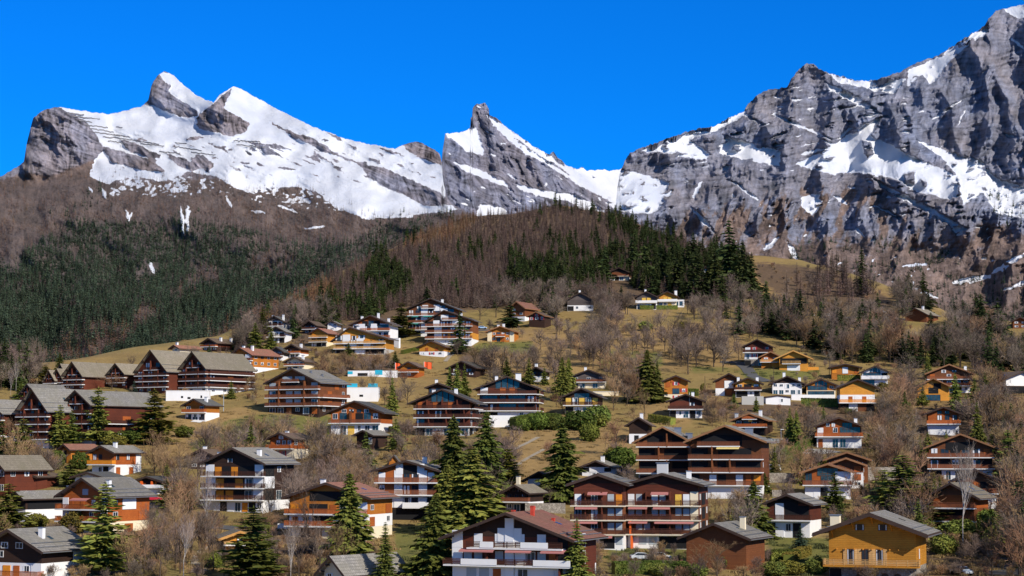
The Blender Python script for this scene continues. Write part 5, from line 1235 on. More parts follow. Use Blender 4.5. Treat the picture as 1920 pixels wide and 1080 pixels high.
    H('big brown shaded chalet', 'big dark brown shaded chalet with pinkish roof behind the white birch', CH, 1746, 1858, 900, 842, 815, 12, 15, ['W|kDkk.', 'B|dkwkdk|b', 'B|wdkddO|b'], 'B|kk', 'pink', oh=1.5, fascia='fascia_light')
    H('right brown chalet', 'dark chalet with white corner wall right of the birch', CH, 1796, 1866, 952, 906, 882, 12, 12, ['W|kkPO.', 'B|kkOk.|b'], 'B|', 'brown', oh=1.5)
    H('grey roofed shaded chalet', 'red-brown chalet with broad grey roof shaded behind the birch', CH, 1752, 1822, 1002, 937, 908, 30, 10, ['S|kOk.', 'B|O.kO|b', 'R|O.OO|b'], 'B|', 'tan', oh=1.6)
    # red roofed pair
    H('back red roofed house', 'back house of the red roofed group', 'house', 1552, 1626, 905, 864, 849, 10, 9, ['B|www', 'B|www', 'B|...'], 'B|', 'red', oh=1.0, fascia='fascia_light')
    H('middle red roofed house', 'middle house of the red roofed group, white wall at right', 'house', 1556, 1618, 916, 874, 860, 10, 6, ['W|www', 'W|..O', 'B|w.O'], 'B|', 'red', oh=1.0, fascia='fascia_light')
    H('front red roofed house', 'front house of the red roofed group, white piers and glazed gable', 'house', 1511, 1594, 936, 888, 871, 10, 10, ['W|.sk..P', 'R|g.ggPP|b'], 'R|gg', 'red', oh=1.3, fascia='fascia_light')
    H('white and black chalet', 'white chalet with dark gable recess, grey roof and white side wall', CH, 1441, 1516, 1008, 948, 929, 22, 10, ['W|kPwkP', 'M|.Pkkk|d'], 'D|kk', 'grey', oh=1.0)
    yy = ground_at(1633, 1075)[1]
    R, inf = H('honey chalet with arches', 'large honey yellow log chalet with stone arched ground floor and timber balcony', CH, 1561, 1712, 1100, 1006, 967, 20, 12, ['S|k.aaaa.', 'Y|.QQQ..|h|0,1', 'Y|......'], 'Y|', 'grey', fhp=38, thick=.42, y=yy - 6, oh=2.3, ohf=2.5, bd=2.0, slab='wood_yellow', chim=[(-.72, .35, 1.9, 'plaster_cream', .8)], fascia='fascia_dark', side='./q./.', fine=True)
    for zz in (inf['fh'] * 1.0 + 2.75,):
        for i in range(9): MB().box(-inf['h'] * .82 + i * inf['h'] * .205 - .09, -inf['h'] * .82 + i * inf['h'] * .205 + .09, -.5, .0, zz - .11, zz + .11).build('beam_end', 'wood_amber', R)
    for sx in (-.28, .25): add_window(R, inf['h'] * sx - .75, inf['h'] * sx + .75, inf['zw'] + .0, inf['zw'] + 1.05, -.055, frame='frame_brown', mull=2)
    for sx in (-.9, -.42, .02, .46): 
        m = MB(); xx = inf['h'] * sx; zt = inf['Hr'] - abs(sx) * (inf['Hr'] - inf['zw']) - .3; m.beam((xx, -.06, zt - 1.1), (xx, -1.7, zt), .16, .2).beam((xx, 0, zt), (xx, -2.0, zt), .16, .2); m.build('bracket', 'wood_yellow', R)
    H('dark barn', 'windowless dark timber barn with grey roof and pale chimney', 'barn', 1290, 1396, 1066, 1012, 984, 24, 11, ['B|.......', 'B|.......'], 'B|', 'grey', oh=1.2, chim=[(.45, .55, 1.9, 'plaster_cream')], side='.../.', fascia='fascia_dark')
    # the two big centre blocks
    H('white apartments left wing', 'left wing of the white four storey apartments with black rails and pink awnings', AP, 1077, 1168, 1029, 912, 892, 10, 15, ['W|kkvkkv', 'B|vfDfvv|k', 'B|DfDfvv|k', 'M|sfDfvo|k'], 'D|', 'grey', fhp=26.5, slab='slab_cream', awn=[(1, .05, .5, 'awning_pink'), (2, .05, .5, 'awning_pink'), (3, .3, .7, 'awning_pink'), (0, .3, .8, 'awning_pink')], oh=1.3, thick=.3)
    H('white apartments right wing', 'right wing of the white four storey apartments with cream end wall and orange post', AP, 1178, 1308, 1029, 913, 891, 12, 17, ['W|xvvkkkk', 'B|xvvfkfvvc|k', 'B|vvfvvfvvc|k', 'M|svfsvfysc|k'], 'D|', 'grey', fhp=26.5, slab='slab_cream', awn=[(1, .03, .3, 'awning_pink'), (2, .03, .3, 'awning_pink'), (2, .38, .62, 'awning_pink'), (1, .4, .95, 'awning_pink'), (3, .35, .6, 'awning_pink')], oh=1.3, chim=[(-.05, .2, 1.9, 'plaster_grey', 1.0), (.5, .5)], side='c.c/wkw/wkw/wkw', smat='C')
    H('brown twin block left gable', 'left gable of the big brown twin apartment block above the white apartments', AP, 1199, 1290, 912, 832, 802, 12, 15, ['W|kk.kkk', 'B|kkkFkk|b', 'B|kkFkkk|b', 'B|.kkFkk|b'], 'D|', 'grey', fhp=24.5, oh=1.4, ohf=2, fascia='fascia_light', chim=[(.4, .3, 1.2, 'metal_grey', .8), (.75, .4, 1.2, 'metal_grey', .8)])
    H('brown twin block right gable', 'right gable of the big brown twin apartment block with a yellow awning', AP, 1298, 1426, 935, 831, 800, 14, 16, ['W|..PP.ss', 'B|k.sk.sOo|b', 'B|kkFkFkkk|b', 'B|kkFkkkk.|b', 'B|.kkkkk..|b|.1,.7'], 'D|', 'grey', fhp=24.3, oh=1.5, ohf=2, fascia='fascia_light', awn=[(3, .38, .7, 'awning_yellow')], chim=[(.5, .3, 1.2, 'metal_grey', .9)], side='P.b/b.b/b.b/...')
    H('sunken white garage house', 'small dark gabled white house between brown twin block and tall spruce', 'house', 1092, 1146, 894, 878, 865, 16, 9, ['W|.Dk.', 'W|kP.k'], 'D|', 'grey', chim=[(.2, .3)], oh=.8)
    H('half hidden white house', 'white house half hidden by the tall spruce, dark roof edge', 'house', 990, 1036, 935, 902, 886, 16, 8, ['W|.wPk', 'W|PPk.'], 'D|', 'roof_dark', oh=.9)
    H('stone cottage', 'small stone and wood cottage behind the white balconied chalet', 'cottage', 948, 990, 960, 927, 911, 22, 9, ['S|wDk', 'D|bbb|b'], 'D|bb', 'tan', oh=.9, chim=[(-.1, .2, 1.8, 'plaster_cream', .4)], side='P')
    H('garage under rusty bush', 'low garage with brown roof beside a rusty bush', 'garage', 1180, 1216, 832, 800, 784, 10, 9, ['W|PkGG', 'D|....'], 'D|', 'brown', oh=1.2, chim=[(.1, .4)])
    # white chalet at the bottom centre
    yy = ground_at(960, 1075)[1]
    R, inf = H('white balconied chalet', 'large white chalet with pink-brown roof and white panelled balconies, bottom centre', AP, 848, 1064, 1093, 1014, 965, 22, 13, ['W|.vvODD.sf', 'M|PvvfvvPDvOk', 'M|P.s.sPs.s.k'], 'D|..PP..', 'pink', fhp=32, y=yy - 8, oh=1.6, ohf=2.0, bd=1.7, chim=[(-.15, .45, .6, 'chimney_red', .28), (.16, .4, 1.4, 'chimney_red', .3), (.38, .62, .3, 'chimney_red', .25), (.66, .8, .6, 'chimney_red', .25), (-.03, .85, .5, 'chimney_red', .35)],
               awn=[(1, .1, .4, 'awning_pink'), (1, .5, .72, 'awning_pink'), (1, .8, 1, 'awning_pink')], side='.D./.D./.D.', fine=True)
    h, fh = inf['h'], inf['fh']
    for i, pat in ((1, 'dwwddww'), (2, 'dwddwwd')):
        z0 = i * fh; x0, x1 = -h - .9, h + .9 if i == 1 else h * .95
        if i == 2: x0 = -h * .68
        b = MB().box(x0, x1, -1.75, -.06, z0 - .16, z0 + .1).build('balcony', 'slab_white', R)
        n = len(pat)
        for q, rc in enumerate(pat):
            a = x0 + (x1 - x0) * q / n; c = x0 + (x1 - x0) * (q + 1) / n
            railing(b, a, c, -1.72 - (.05 if rc == 'w' else 0), z0 + .1, 'plaster_white' if rc == 'w' else 'rail_black', None, h=.95)
    MB().box(-.75, .75, -.32, -.06, 0, inf['Hr'] - .75).build('pillar', 'plaster_white', R)
    MB().box(h + .045, h + .11, 3.2, inf['L'] - .8, 0, inf['zw'] - .1).build('cladding', 'wood_maroon', R)
    # left and lower left
    H('white pillared chalet', 'brown chalet with white pillars and stacked balconies left of the tall spruces', AP, 708, 816, 975, 885, 866, 8, 14, ['D|kkkkkk', 'W|w.PddPk|w|.45,.9', 'R|w.PddPk|b', 'R|s.PddPs|b'], 'R|.PkkP', 'grey', fhp=23, oh=1.2, chim=[(.35, .5)])
    H('little orange dormer hut', 'tiny steep orange gabled hut behind the white pillared chalet', 'hut', 729, 748, 876, 870, 855, 6, 3, ['O|..'], 'O|', 'slate', oh=.3, ohf=.4)
    H('pinkish roofed orange chalet', 'orange chalet with pinkish roof and cream balcony base behind a tall spruce', CH, 540, 690, 1010, 936, 908, 20, 12, ['C|.kk....', 'W|Owkk.Pw|r', 'O|o.kkOwOP|r'], 'O|kk', 'pink', fhp=22.5, ax=.0, oh=1.2, chim=[(-.3, .3)], side='.../O.w/w.O')
    H('black and white apartments', 'four storey black and white apartment chalet with orange shutters and outside stair', AP, 382, 496, 960, 872, 842, 24, 13, ['W|.sksDokw', 'D|PookDP|k', 'D|PokoDP|k', 'D|PokokkP|k'], 'D|.b..', 'grey', fhp=22, oh=1.2, chim=[(.5, .25, 1.2), (-.55, .1, .8)], slab='slab_white', side='w./kD./P.k/kw.')
    H('hidden grey chalet', 'weathered dark chalet peeking behind the black and white apartments', CH, 356, 402, 880, 858, 844, 14, 9, ['D|www', 'G|.w.'], 'G|', 'brown', chim=[(-.1, .3, .8)])
    H('red shuttered chalet', 'small orange-brown chalet with red shutters beside a blue green fir', CH, 505, 549, 861, 825, 813, 26, 9, ['C|.rr.', 'R|Owww|r'], 'R|w', 'brown', oh=1.0, side='./w.w', chim=[(-.1, .4, .5)])
    H('dark roofed shed', 'dark shed with grey roof below the lower brown chalet', 'shed', 668, 700, 842, 818, 808, 26, 8, ['D|..w'], 'D|', 'grey', oh=.8)
    H('chalet with orange balcony', 'brown chalet with bright orange balcony and white basement on the left slope', CH, 170, 216, 895, 851, 837, 26, 11, ['W|.wk.', 'R|bb..|o'], 'R|', 'grey', oh=1.0, side='O.O./b.b.P', chim=[(.25, .3, 1.1)])
    H('small rust roofed cabin', 'small open orange cabin with rust roof among pines', 'cabin', 116, 134, 868, 845, 834, 34, 9, ['O|k.'], 'O|', 'pink', oh=1.0)
    H('far left brown block', 'dark red-brown house with pale grey roof at the left picture edge', 'house', -30, 12, 930, 884, 856, 30, 14, ['M|www', 'M|www'], 'M|', 'tan', side='.../www')
    H('brown outbuilding', 'low brown outbuilding behind bare bushes at the left', 'outbuilding', 40, 70, 918, 896, 889, 22, 9, ['M|.w'], 'M|', 'brown')
    H('low grey roofed house', 'low white and brown house with broad grey roof at the left', 'house', 22, 50, 978, 938, 923, 38, 14, ['W|..', 'D|kk'], 'D|', 'grey', side='.../kkkP', oh=1.0)
    H('black ridge roof', 'dark metal roofed house right behind the red chalet', 'house', 138, 196, 930, 897, 887, 20, 8, ['W|..', 'W|..'], 'W|', 'slate', oh=.8)
    H('orange carport', 'open carport with orange posts and flat dark roof', 'carport', 252, 304, 926, 905, 895, 12, 8, ['W|....', 'A|kxkxk|w'], 'A|kk', 'slate', oh=1.2)
    H('bright red chalet', 'bright red chalet with white pillars, long red balconies and an outside stair', CH, 112, 206, 1000, 934, 899, 28, 13, ['C|.k.ss', 'R|Pkw.w.P|r', 'R|PO.O.w.P|r'], 'R|.v.', 'grey', fhp=22, oh=1.3, bd=1.8, side='.O./w.O/bP.', chim=[(-.75, .1, 1.0), (.45, .25, 1.1)], awn=[(2, .3, .7, 'awning_pink')])
    yy = ground_at(30, 1075)[1]
    H('bottom left chalet', 'dark brown and white chalet with orange balcony cut by the bottom left corner', CH, -42, 84, 1108, 1036, 996, 26, 12, ['W|okkkP', 'W|oOoOwP|r', 'D|ww...'], 'D|ww', 'grey', y=yy - 6, oh=1.2, bd=1.6, side='.../w.P/..P', chim=[(.42, .3, 1.5)], fine=True)
    H('small yellow chalet', 'small honey yellow chalet half hidden by the big pine at the bottom', CH, 424, 474, 1036, 1012, 998, -14, 9, ['A|.k.', 'A|.b.|h'], 'A|', 'tan', fascia='fascia_honey', oh=1.4)
    yy = ground_at(650, 1078)[1]
    H('bottom grey roof', 'plain grey roof rising at the bottom edge among bare trees', 'house', 606, 650, 1125, 1082, 1046, 38, 14, ['C|w.', 'C|w.'], 'C|', 'grey', y=yy - 10, oh=1.0)

    # things around the houses
    def pole(name, label, cat, px, base, top, mat, lamp=False, r=.06):
        gx, gy, gz = ground_at(px, base); h = (base - top) * gy / F
        o = MB().cyl(0, 0, -.5, h, r, 8, r * .7).build(name, mat); o.location = (gx, gy, gz); o['label'] = label; o['category'] = cat
        if lamp: MB().box(-.12, .75, -.13, .13, h, h + .14).build('lamp_head', 'frame_white', o)
    pole('flagpole', 'white flagpole before the dark gabled chalet', 'flagpole', 1293, 784, 736, 'frame_white', r=.09)
    pole('street_lamp', 'street lamp beside the white van', 'street lamp', 1449, 868, 848, 'metal_grey', True)
    pole('street_lamp', 'tall street lamp by the hedge right of the brown twin block', 'street lamp', 1465, 858, 806, 'metal_grey', True, .1)
    pole('street_lamp', 'street lamp above the grey roof by the upper road', 'street lamp', 1714, 582, 565, 'metal_grey', True)
    pole('utility_pole', 'pole standing on the grass knoll', 'pole', 419, 772, 736, 'blind_grey', r=.12)
    pole('utility_pole', 'thin mast in front of the brown twin block', 'pole', 1259, 890, 818, 'metal_grey', r=.09)
    pole('utility_pole', 'thin pole on the meadow left of the brown barn chalet', 'pole', 1322, 745, 705, 'bark', r=.1)
    pole('utility_pole', 'wooden pole on the mound of the left slope', 'pole', 400, 835, 800, 'bark', r=.1)
    pole('utility_pole', 'thin pole below the honey yellow chalet', 'pole', 1451, 718, 688, 'bark', r=.1)
    # cars
    car('white delivery van parked beside the brown twin block', 1451, 886, -1.25, (.8, .8, .8), 'van')
    car('silver car behind the hedge, left of the two', 1203, 1051, .15, (.55, .58, .62), group='cars behind the hedge')
    car('silver car behind the hedge, right of the two', 1236, 1050, .15, (.55, .58, .62), group='cars behind the hedge')
    car('pale car parked in the shade at the bottom right', 1803, 1078, -1.1, (.6, .66, .72))
    car('white car on the upper road', 1653, 588, .1, (.85, .85, .85))
    car('white car far along the upper road, leftmost', 1523, 594, .1, (.8, .8, .8))
    car('pale car on the upper road behind brush', 1552, 594, .1, (.6, .65, .7))
    car('light blue car on the drive above the orange chalet', 904, 617, .1, (.35, .5, .7))
    car('dark blue car beside the round green tree', 1173, 890, .2, (.03, .06, .12))
    car('dark car by the brown and white chalet on the drive', 1413, 684, .3, (.1, .12, .14))
    car('red car parked right of the bright red chalet', 287, 940, .2, (.45, .02, .04))
    # hedges
    def hedge(label, pts, h, w, mat='hedge_leaf', seed=0):
        P = []
        for (a, b) in zip(pts[:-1], pts[1:]):
            n = max(2, int(math.hypot(a[0] - b[0], a[1] - b[1]) / 3))
            for i in range(n): P.append((a[0] + (b[0] - a[0]) * i / n, a[1] + (b[1] - a[1]) * i / n))
        P.append(pts[-1]); Q = [ground_at(*p) for p in P]; rng = np.random.RandomState(seed + 5)
        cs = []; box = MB(); prev = None
        for (x, y, z), (x2, y2, z2) in zip(Q[:-1], Q[1:]):
            L = math.dist((x, y), (x2, y2)); 
            n = int(L * (h * 2 + w) * 42) + 10; t = rng.rand(n); d = np.array([x2 - x, y2 - y]) / L; nn = np.array([-d[1], d[0]])
            face = rng.choice(3, n, p=[.3, .3, .4]); off = np.where(face == 0, -w / 2, np.where(face == 1, w / 2, rng.uniform(-w / 2, w / 2, n))); zz = np.where(face == 2, h, rng.uniform(0, h, n))
            off = off * rng.uniform(.85, 1.08, n); zz = zz * rng.uniform(.92, 1.06, n)
            cs.append(np.stack([x + d[0] * L * t + nn[0] * off, y + d[1] * L * t + nn[1] * off, z + (z2 - z) * t + zz], -1))
            box.beam((x, y, (z + h * .45)), (x2, y2, (z2 + h * .45)), w * .86, h * .95)
        c = np.concatenate(cs); n = len(c); u = unit(rng.normal(0, 1, (n, 3))) * rng.uniform(.1, .22, n)[:, None]; v = unit(np.cross(u, rng.normal(0, 1, (n, 3)))) * rng.uniform(.05, .11, n)[:, None]
        V, Fc = diamonds(c, u, v); o = bpy.data.objects.new('hedge', np_mesh('hedge', V, Fc, mat)); C.objects.link(o); o['label'] = label; o['category'] = 'hedge'
        b = box.build('hedge_core', 'needles', o)
    hedge('clipped green hedge in front of the two silver cars', [(1150, 1077), (1240, 1075), (1290, 1077)], 2.0, 1.6)
    hedge('dark clipped hedge under the glass front orange chalet', [(1502, 762), (1576, 763)], 2.6, 2.0, 'needles', 1)
    hedge('green hedge climbing the slope right of the brown twin block', [(1478, 870), (1500, 848), (1528, 826)], 2.6, 2.0, 'hedge_leaf', 2)
    hedge('clipped hedge right of the pink orange chalet', [(1281, 741), (1310, 742)], 2.2, 1.6, 'hedge_leaf', 3)
    hedge('hedge in front of the flat roofed bungalow', [(1570, 714), (1612, 714)], 2.0, 1.6, 'olive_leaf', 4)
    hedge('yellow green hedge below the black balcony block', [(717, 808), (762, 808)], 1.3, 1.2, 'olive_leaf', 5)
    hedge('dark hedge left of the honey chalet with arches', [(1440, 1052), (1490, 1050)], 1.8, 3.0, 'hedge_leaf', 6)
    hedge('low sunlit hedge behind the honey chalet with arches', [(1478, 1056), (1512, 1040)], 1.6, 2.0, 'olive_leaf', 7)
    hedge('hedge at the bottom between spruces', [(742, 1078), (820, 1078)], 1.7, 2.0, 'olive_leaf', 8)
    hedge('hedge below the upper grey and yellow chalets', [(1200, 580), (1270, 580)], 1.8, 2.0, 'needles', 9)
    hedge('thin hedge on the slope left of the amber top chalet', [(754, 664), (784, 657)], 1.4, 1.4, 'hedge_leaf', 10)
    hedge('bank of green shrubs below the white banded block', [(962, 806), (1010, 797), (1052, 800)], 3.6, 3.4, 'hedge_leaf', 11)
    hedge('bank of shrubs above the brown twin block', [(1219, 790), (1262, 797)], 2.2, 3.0, 'olive_leaf', 12)
    # fence
    gx, gy, gz = ground_at(1450, 832); s = gy / F; w = 54 * s; o = empty('wooden_fence', (gx, gy, gz), 0, 'pale wooden fence by the dark chalet with pale roof', 'fence')
    m = MB(); [m.box(-w / 2, w / 2, -.03, .03, z, z + .14) for z in (.4, .85, 1.25)]; m.build('rail', 'blind_grey', o)
    for i in range(10): MB().box(-w / 2 + i * w / 9 - .07, -w / 2 + i * w / 9 + .07, -.05, .05, -.4, 1.45).build('post', 'blind_grey', o)
    wall_obj('stone_wall', 'dry stone retaining wall under the white van', 'wall', 1440, 1490, 905, 887, 'stone', 0, 1.2)
    wall_obj('stone_wall', 'stone retaining wall right of the red roofed group', 'wall', 1628, 1680, 900, 876, 'stone', 0, 1.2)
    wall_obj('stone_wall', 'rough stone wall behind the white balconied chalet', 'wall', 985, 1060, 962, 944, 'stone', 0, 2)
    wall_obj('garden_wall', 'low white wall below the pinkish roofed orange chalet', 'wall', 520, 620, 992, 982, 'plaster_white', 8, .4)
    wall_obj('stone_wall', 'small cream block wall left of the white and black chalet', 'wall', 1448, 1466, 932, 919, 'stone', 0, 1.0)
    # roads
    def ribbon(name, pts, width, mat, lift=.12):
        P = []
        for (a, b) in zip(pts[:-1], pts[1:]):
            for i in range(10): P.append((a[0] + (b[0] - a[0]) * i / 10, a[1] + (b[1] - a[1]) * i / 10))
        P.append(pts[-1]); Q = np.array([ground_at(*p)[:2] for p in P]); 
        k = np.array([.25, .5, .25]); 
        for _ in range(4): Q[1:-1] = .25 * Q[:-2] + .5 * Q[1:-1] + .25 * Q[2:]
        d = np.gradient(Q, axis=0); d /= np.linalg.norm(d, axis=1)[:, None]; nn = np.stack([-d[:, 1], d[:, 0]], -1); V = []
        for q in np.linspace(-.5, .5, 7):
            p = Q + nn * q * width; V.append(np.stack([p[:, 0], p[:, 1], ground_z(p[:, 0], p[:, 1]) + lift], -1))
        V = np.stack(V, 1); n = len(Q); V = V.reshape(-1, 3); i = np.arange(n * 7).reshape(n, 7)
        Fc = np.stack([i[:-1, :-1], i[:-1, 1:], i[1:, 1:], i[1:, :-1]], -1).reshape(-1, 4)
        o = bpy.data.objects.new(name, np_mesh(name, V, Fc, mat)); C.objects.link(o); o['kind'] = 'structure'
    ribbon('road', [(1350, 679), (1385, 680), (1400, 690), (1410, 705), (1440, 716)], 4.5, 'asphalt')
    ribbon('road', [(1480, 596), (1560, 597), (1640, 594), (1700, 600)], 6, 'asphalt')
    ribbon('road', [(1500, 850), (1530, 845), (1560, 850)], 7, 'concrete')
    ribbon('road', [(1880, 1010), (1890, 1045), (1870, 1079)], 7, 'asphalt')
    ribbon('road', [(880, 620), (915, 619), (960, 622)], 4, 'asphalt')
    ribbon('road', [(365, 985), (420, 990), (520, 996)], 5, 'asphalt')
    ribbon('road', [(262, 955), (290, 945), (315, 950)], 7, 'asphalt')
    ribbon('path', [(372, 1075), (382, 1040), (400, 1025), (430, 1045)], 3.5, 'gravel_path')
    ribbon('path', [(835, 678), (843, 668), (850, 664)], 1.6, 'gravel_path')
    ribbon('path', [(900, 885), (950, 850), (1010, 820)], 1.4, 'gravel_path')
    ribbon('path', [(930, 900), (985, 862), (1040, 832)], 1.2, 'gravel_path')
    ribbon('path', [(366, 792), (380, 786), (395, 782)], 3.2, 'slab_white')
# ------------------------------------------------------------------ scatter of the vegetation
FARTREE = []
def inside_house(x, y, m=1.0):
    ok = np.zeros(len(x), bool)
    for H in HOUSES:
        c, s = math.cos(-H['t']), math.sin(-H['t']); dx, dy = x - H['x'], y - H['y']
        u = dx * c + dy * s; v = -dx * s + dy * c
        ok |= (np.abs(u) < H['W'] / 2 + m) & (v > -m - 2.0) & (v < H['L'] + m)
    return ok

def hides_house(px, row, y, hpx, wpx, frac=.25):
    """would a tree standing here cover the front of a house the photograph shows"""
    bad = np.zeros(len(px), bool)
    for H in HOUSES + WALLS_SEEN:
        w = (H['x1'] - H['x0'])
        ov = np.minimum(px + wpx / 2, H['x1']) - np.maximum(px - wpx / 2, H['x0']); vo = np.minimum(row, H['base']) - np.maximum(row - hpx, H['top'])
        bad |= (ov > np.minimum(w, wpx) * frac) & (vo > (H['base'] - H['top']) * .22) & (y < H['y'] + 1)
    return bad

def sample_region(polys, n, rng):
    m = raster(polys); ys, xs = np.nonzero(m > .5)
    k = rng.randint(0, len(xs), n); return xs[k] + RX0 + rng.rand(n), ys[k] + RY0 + rng.rand(n)

def surf_pos(surf, px, row):
    cols, ROW, X, Y, Z = surf
    ci = np.clip(((px - cols[0]) / (cols[1] - cols[0])).astype(int), 0, len(cols) - 1)
    out = np.zeros((len(px), 3)); nr = ROW.shape[0]
    top = ROW[-1, ci]; bot = ROW[0, ci]
    s = np.clip((bot - row) / (bot - top), 0, 1); ri = np.clip((s * (nr - 1)).astype(int), 0, nr - 1)
    ok = (row >= top) & (row <= bot)
    return np.stack([X[ri, ci], Y[ri, ci], Z[ri, ci]], -1), ok

def scatter_far(surf):
    rng = np.random.RandomState(5)
    sp = surf['L']
    # the wooded flank of the left massif
    dark = raster([[(-320, 520), (0, 460), (60, 440), (110, 390), (150, 350), (190, 345), (230, 390), (330, 395), (450, 430), (560, 460), (700, 430), (820, 400), (900, 440), (1000, 800), (-320, 800)]], 26)
    pale = raster([[(-100, 760), (0, 700), (120, 640), (250, 590), (300, 570), (310, 585), (240, 655), (140, 715), (80, 790)], [(150, 400), (330, 340), (700, 370), (700, 440), (560, 450), (380, 400), (200, 420)], [(0, 340), (180, 310), (150, 400), (40, 480), (-100, 520), (-200, 420)], [(560, 380), (690, 405), (720, 425), (640, 450), (560, 440)],
                   [(380, 625), (560, 545), (640, 500), (640, 560), (480, 650), (400, 680)], [(330, 520), (400, 500), (420, 530), (340, 560)], [(480, 470), (560, 480), (540, 520), (470, 510)]], 9)
    snow = blurimg(raster(L_SNOW), 2); rock = raster(L_ROCK, 2)
    bare = raster([[(30, 400), (90, 390), (75, 440), (20, 520), (0, 500)], [(250, 500), (300, 490), (300, 515), (260, 530)], line_poly(30, 520, 45, 480, 8), line_poly(85, 450, 90, 475, 7), [(95, 345), (140, 335), (150, 355), (110, 370)], line_poly(358, 450, 380, 400, 8), line_poly(240, 390, 262, 415, 10), [(40, 360), (90, 330), (110, 345), (60, 400)]], 4)
    px, row = sample_region([[(-320, 340), (0, 335), (60, 330), (180, 305), (420, 325), (560, 345), (690, 395), (900, 395), (1000, 470), (1000, 770), (-320, 770)]], 90000, rng)
    hid = np.interp(px, CX, CR) + 25 < row
    px, row = px[~hid], row[~hid]
    d = samp(dark, px, row); p = samp(pale, px, row); nn = noise2(px / 60 + row / 90, row / 26, 41) + .8 * noise2(px / 15, row / 10, 42) - .35 * sstep(520, 430, row)
    isdark = (d - .75 * p + .7 * nn + rng.normal(0, .24, len(px))) > .44
    sn = samp(snow, px, row); br = samp(bare, px, row); rk = samp(rock, px, row)
    dens = np.where(isdark, 1.0, .45 + .5 * sstep(340, 400, row)); dens = dens * (1 - .85 * (sn > .4)) * (1 - .85 * br) * (1 - rk)
    dens *= np.where(row < 420, np.clip(.7 + 1.1 * noise2(px / 30, row / 16, 44), .1, 1), 1) * np.where((row < 385) & isdark, .3, 1)
    keep = rng.rand(len(px)) < dens
    px, row, isdark, p = px[keep], row[keep], isdark[keep], p[keep]
    # a coarse occupancy keeps the trunks apart
    P, ok = surf_pos(sp, px, row); P, isdark, p, px, row = P[ok], isdark[ok], p[ok], px[ok], row[ok]
    key = (np.round(px / 3.8).astype(int) * 100000 + np.round(row / 2.9).astype(int)); _, ui = np.unique(key, return_index=True)
    P, isdark, p, px, row = P[ui], isdark[ui], p[ui], px[ui], row[ui]
    sc_ = rng.uniform(.5, 1.3, len(P)) * (.8 + .55 * sstep(400, 640, row)); warm = (p > .4) & (rng.rand(len(P)) < .55)
    mesh = [join_meshes('far_%d' % i, [b]) for i, (a, b, h, r) in enumerate(PROTO['spruce_far'] + PROTO['larch_far'] + PROTO['larch_farwarm'])]
    idx = np.where(isdark, rng.randint(0, 3, len(P)), np.where(warm, 6 + rng.randint(0, 2, len(P)), 3 + rng.randint(0, 3, len(P))))
    P[:, 2] -= .6; print('far trees', len(P))
    instancer('forest_left_flank', mesh, P, sc_, rng.uniform(0, 6.28, len(P)), idx, 'dense dark spruce and brown larch forest on the flank under the snowy massif', 'forest')
    # sparse trees on the lower right wall
    px, row = sample_region([[(1480, 455), (1700, 440), (1900, 520), (2150, 560), (2150, 650), (1500, 650)], [(1850, 360), (1960, 380), (1960, 430), (1860, 430)]], 7000, rng)
    P, ok = surf_pos(surf['R'], px, row); dn = rng.rand(len(px)) < np.clip(.25 + .9 * noise2(px / 40, row / 20, 47) + .55 * sstep(520, 600, row), 0, 1)
    ok &= dn; P = P[ok]; idx = np.where(rng.rand(len(P)) < .5, rng.randint(0, 3, len(P)), 3 + rng.randint(0, 3, len(P)))
    instancer('forest_right_foot', mesh, P, rng.uniform(.6, 1.2, len(P)) * .9, rng.uniform(0, 6.28, len(P)), idx, 'thin dark wood at the foot of the rocky wall', 'forest')

HILL = [[(380, 690), (430, 650), (480, 613), (560, 567), (640, 513), (720, 479), (800, 441), (870, 411), (960, 405), (1050, 389), (1150, 405), (1250, 447), (1340, 475), (1400, 484), (1418, 560), (1300, 565), (1180, 540), (1120, 556), (1040, 560), (960, 575), (900, 580), (760, 575), (690, 600), (610, 605), (520, 610), (470, 680)]]
def scatter_hill():
    rng = np.random.RandomState(8)
    px, row = sample_region(HILL, 16000, rng)
    key = (np.round(px / 8).astype(int) * 100000 + np.round(row / 3.2).astype(int)); _, ui = np.unique(key, return_index=True); px, row = px[ui], row[ui]
    x, y, z = ground_many(px, row); ok = np.isfinite(y); px, row, x, y, z = px[ok], row[ok], x[ok], y[ok], z[ok]
    ok = y < np.interp(px, CX, CY) + 45; px, row, x, y, z = px[ok], row[ok], x[ok], y[ok], z[ok]
    ok = ~inside_house(x, y, 2) & ~hides_house(px, row, y, 26, 12, .2); px, row, x, y, z = px[ok], row[ok], x[ok], y[ok], z[ok]
    warm = samp(raster([[(740, 430), (870, 395), (900, 410), (860, 450), (760, 470)], [(470, 620), (520, 560), (620, 540), (640, 600)]], 10), px, row)
    drk = samp(raster([[(1170, 400), (1420, 470), (1425, 560), (1190, 545), (1160, 480)], [(1040, 385), (1180, 400), (1180, 440), (1060, 410)], [(960, 500), (1180, 470), (1180, 545), (960, 560)], [(560, 590), (700, 560), (760, 575), (700, 610)], [(850, 385), (900, 390), (880, 430), (845, 420)], [(700, 520), (760, 500), (760, 570), (700, 570)]], 12), px, row)
    nn = noise2(px / 60, row / 35, 51) + .7 * noise2(px / 18, row / 14, 52)
    dk = (drk * .36 + .5 * nn - .25 * (px < 1140) * (row < 455) + .2 * sstep(440, 540, row) * drk + rng.normal(0, .2, len(px))) > .43
    alone = (row < 402 + 60 * sstep(1150, 1400, px)) & (rng.rand(len(px)) < .12); dk |= alone
    P = np.stack([x, y, z - .2], -1); wm = warm > .35
    hpx = np.where(dk, rng.uniform(18, 44, len(px)), rng.uniform(18, 32, len(px))) * (.82 + .4 * sstep(400, 600, row)); hm = hpx * y / F
    near = np.argsort(y)
    return px, row, P, dk, wm, hm, hpx

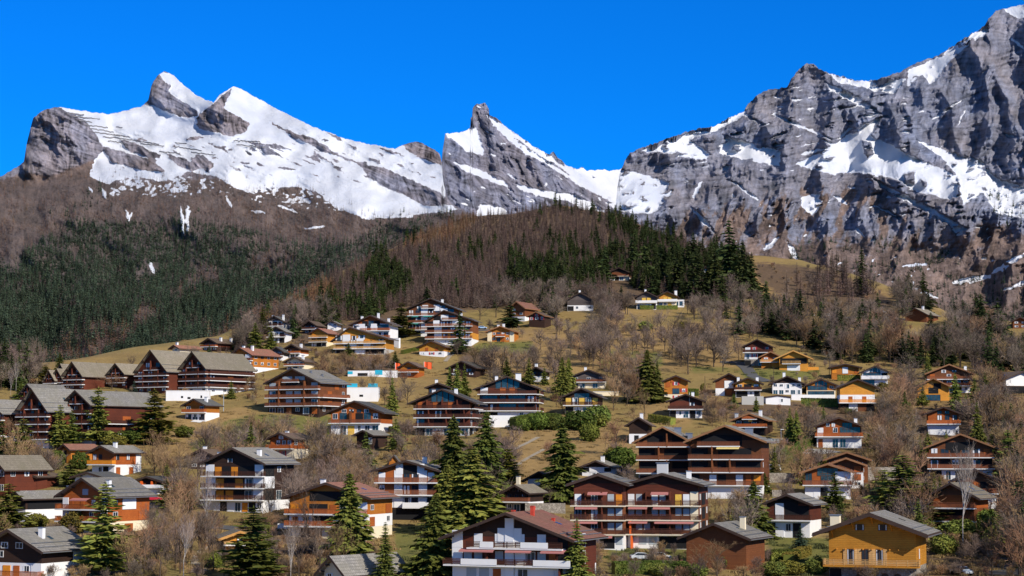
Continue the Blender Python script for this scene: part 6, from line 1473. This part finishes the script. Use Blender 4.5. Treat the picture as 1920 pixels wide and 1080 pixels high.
ZONES = [
 ([(1960, 640), (2250, 660), (2300, 1090), (1960, 1090)], 420, {'bare_mid': .5, 'bare_midbrown': .32, 'spruce_hill': .18}, (7, 12)),
 ([(-300, 700), (-40, 700), (-40, 1090), (-300, 1090)], 300, {'bare_mid': .5, 'bare_midbrown': .3, 'spruce_hill': .2}, (7, 12)),
 ([(430, 700), (760, 700), (1100, 690), (1250, 740), (1700, 700), (1920, 740), (1920, 1080), (1440, 1080), (1000, 940), (560, 1080), (0, 1080), (0, 840), (300, 860), (380, 830), (620, 810), (500, 780)], 1050, {'bare_mid': .42, 'bare_midbrown': .44, 'spruce_mid': .14}, (3.5, 9)),
 ([(380, 840), (560, 830), (760, 820), (900, 860), (760, 1000), (520, 1000), (330, 960)], 260, {'bare_mid': .6, 'bare_midbrown': .4}, (5, 10)),
 ([(1480, 780), (1920, 760), (1920, 1080), (1560, 1000), (1440, 900)], 330, {'bare_mid': .45, 'bare_midbrown': .33, 'spruce_mid': .22}, (5, 11)),
 ([(880, 620), (1440, 610), (1400, 690), (1000, 700)], 90, {'bare_mid': .9, 'bare_midbrown': .1}, (4, 9)),  # polygon, count, kinds and weights, height range in metres
 ([(1040, 560), (1190, 580), (1340, 590), (1400, 560), (1440, 600), (1420, 640), (1390, 640), (1380, 600), (1300, 605), (1200, 600), (1130, 600), (1100, 640), (1060, 600)], 95, {'bare_mid': .9, 'spruce_hill': .1}, (6, 11)),
 ([(1100, 580), (1160, 590), (1170, 690), (1110, 690), (1060, 620)], 40, {'bare_mid': 1}, (7, 12)),
 ([(1250, 620), (1350, 620), (1360, 700), (1290, 705), (1260, 700)], 22, {'bare_mid': 1}, (8, 14)),
 ([(1400, 580), (1540, 600), (1700, 604), (1930, 620), (1930, 720), (1840, 700), (1700, 690), (1640, 684), (1560, 680), (1530, 660), (1440, 630), (1400, 620)], 340, {'bare_mid': .5, 'bare_midbrown': .2, 'spruce_hill': .3}, (8, 16)),
 ([(1500, 530), (1640, 560), (1740, 590), (1600, 590), (1440, 585)], 16, {'larch': .8, 'bare_mid': .2}, (9, 16)),
 ([(1520, 500), (1620, 530), (1640, 560), (1530, 560)], 34, {'larch': 1}, (13, 20)),
 ([(1660, 550), (1720, 575), (1760, 600), (1700, 600)], 24, {'bare_mid': .6, 'spruce_hill': .4}, (10, 17)),
 ([(1640, 745), (1700, 745), (1740, 760), (1730, 800), (1660, 800), (1620, 770)], 60, {'bare_midbrown': .7, 'bare_mid': .3}, (7, 12)),
 ([(1830, 740), (1930, 740), (1930, 1090), (1860, 1090), (1890, 960), (1880, 850), (1810, 790)], 170, {'bare_midbrown': .5, 'bare_mid': .36, 'spruce_hill': .14}, (8, 13)),
 ([(1620, 850), (1700, 860), (1680, 960), (1560, 960), (1530, 960), (1600, 930)], 60, {'bare_midbrown': .7, 'bare_mid': .3}, (5, 9)),
 ([(280, 880), (380, 900), (380, 960), (340, 1000), (290, 960)], 30, {'bare_mid': .7, 'bare_midbrown': .3}, (7, 11)),
 ([(210, 1000), (400, 1010), (410, 1085), (200, 1085)], 40, {'bare_hi': .6, 'bare_brown': .4}, (6, 9)),
 ([(500, 1010), (640, 1020), (600, 1085), (500, 1085)], 30, {'bare_hi': .6, 'bare_brown': .4}, (7, 11)),
 ([(560, 850), (660, 840), (650, 900), (580, 905)], 30, {'bare_mid': .8, 'bare_midbrown': .2}, (7, 11)),
 ([(640, 750), (760, 720), (770, 760), (720, 770), (660, 760)], 30, {'bare_mid': .6, 'bare_midbrown': .4}, (6, 10)),
 ([(600, 680), (740, 672), (735, 700), (600, 710)], 70, {'bare_midbrown': .8, 'bare_mid': .2}, (3, 6)),
 ([(860, 690), (1060, 700), (1040, 730), (880, 730)], 34, {'bare_mid': .8, 'bare_midbrown': .2}, (6, 10)),
 ([(860, 640), (900, 650), (890, 680), (840, 670)], 16, {'bare_mid': 1}, (6, 10)),
 ([(900, 820), (960, 830), (960, 930), (920, 930)], 26, {'bare_mid': 1}, (6, 10)),
 ([(1130, 760), (1200, 760), (1230, 700), (1180, 690), (1140, 700)], 40, {'bare_midbrown': .6, 'bare_mid': .4}, (6, 10)),
 ([(1310, 775), (1370, 780), (1360, 800), (1250, 800)], 26, {'bare_midbrown': .6, 'bare_mid': .4}, (3, 6)),
 ([(1440, 775), (1560, 775), (1540, 800), (1470, 830)], 24, {'bare_mid': .6, 'bare_midbrown': .4}, (4, 7)),
 ([(60, 880), (160, 900), (100, 920), (40, 920)], 18, {'bare_midbrown': .5, 'bare_mid': .5}, (5, 9)),
 ([(-20, 650), (70, 690), (80, 735), (-20, 745)], 34, {'bare_mid': .7, 'spruce_hill': .3}, (8, 15)),
 ([(380, 665), (520, 625), (520, 600), (640, 600), (640, 615), (560, 640), (420, 672)], 90, {'bare_mid': .75, 'spruce_hill': .25}, (7, 13)),
 ([(480, 690), (500, 740), (460, 760), (440, 740)], 16, {'bare_midbrown': .6, 'bare_mid': .4}, (4, 7)),
 ([(900, 560), (1060, 560), (1100, 600), (1060, 620), (1040, 600), (960, 590)], 50, {'bare_mid': .7, 'spruce_hill': .3}, (7, 13)),
 ([(1330, 905), (1440, 930), (1420, 990), (1335, 990)], 34, {'bare_midbrown': .6, 'bare_mid': .4}, (6, 9)),
 ([(1270, 1060), (1400, 1070), (1400, 1085), (1280, 1085)], 12, {'bare_hi': 1}, (5, 8)),
 ([(170, 710), (250, 720), (250, 740), (170, 740)], 24, {'bare_midbrown': .8, 'bare_mid': .2}, (4, 7)),
]
CONIFERS = [('pine_hi', 183, 833, 108, 50), ('spruce_slim', 215, 820, 86, 26), ('pine_yellow', 288, 832, 104, 66), ('spruce_blue', 251, 776, 62, 30), ('pine_hi', 42, 880, 96, 58), ('spruce_slim', 16, 812, 64, 24),
 ('pine_hi', 112, 842, 84, 40), ('pine_hi', 134, 838, 68, 34), ('pine_hi', 4, 868, 80, 40), ('pine_yellow', 85, 722, 38, 24), ('spruce_mid', 112, 697, 38, 20), ('spruce_mid', 38, 748, 34, 24), ('spruce_slim', 433, 748, 36, 18), ('spruce_mid', 486, 840, 50, 26), ('spruce_blue', 480, 844, 34, 22),
 ('pine_hi', 196, 1078, 172, 100), ('pine_hi', 14, 1002, 96, 76), ('pine_hi', 132, 912, 52, 42), ('pine_hi', 474, 1092, 142, 108), ('spruce_hi', 655, 1052, 166, 88), ('spruce_mid', 686, 882, 74, 36), ('spruce_mid', 742, 846, 62, 34), ('spruce_slim', 722, 1090, 112, 40), ('spruce_hi', 816, 1078, 150, 86),
 ('spruce_hi', 850, 972, 192, 92), ('spruce_hi', 912, 948, 176, 84), ('spruce_hi', 886, 1000, 158, 128), ('spruce_hi', 838, 1000, 130, 80), ('pine_yellow', 952, 930, 90, 50), ('spruce_hi', 1055, 942, 158, 84), ('spruce_slim', 1082, 1090, 118, 50), ('spruce_hill', 862, 664, 80, 38), ('pine_hi', 752, 632, 66, 44), ('spruce_hill', 956, 614, 50, 42), ('spruce_hill', 800, 575, 40, 24),
 ('spruce_mid', 653, 674, 32, 28), ('spruce_mid', 478, 664, 60, 36), ('spruce_mid', 508, 664, 52, 30), ('spruce_mid', 492, 626, 52, 28), ('spruce_mid', 741, 690, 32, 24), ('spruce_mid', 950, 712, 44, 22), ('spruce_mid', 992, 720, 50, 22), ('spruce_mid', 1021, 722, 34, 18), ('spruce_hi', 1054, 752, 84, 34), ('spruce_hi', 1066, 740, 70, 28),
 ('spruce_mid', 843, 745, 58, 24), ('spruce_mid', 857, 747, 68, 26), ('spruce_mid', 871, 745, 64, 22), ('spruce_hi', 1214, 755, 100, 58), ('spruce_hill', 1386, 628, 66, 26), ('spruce_hill', 1437, 604, 80, 34), ('spruce_hill', 1447, 628, 50, 26), ('spruce_hill', 1501, 624, 86, 28), ('spruce_hill', 1556, 662, 62, 34), ('spruce_hill', 1526, 654, 58, 30), ('spruce_hill', 1480, 600, 44, 26),
 ('spruce_hill', 1368, 545, 136, 60), ('spruce_hill', 1392, 560, 110, 46), ('spruce_hill', 1340, 556, 90, 44), ('spruce_hill', 1410, 556, 84, 36), ('spruce_hill', 1300, 560, 88, 40), ('spruce_hill', 1270, 548, 84, 38), ('spruce_hill', 1240, 545, 90, 38), ('spruce_hill', 1210, 530, 86, 36), ('spruce_hill', 1320, 572, 70, 36), ('spruce_hill', 1355, 580, 70, 34), ('spruce_hill', 1290, 520, 70, 34), ('spruce_hill', 1135, 530, 70, 30), ('spruce_hill', 1088, 545, 60, 28), ('spruce_hill', 1050, 550, 64, 32), ('spruce_hill', 960, 545, 56, 28), ('spruce_hill', 1150, 500, 50, 26), ('spruce_hill', 1185, 510, 74, 30),
 ('spruce_hill', 1617, 552, 92, 26), ('spruce_hill', 1704, 570, 66, 22), ('spruce_hill', 1732, 580, 74, 34), ('spruce_hill', 1746, 645, 60, 30), ('spruce_hill', 1690, 676, 64, 46), ('spruce_hill', 1712, 690, 60, 36), ('spruce_hill', 1840, 632, 84, 44), ('spruce_hill', 1872, 640, 84, 40), ('spruce_hill', 1856, 660, 66, 50), ('spruce_hill', 1806, 610, 50, 26), ('spruce_hill', 1858, 716, 76, 28), ('spruce_hill', 1676, 660, 50, 36),
 ('spruce_mid', 1792, 772, 74, 28), ('spruce_mid', 1828, 770, 62, 30), ('spruce_mid', 1848, 768, 70, 30), ('spruce_mid', 1888, 772, 44, 26), ('pine_hi', 1892, 905, 100, 50), ('spruce_mid', 1740, 848, 38, 22), ('spruce_hi', 1414, 1010, 108, 66), ('spruce_hi', 1434, 930, 44, 28), ('spruce_blue', 1501, 1040, 54, 34), ('pine_hi', 1694, 990, 138, 120), ('pine_hi', 1738, 1000, 96, 90), ('pine_hi', 1650, 930, 50, 44), ('pine_hi', 1566, 962, 76, 42), ('pine_hi', 1660, 970, 90, 60), ('spruce_mid', 1730, 760, 40, 22), ('spruce_mid', 1740, 1010, 50, 40), ('pine_hi', 340, 960, 60, 60), ('pine_hi', 312, 948, 50, 44), ('spruce_mid', 1376, 765, 28, 18), ('spruce_mid', 1418, 772, 30, 14), ('pine_hi', 1360, 1066, 44, 30),
 ('spruce_hi', 1340, 545, 70, 44), ('spruce_hill', 1225, 560, 60, 34), ('spruce_hill', 1262, 500, 56, 30), ('spruce_hill', 1230, 480, 46, 26), ('spruce_hill', 1300, 490, 56, 30)]
BARES = [('birch', 1806, 1032, 215, 120), ('birch', 388, 1018, 150, 80), ('birch', 545, 1090, 130, 70), ('birch', 344, 1082, 120, 90), ('birch', 1556, 960, 70, 50), ('bare_hi', 1112, 692, 78, 52), ('bare_hi', 1146, 690, 84, 56), ('bare_hi', 1290, 702, 88, 74), ('bare_hi', 1240, 642, 72, 56), ('bare_hi', 1378, 660, 72, 50), ('bare_hi', 1226, 645, 60, 44),
 ('bare_hi', 1707, 735, 88, 84), ('bare_hi', 1555, 705, 56, 40), ('bare_hi', 1760, 680, 80, 90), ('bare_hi', 1800, 690, 70, 80), ('bare_hi', 1470, 990, 110, 66), ('birch', 30, 735, 66, 30), ('birch', 20, 740, 60, 24), ('bare_hi', 345, 700, 42, 34), ('bare_hi', 360, 690, 50, 40), ('bare_hi', 250, 705, 42, 34), ('bare_hi', 640, 880, 96, 70), ('bare_hi', 600, 870, 80, 60), ('bare_hi', 540, 1000, 130, 90), ('bare_hi', 505, 990, 120, 80), ('bare_hi', 575, 1010, 110, 80), ('bare_hi', 520, 950, 96, 60), ('bare_hi', 480, 930, 60, 40), ('bare_hi', 700, 1000, 120, 80),
 ('bare_brown', 940, 870, 60, 60), ('bare_hi', 960, 850, 56, 60), ('bare_hi', 925, 860, 70, 50), ('bare_brown', 1196, 812, 46, 70), ('bare_brown', 1340, 790, 56, 60), ('bare_hi', 1325, 778, 50, 50), ('bare_brown', 1150, 770, 70, 60), ('bare_hi', 1125, 690, 60, 50), ('bare_brown', 30, 900, 110, 90), ('bare_brown', 20, 870, 90, 70), ('bare_brown', 305, 905, 70, 66), ('bare_hi', 340, 935, 96, 70), ('bare_brown', 330, 990, 96, 80), ('bare_hi', 370, 930, 100, 60), ('bare_brown', 270, 1075, 96, 90), ('bare_brown', 240, 1085, 110, 80), ('bare_hi', 300, 1090, 100, 90), ('bare_brown', 380, 1090, 84, 70), ('bare_hi', 420, 1085, 84, 60), ('bare_hi', 600, 1085, 130, 100), ('bare_hi', 560, 1085, 130, 80), ('bare_brown', 630, 1085, 110, 80), ('bare_hi', 520, 1088, 100, 80),
 ('bare_brown', 1345, 1090, 80, 110), ('bare_hi', 1310, 1088, 60, 80), ('bare_brown', 1650, 850, 60, 70), ('bare_brown', 1680, 845, 64, 70), ('bare_brown', 1690, 790, 96, 80), ('bare_hi', 1660, 795, 80, 70), ('bare_brown', 1700, 820, 70, 70), ('bare_brown', 1600, 950, 70, 60), ('bare_brown', 1640, 940, 80, 60), ('bare_brown', 1900, 830, 96, 90), ('bare_brown', 1905, 960, 110, 90), ('bare_brown', 1900, 1050, 140, 100), ('bare_hi', 1915, 1085, 150, 90), ('bare_brown', 1880, 900, 70, 60), ('bare_hi', 1890, 790, 80, 70), ('bare_brown', 1340, 990, 70, 60), ('bare_hi', 1366, 985, 76, 60), ('bare_brown', 1425, 1008, 60, 50), ('bare_hi', 1060, 940, 40, 60), ('bare_hi', 1030, 948, 44, 60), ('bare_hi', 740, 960, 60, 50), ('bare_hi', 760, 745, 56, 50), ('bare_brown', 700, 750, 56, 40), ('bare_hi', 735, 752, 70, 44), ('bare_hi', 800, 1040, 50, 60), ('bare_brown', 1560, 830, 40, 40), ('bare_brown', 210, 730, 32, 80), ('bare_hi', 1000, 680, 40, 40), ('bare_hi', 1036, 690, 52, 36), ('bare_hi', 900, 600, 56, 60), ('bare_hi', 930, 595, 50, 60), ('bare_hi', 880, 700, 40, 40), ('bare_hi', 1860, 1080, 90, 70)]
BUSHES = [('bush_green', 1165, 878, 66, 44), ('bush_olive', 1152, 876, 50, 40), ('bush_green', 1105, 828, 44, 40), ('bush_green', 1085, 806, 70, 40), ('bush_needles', 1120, 800, 60, 44), ('bush_green', 1010, 806, 50, 36), ('bush_needles', 1040, 806, 46, 30), ('bush_green', 980, 808, 36, 26), ('bush_needles', 645, 895, 44, 34), ('bush_green', 82, 890, 28, 34), ('bush_green', 105, 880, 40, 40), ('bush_green', 150, 880, 40, 36), ('bush_olive', 68, 990, 50, 30), ('bush_olive', 140, 1000, 60, 44), ('bush_green', 1485, 828, 30, 20), ('bush_green', 1560, 818, 40, 24),
 ('bush_green', 400, 1066, 44, 34), ('bush_olive', 1540, 874, 40, 18), ('bush_green', 1525, 880, 34, 24), ('bush_needles', 1466, 864, 30, 36), ('bush_olive', 1640, 872, 50, 34), ('bush_green', 1600, 830, 30, 20), ('bush_green', 250, 832, 60, 30), ('bush_olive', 215, 838, 50, 26), ('bush_green', 345, 820, 40, 24), ('bush_needles', 1240, 1080, 50, 26), ('bush_green', 1270, 1080, 60, 28), ('bush_needles', 1300, 1082, 60, 26), ('bush_olive', 1480, 1078, 60, 30), ('bush_needles', 1450, 1080, 60, 30), ('bush_needles', 1530, 1076, 50, 34), ('bush_olive', 575, 820, 20, 14), ('bush_green', 560, 770, 22, 10), ('bush_needles', 1210, 620, 30, 20), ('bush_olive', 1282, 620, 26, 20), ('bush_olive', 1318, 735, 12, 18), ('bush_needles', 966, 614, 12, 12), ('bush_needles', 1800, 1010, 90, 40), ('bush_needles', 1850, 1000, 70, 50), ('bush_needles', 1770, 1040, 60, 40), ('bush_needles', 1870, 1030, 60, 50), ('bush_olive', 1655, 735, 30, 20), ('bush_green', 1720, 760, 26, 16), ('bush_needles', 1690, 770, 20, 14), ('bush_green', 1590, 776, 24, 12)]
BUSHN = {'bush_green': 'round green bush', 'bush_olive': 'olive green bush', 'bush_needles': 'dark evergreen bush'}

def plant():
    rr = random.Random(3)
    for q in CONIFERS: tree(q[0], q[1], q[2], q[3], q[4] * (1.45 if q[0] == 'spruce_hill' else 1.3), rng=rr)
    for q in BARES: tree(*q, rng=rr)
    for k, px, row, w, h in BUSHES:
        x, y, z = ground_at(px, row); s = y / F; me = rr.choice(PROTO[k]); o = bpy.data.objects.new('bush', me); C.objects.link(o); o.location = (x, y, z - .1); o.rotation_euler = (0, 0, rr.uniform(0, 6.28)); o.scale = (w * s / 2, w * s / 2, h * s / 1.7)
        rel, sh, d = near_phrase(px, row); t = '%s growing %s the %s' % (BUSHN[k], rel, sh); USED.setdefault(t, []).append((px, o)); o['label'] = t; o['category'] = 'bush'
    rng = np.random.RandomState(21)
    GR = {'bare_mid': ('grey leafless trees on the slopes', 'grey leafless tree among many alike on the slopes'), 'bare_midbrown': ('brown leafless trees on the slopes', 'brown leafless tree among many alike on the slopes'), 'spruce_hill': ('dark spruces scattered on the slopes', 'dark spruce among leafless trees on the slopes'),
          'larch': ('leafless larches of the slopes', 'bare larch with thin brown twigs on the slopes'), 'bare_hi': ('grey leafless trees near the bottom', 'grey leafless tree in the brush near the bottom'), 'bare_brown': ('brown leafless trees near the bottom', 'brown leafless tree in the brush near the bottom')}
    cand = {}
    for poly, n, kinds, (h0, h1) in ZONES:
        px, row = sample_region([poly], n, rng); x, y, z = ground_many(px, row); ok = np.isfinite(y); px, row, x, y, z = px[ok], row[ok], x[ok], y[ok], z[ok]
        ks = list(kinds); kk = rng.choice(len(ks), len(px), p=np.array([kinds[k] for k in ks]) / sum(kinds.values())); hm = rng.uniform(h0, h1, len(px)) * np.where(rng.rand(len(px)) < .35, 1.5, 1.15); hm = np.minimum(hm, np.where(rng.rand(len(px)) < .2, 16, 12.5)); hpx = hm * F / y
        ok = ~inside_house(x, y, .8) & ~hides_house(px, row, y, hpx, hpx * .6, .22)
        for i in np.nonzero(ok)[0]: 
            if n > 1000 and noise2(px[i] / 42, row[i] / 20, 81) < .10: continue
            cand.setdefault(ks[kk[i]], []).append((px[i], row[i], hpx[i], (x[i], y[i], z[i])))
    # the wooded hill
    px, row, P, dk, wm, hm, hpx = scatter_hill()
    for i in range(len(px)):
        k = 'spruce_hill' if dk[i] else ('larch_warm' if wm[i] else 'larch'); cand.setdefault(k, []).append((px[i], row[i], hpx[i], tuple(P[i])))
    GR['spruce_mid'] = ('small spruces among the chalets', 'small green spruce growing among the chalets')
    GR['larch_warm'] = ('rusty larches of the hill', 'rusty leafless larch on the wooded hill')
    rest = []
    order = ['spruce_mid', 'spruce_hill', 'larch', 'larch_warm', 'bare_mid', 'bare_midbrown']
    # the biggest of each kind are individuals, the rest one wood
    caps = {'spruce_hill': 140, 'spruce_mid': 60, 'larch': 260, 'larch_warm': 30, 'bare_mid': 140, 'bare_midbrown': 70, 'bare_hi': 99, 'bare_brown': 99}
    for k, L in cand.items():
        rest += [(k,) + q for q in L if not -40 < q[0] < 1960]; L[:] = [q for q in L if -40 < q[0] < 1960]
        L.sort(key=lambda q: -q[2]); cap = caps.get(k, 200)
        for q in L[:cap]: tree(k, q[0], q[1], q[2], None, pos=q[3], group=GR[k], rng=rr)
        rest += [(k,) + q for q in L[cap:]]
    kinds = []; meshes = []; first = {}
    for k in order:
        first[k] = len(meshes)
        for i, (a, b, h, r) in enumerate(PROTO[k]): meshes.append(join_meshes('wood_%s_%d' % (k, i), [b, a])); kinds.append((k, h))
    P = []; S = []; I = []
    for k, a, b, hp, pos in rest:
        if k not in first: continue
        j = first[k] + rr.randrange(len(PROTO[k])); P.append(pos); I.append(j); S.append(hp * pos[1] / F / kinds[j][1])
    # wood and scrub on the sides of the picture
    if P: instancer('forest_hill', meshes, np.array(P), np.array(S), rng.uniform(0, 6.28, len(P)), np.array(I), 'leafless larch and spruce wood on the hill behind the village', 'forest')
    # scrub, nobody could count it
    scr = [[(1400, 490), (1560, 505), (1700, 565), (1660, 590), (1480, 570), (1410, 540)], [(1310, 757), (1560, 757), (1640, 775), (1640, 792), (1480, 795), (1310, 800)], [(600, 670), (740, 670), (740, 700), (600, 710)], [(1600, 780), (1930, 740), (1930, 1090), (1600, 1090)],
           [(0, 980), (200, 1000), (500, 960), (700, 1000), (700, 1090), (0, 1090)], [(420, 690), (500, 680), (500, 760), (430, 770)], [(880, 730), (1060, 730), (1060, 750), (900, 800)], [(940, 600), (1100, 600), (1440, 600), (1430, 640), (1100, 640)], [(500, 620), (760, 640), (780, 700), (520, 700)], [(600, 830), (760, 840), (760, 900), (600, 900)], [(1440, 610), (1930, 620), (1930, 740), (1500, 700)], [(840, 700), (1080, 690), (1060, 730), (860, 730)],
           [(60, 700), (420, 700), (420, 760), (60, 760)], [(380, 965), (520, 965), (520, 990), (380, 980)], [(660, 780), (900, 780), (900, 860), (700, 870)], [(1430, 690), (1700, 700), (1700, 760), (1430, 745)], [(1040, 1000), (1440, 1000), (1440, 1090), (1100, 1090)], [(1130, 930), (1640, 900), (1600, 1000), (1300, 1010)]]
    px, row = sample_region(scr, 3200, rng); x, y, z = ground_many(px, row); dn = np.clip(.5 + 1.1 * noise2(px / 25, row / 12, 61), 0, 1)
    ok = np.isfinite(y) & (rng.rand(len(px)) < dn); ok[ok] &= ~inside_house(x[ok], y[ok], .5) & ~hides_house(px[ok], row[ok], y[ok], 16, 14, .3)
    P = np.stack([x, y, z - .1], -1)[ok]; ms = [join_meshes('scrub_%d' % i, [b, a]) for i, (a, b, h, r) in enumerate(PROTO['bush'] + PROTO['bush_brown'])]
    instancer('scrub', ms, P, rng.uniform(.45, 1.1, len(P)), rng.uniform(0, 6.28, len(P)), rng.randint(0, len(ms), len(P)), 'leafless brush covering the banks between the chalets', 'brush')
    # grass tufts over the meadows
    rngg = np.random.RandomState(77); n = 160; a = rngg.uniform(0, 6.28, n); rad = rngg.uniform(0, .9, n); c = np.stack([rad * np.cos(a), rad * np.sin(a), rngg.uniform(.05, .16, n)], -1); u = np.stack([rngg.normal(0, .06, n), rngg.normal(0, .06, n), rngg.uniform(.10, .28, n)], -1); v = unit(rngg.normal(0, 1, (n, 3)) * [1, 1, .1]) * .045
    V, Fc = diamonds(c, u, v); g1 = np_mesh('tuft_dry', V, Fc, 'grass_dry'); g2 = np_mesh('tuft_green', V, Fc, 'grass_green')
    px, row = sample_region([[(300, 600), (1440, 590), (1700, 700), (1900, 800), (1900, 1090), (0, 1090), (0, 850), (300, 780)]], 5000, rng); x, y, z = ground_many(px, row); ok = np.isfinite(y); ok[ok] &= ~inside_house(x[ok], y[ok], .2)
    gm = samp(raster(GREEN, 6), px, row)[ok]; P = np.stack([x, y, z - .05], -1)[ok]
    instancer('grass', [g1, g2], P, rng.uniform(.7, 1.7, len(P)), rng.uniform(0, 6.28, len(P)), (gm + rng.normal(0, .2, len(P)) > .5).astype(int), 'short dry grass tufts on the meadows', 'grass')

def snow_fences(surf):
    """rows of avalanche barriers on the snowfield"""
    sp = surf['L']; rr = random.Random(4)
    rows = [(128, 212, 160, 216), (140, 218, 190, 224), (150, 226, 175, 229), (160, 234, 205, 240), (170, 241, 215, 248), (178, 248, 235, 256), (195, 256, 250, 263), (215, 252, 245, 258), (250, 263, 300, 271), (265, 270, 310, 274), (220, 238, 232, 240), (300, 284, 340, 288), (330, 275, 380, 283), (440, 264, 490, 266), (445, 272, 500, 276), (360, 286, 405, 291), (205, 264, 240, 270), (330, 268, 352, 270)]
    for i, (a, b, c, d) in enumerate(rows):
        n = max(3, int((c - a) / 3)); px = np.linspace(a, c, n); row = np.linspace(b, d, n) + np.array([rr.uniform(-.5, .5) for _ in range(n)])
        P, ok = surf_pos(sp, px, row)
        m = MB()
        for j in range(n - 1):
            p, q = P[j], P[j + 1]
            m.quadpoly([(p[0], p[1] - 5, p[2] - 1), (q[0], q[1] - 5, q[2] - 1), (q[0], q[1] - 5.5, q[2] + .8), (p[0], p[1] - 5.5, p[2] + .8)])
            m.beam((p[0], p[1] - 5, p[2] - 1), (p[0], p[1] - 5, p[2] + 1.1), .3)
        if not m.v: continue
        o = m.build('snow_fence', 'fence_snow'); o['label'] = 'dark line of avalanche fence across the snowfield'; o['category'] = 'fence'; o['group'] = 'avalanche fences on the snowfield'

# ------------------------------------------------------------------ light, sky, camera
def light_and_camera():
    az, el = math.radians(40), math.radians(31)
    S = Vector((math.sin(az) * math.cos(el), -math.cos(az) * math.cos(el), math.sin(el)))
    l = bpy.data.lights.new('sun', 'SUN'); l.energy = 5.0; l.angle = math.radians(.5); l.color = (1, .92, .80)
    o = bpy.data.objects.new('sun', l); C.objects.link(o); o.rotation_euler = (-S).to_track_quat('-Z', 'Y').to_euler(); o.location = (300, -300, 400)
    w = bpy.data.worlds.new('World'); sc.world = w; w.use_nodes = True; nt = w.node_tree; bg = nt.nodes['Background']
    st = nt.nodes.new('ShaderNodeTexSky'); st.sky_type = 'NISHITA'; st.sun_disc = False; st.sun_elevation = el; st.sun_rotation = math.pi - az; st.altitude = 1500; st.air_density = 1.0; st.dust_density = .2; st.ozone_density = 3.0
    # deep blue tint low down; unseen zenith tinted warmer, brighter, as added fill light
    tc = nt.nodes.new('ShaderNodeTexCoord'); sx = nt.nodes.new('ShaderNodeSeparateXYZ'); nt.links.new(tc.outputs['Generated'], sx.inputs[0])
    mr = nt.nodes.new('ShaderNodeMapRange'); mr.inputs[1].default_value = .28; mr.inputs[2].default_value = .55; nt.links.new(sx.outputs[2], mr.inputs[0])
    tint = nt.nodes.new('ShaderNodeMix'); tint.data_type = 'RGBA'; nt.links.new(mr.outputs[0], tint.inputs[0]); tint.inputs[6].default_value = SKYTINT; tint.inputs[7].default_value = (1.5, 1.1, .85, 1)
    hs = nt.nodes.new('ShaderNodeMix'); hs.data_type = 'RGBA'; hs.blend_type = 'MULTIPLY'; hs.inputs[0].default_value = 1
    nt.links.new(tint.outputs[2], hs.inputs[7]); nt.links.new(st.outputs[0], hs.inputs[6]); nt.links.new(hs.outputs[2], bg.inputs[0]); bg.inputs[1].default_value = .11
    cd = bpy.data.cameras.new('camera'); co = bpy.data.objects.new('camera', cd); C.objects.link(co); sc.camera = co
    cd.sensor_width = 36; cd.lens = F / 1920 * 36; cd.clip_start = 1; cd.clip_end = 40000; co.location = (0, 0, 0); co.rotation_euler = (math.pi / 2 + PITCH, 0, 0)
    sc.view_settings.view_transform = 'Standard'; sc.view_settings.look = 'None'; sc.view_settings.exposure = 0
    sc.render.engine = 'CYCLES'; sc.cycles.max_bounces = 4; sc.cycles.diffuse_bounces = 2; sc.cycles.glossy_bounces = 2; sc.cycles.use_denoising = True; sc.cycles.denoiser = 'OPENIMAGEDENOISE'; sc.cycles.denoising_input_passes = 'RGB_ALBEDO_NORMAL'; sc.cycles.denoising_prefilter = 'ACCURATE'

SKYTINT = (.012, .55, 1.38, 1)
import time as _t
_t0 = _t.time()
build_materials()
plain('grass_dry', (.38, .26, .11), .95, .5, 2); plain('grass_green', (.13, .14, .045), .95, .4, 2); plain('fence_snow', (.26, .25, .26), .9, .3)
make_protos(); print('protos', _t.time() - _t0)
build_ground(); surf = build_mountains(); print('far', 0); print('land', _t.time() - _t0)
build_village(); print('village', _t.time() - _t0)
scatter_far(surf); snow_fences(surf); plant(); finish_labels(); print('plants', _t.time() - _t0)
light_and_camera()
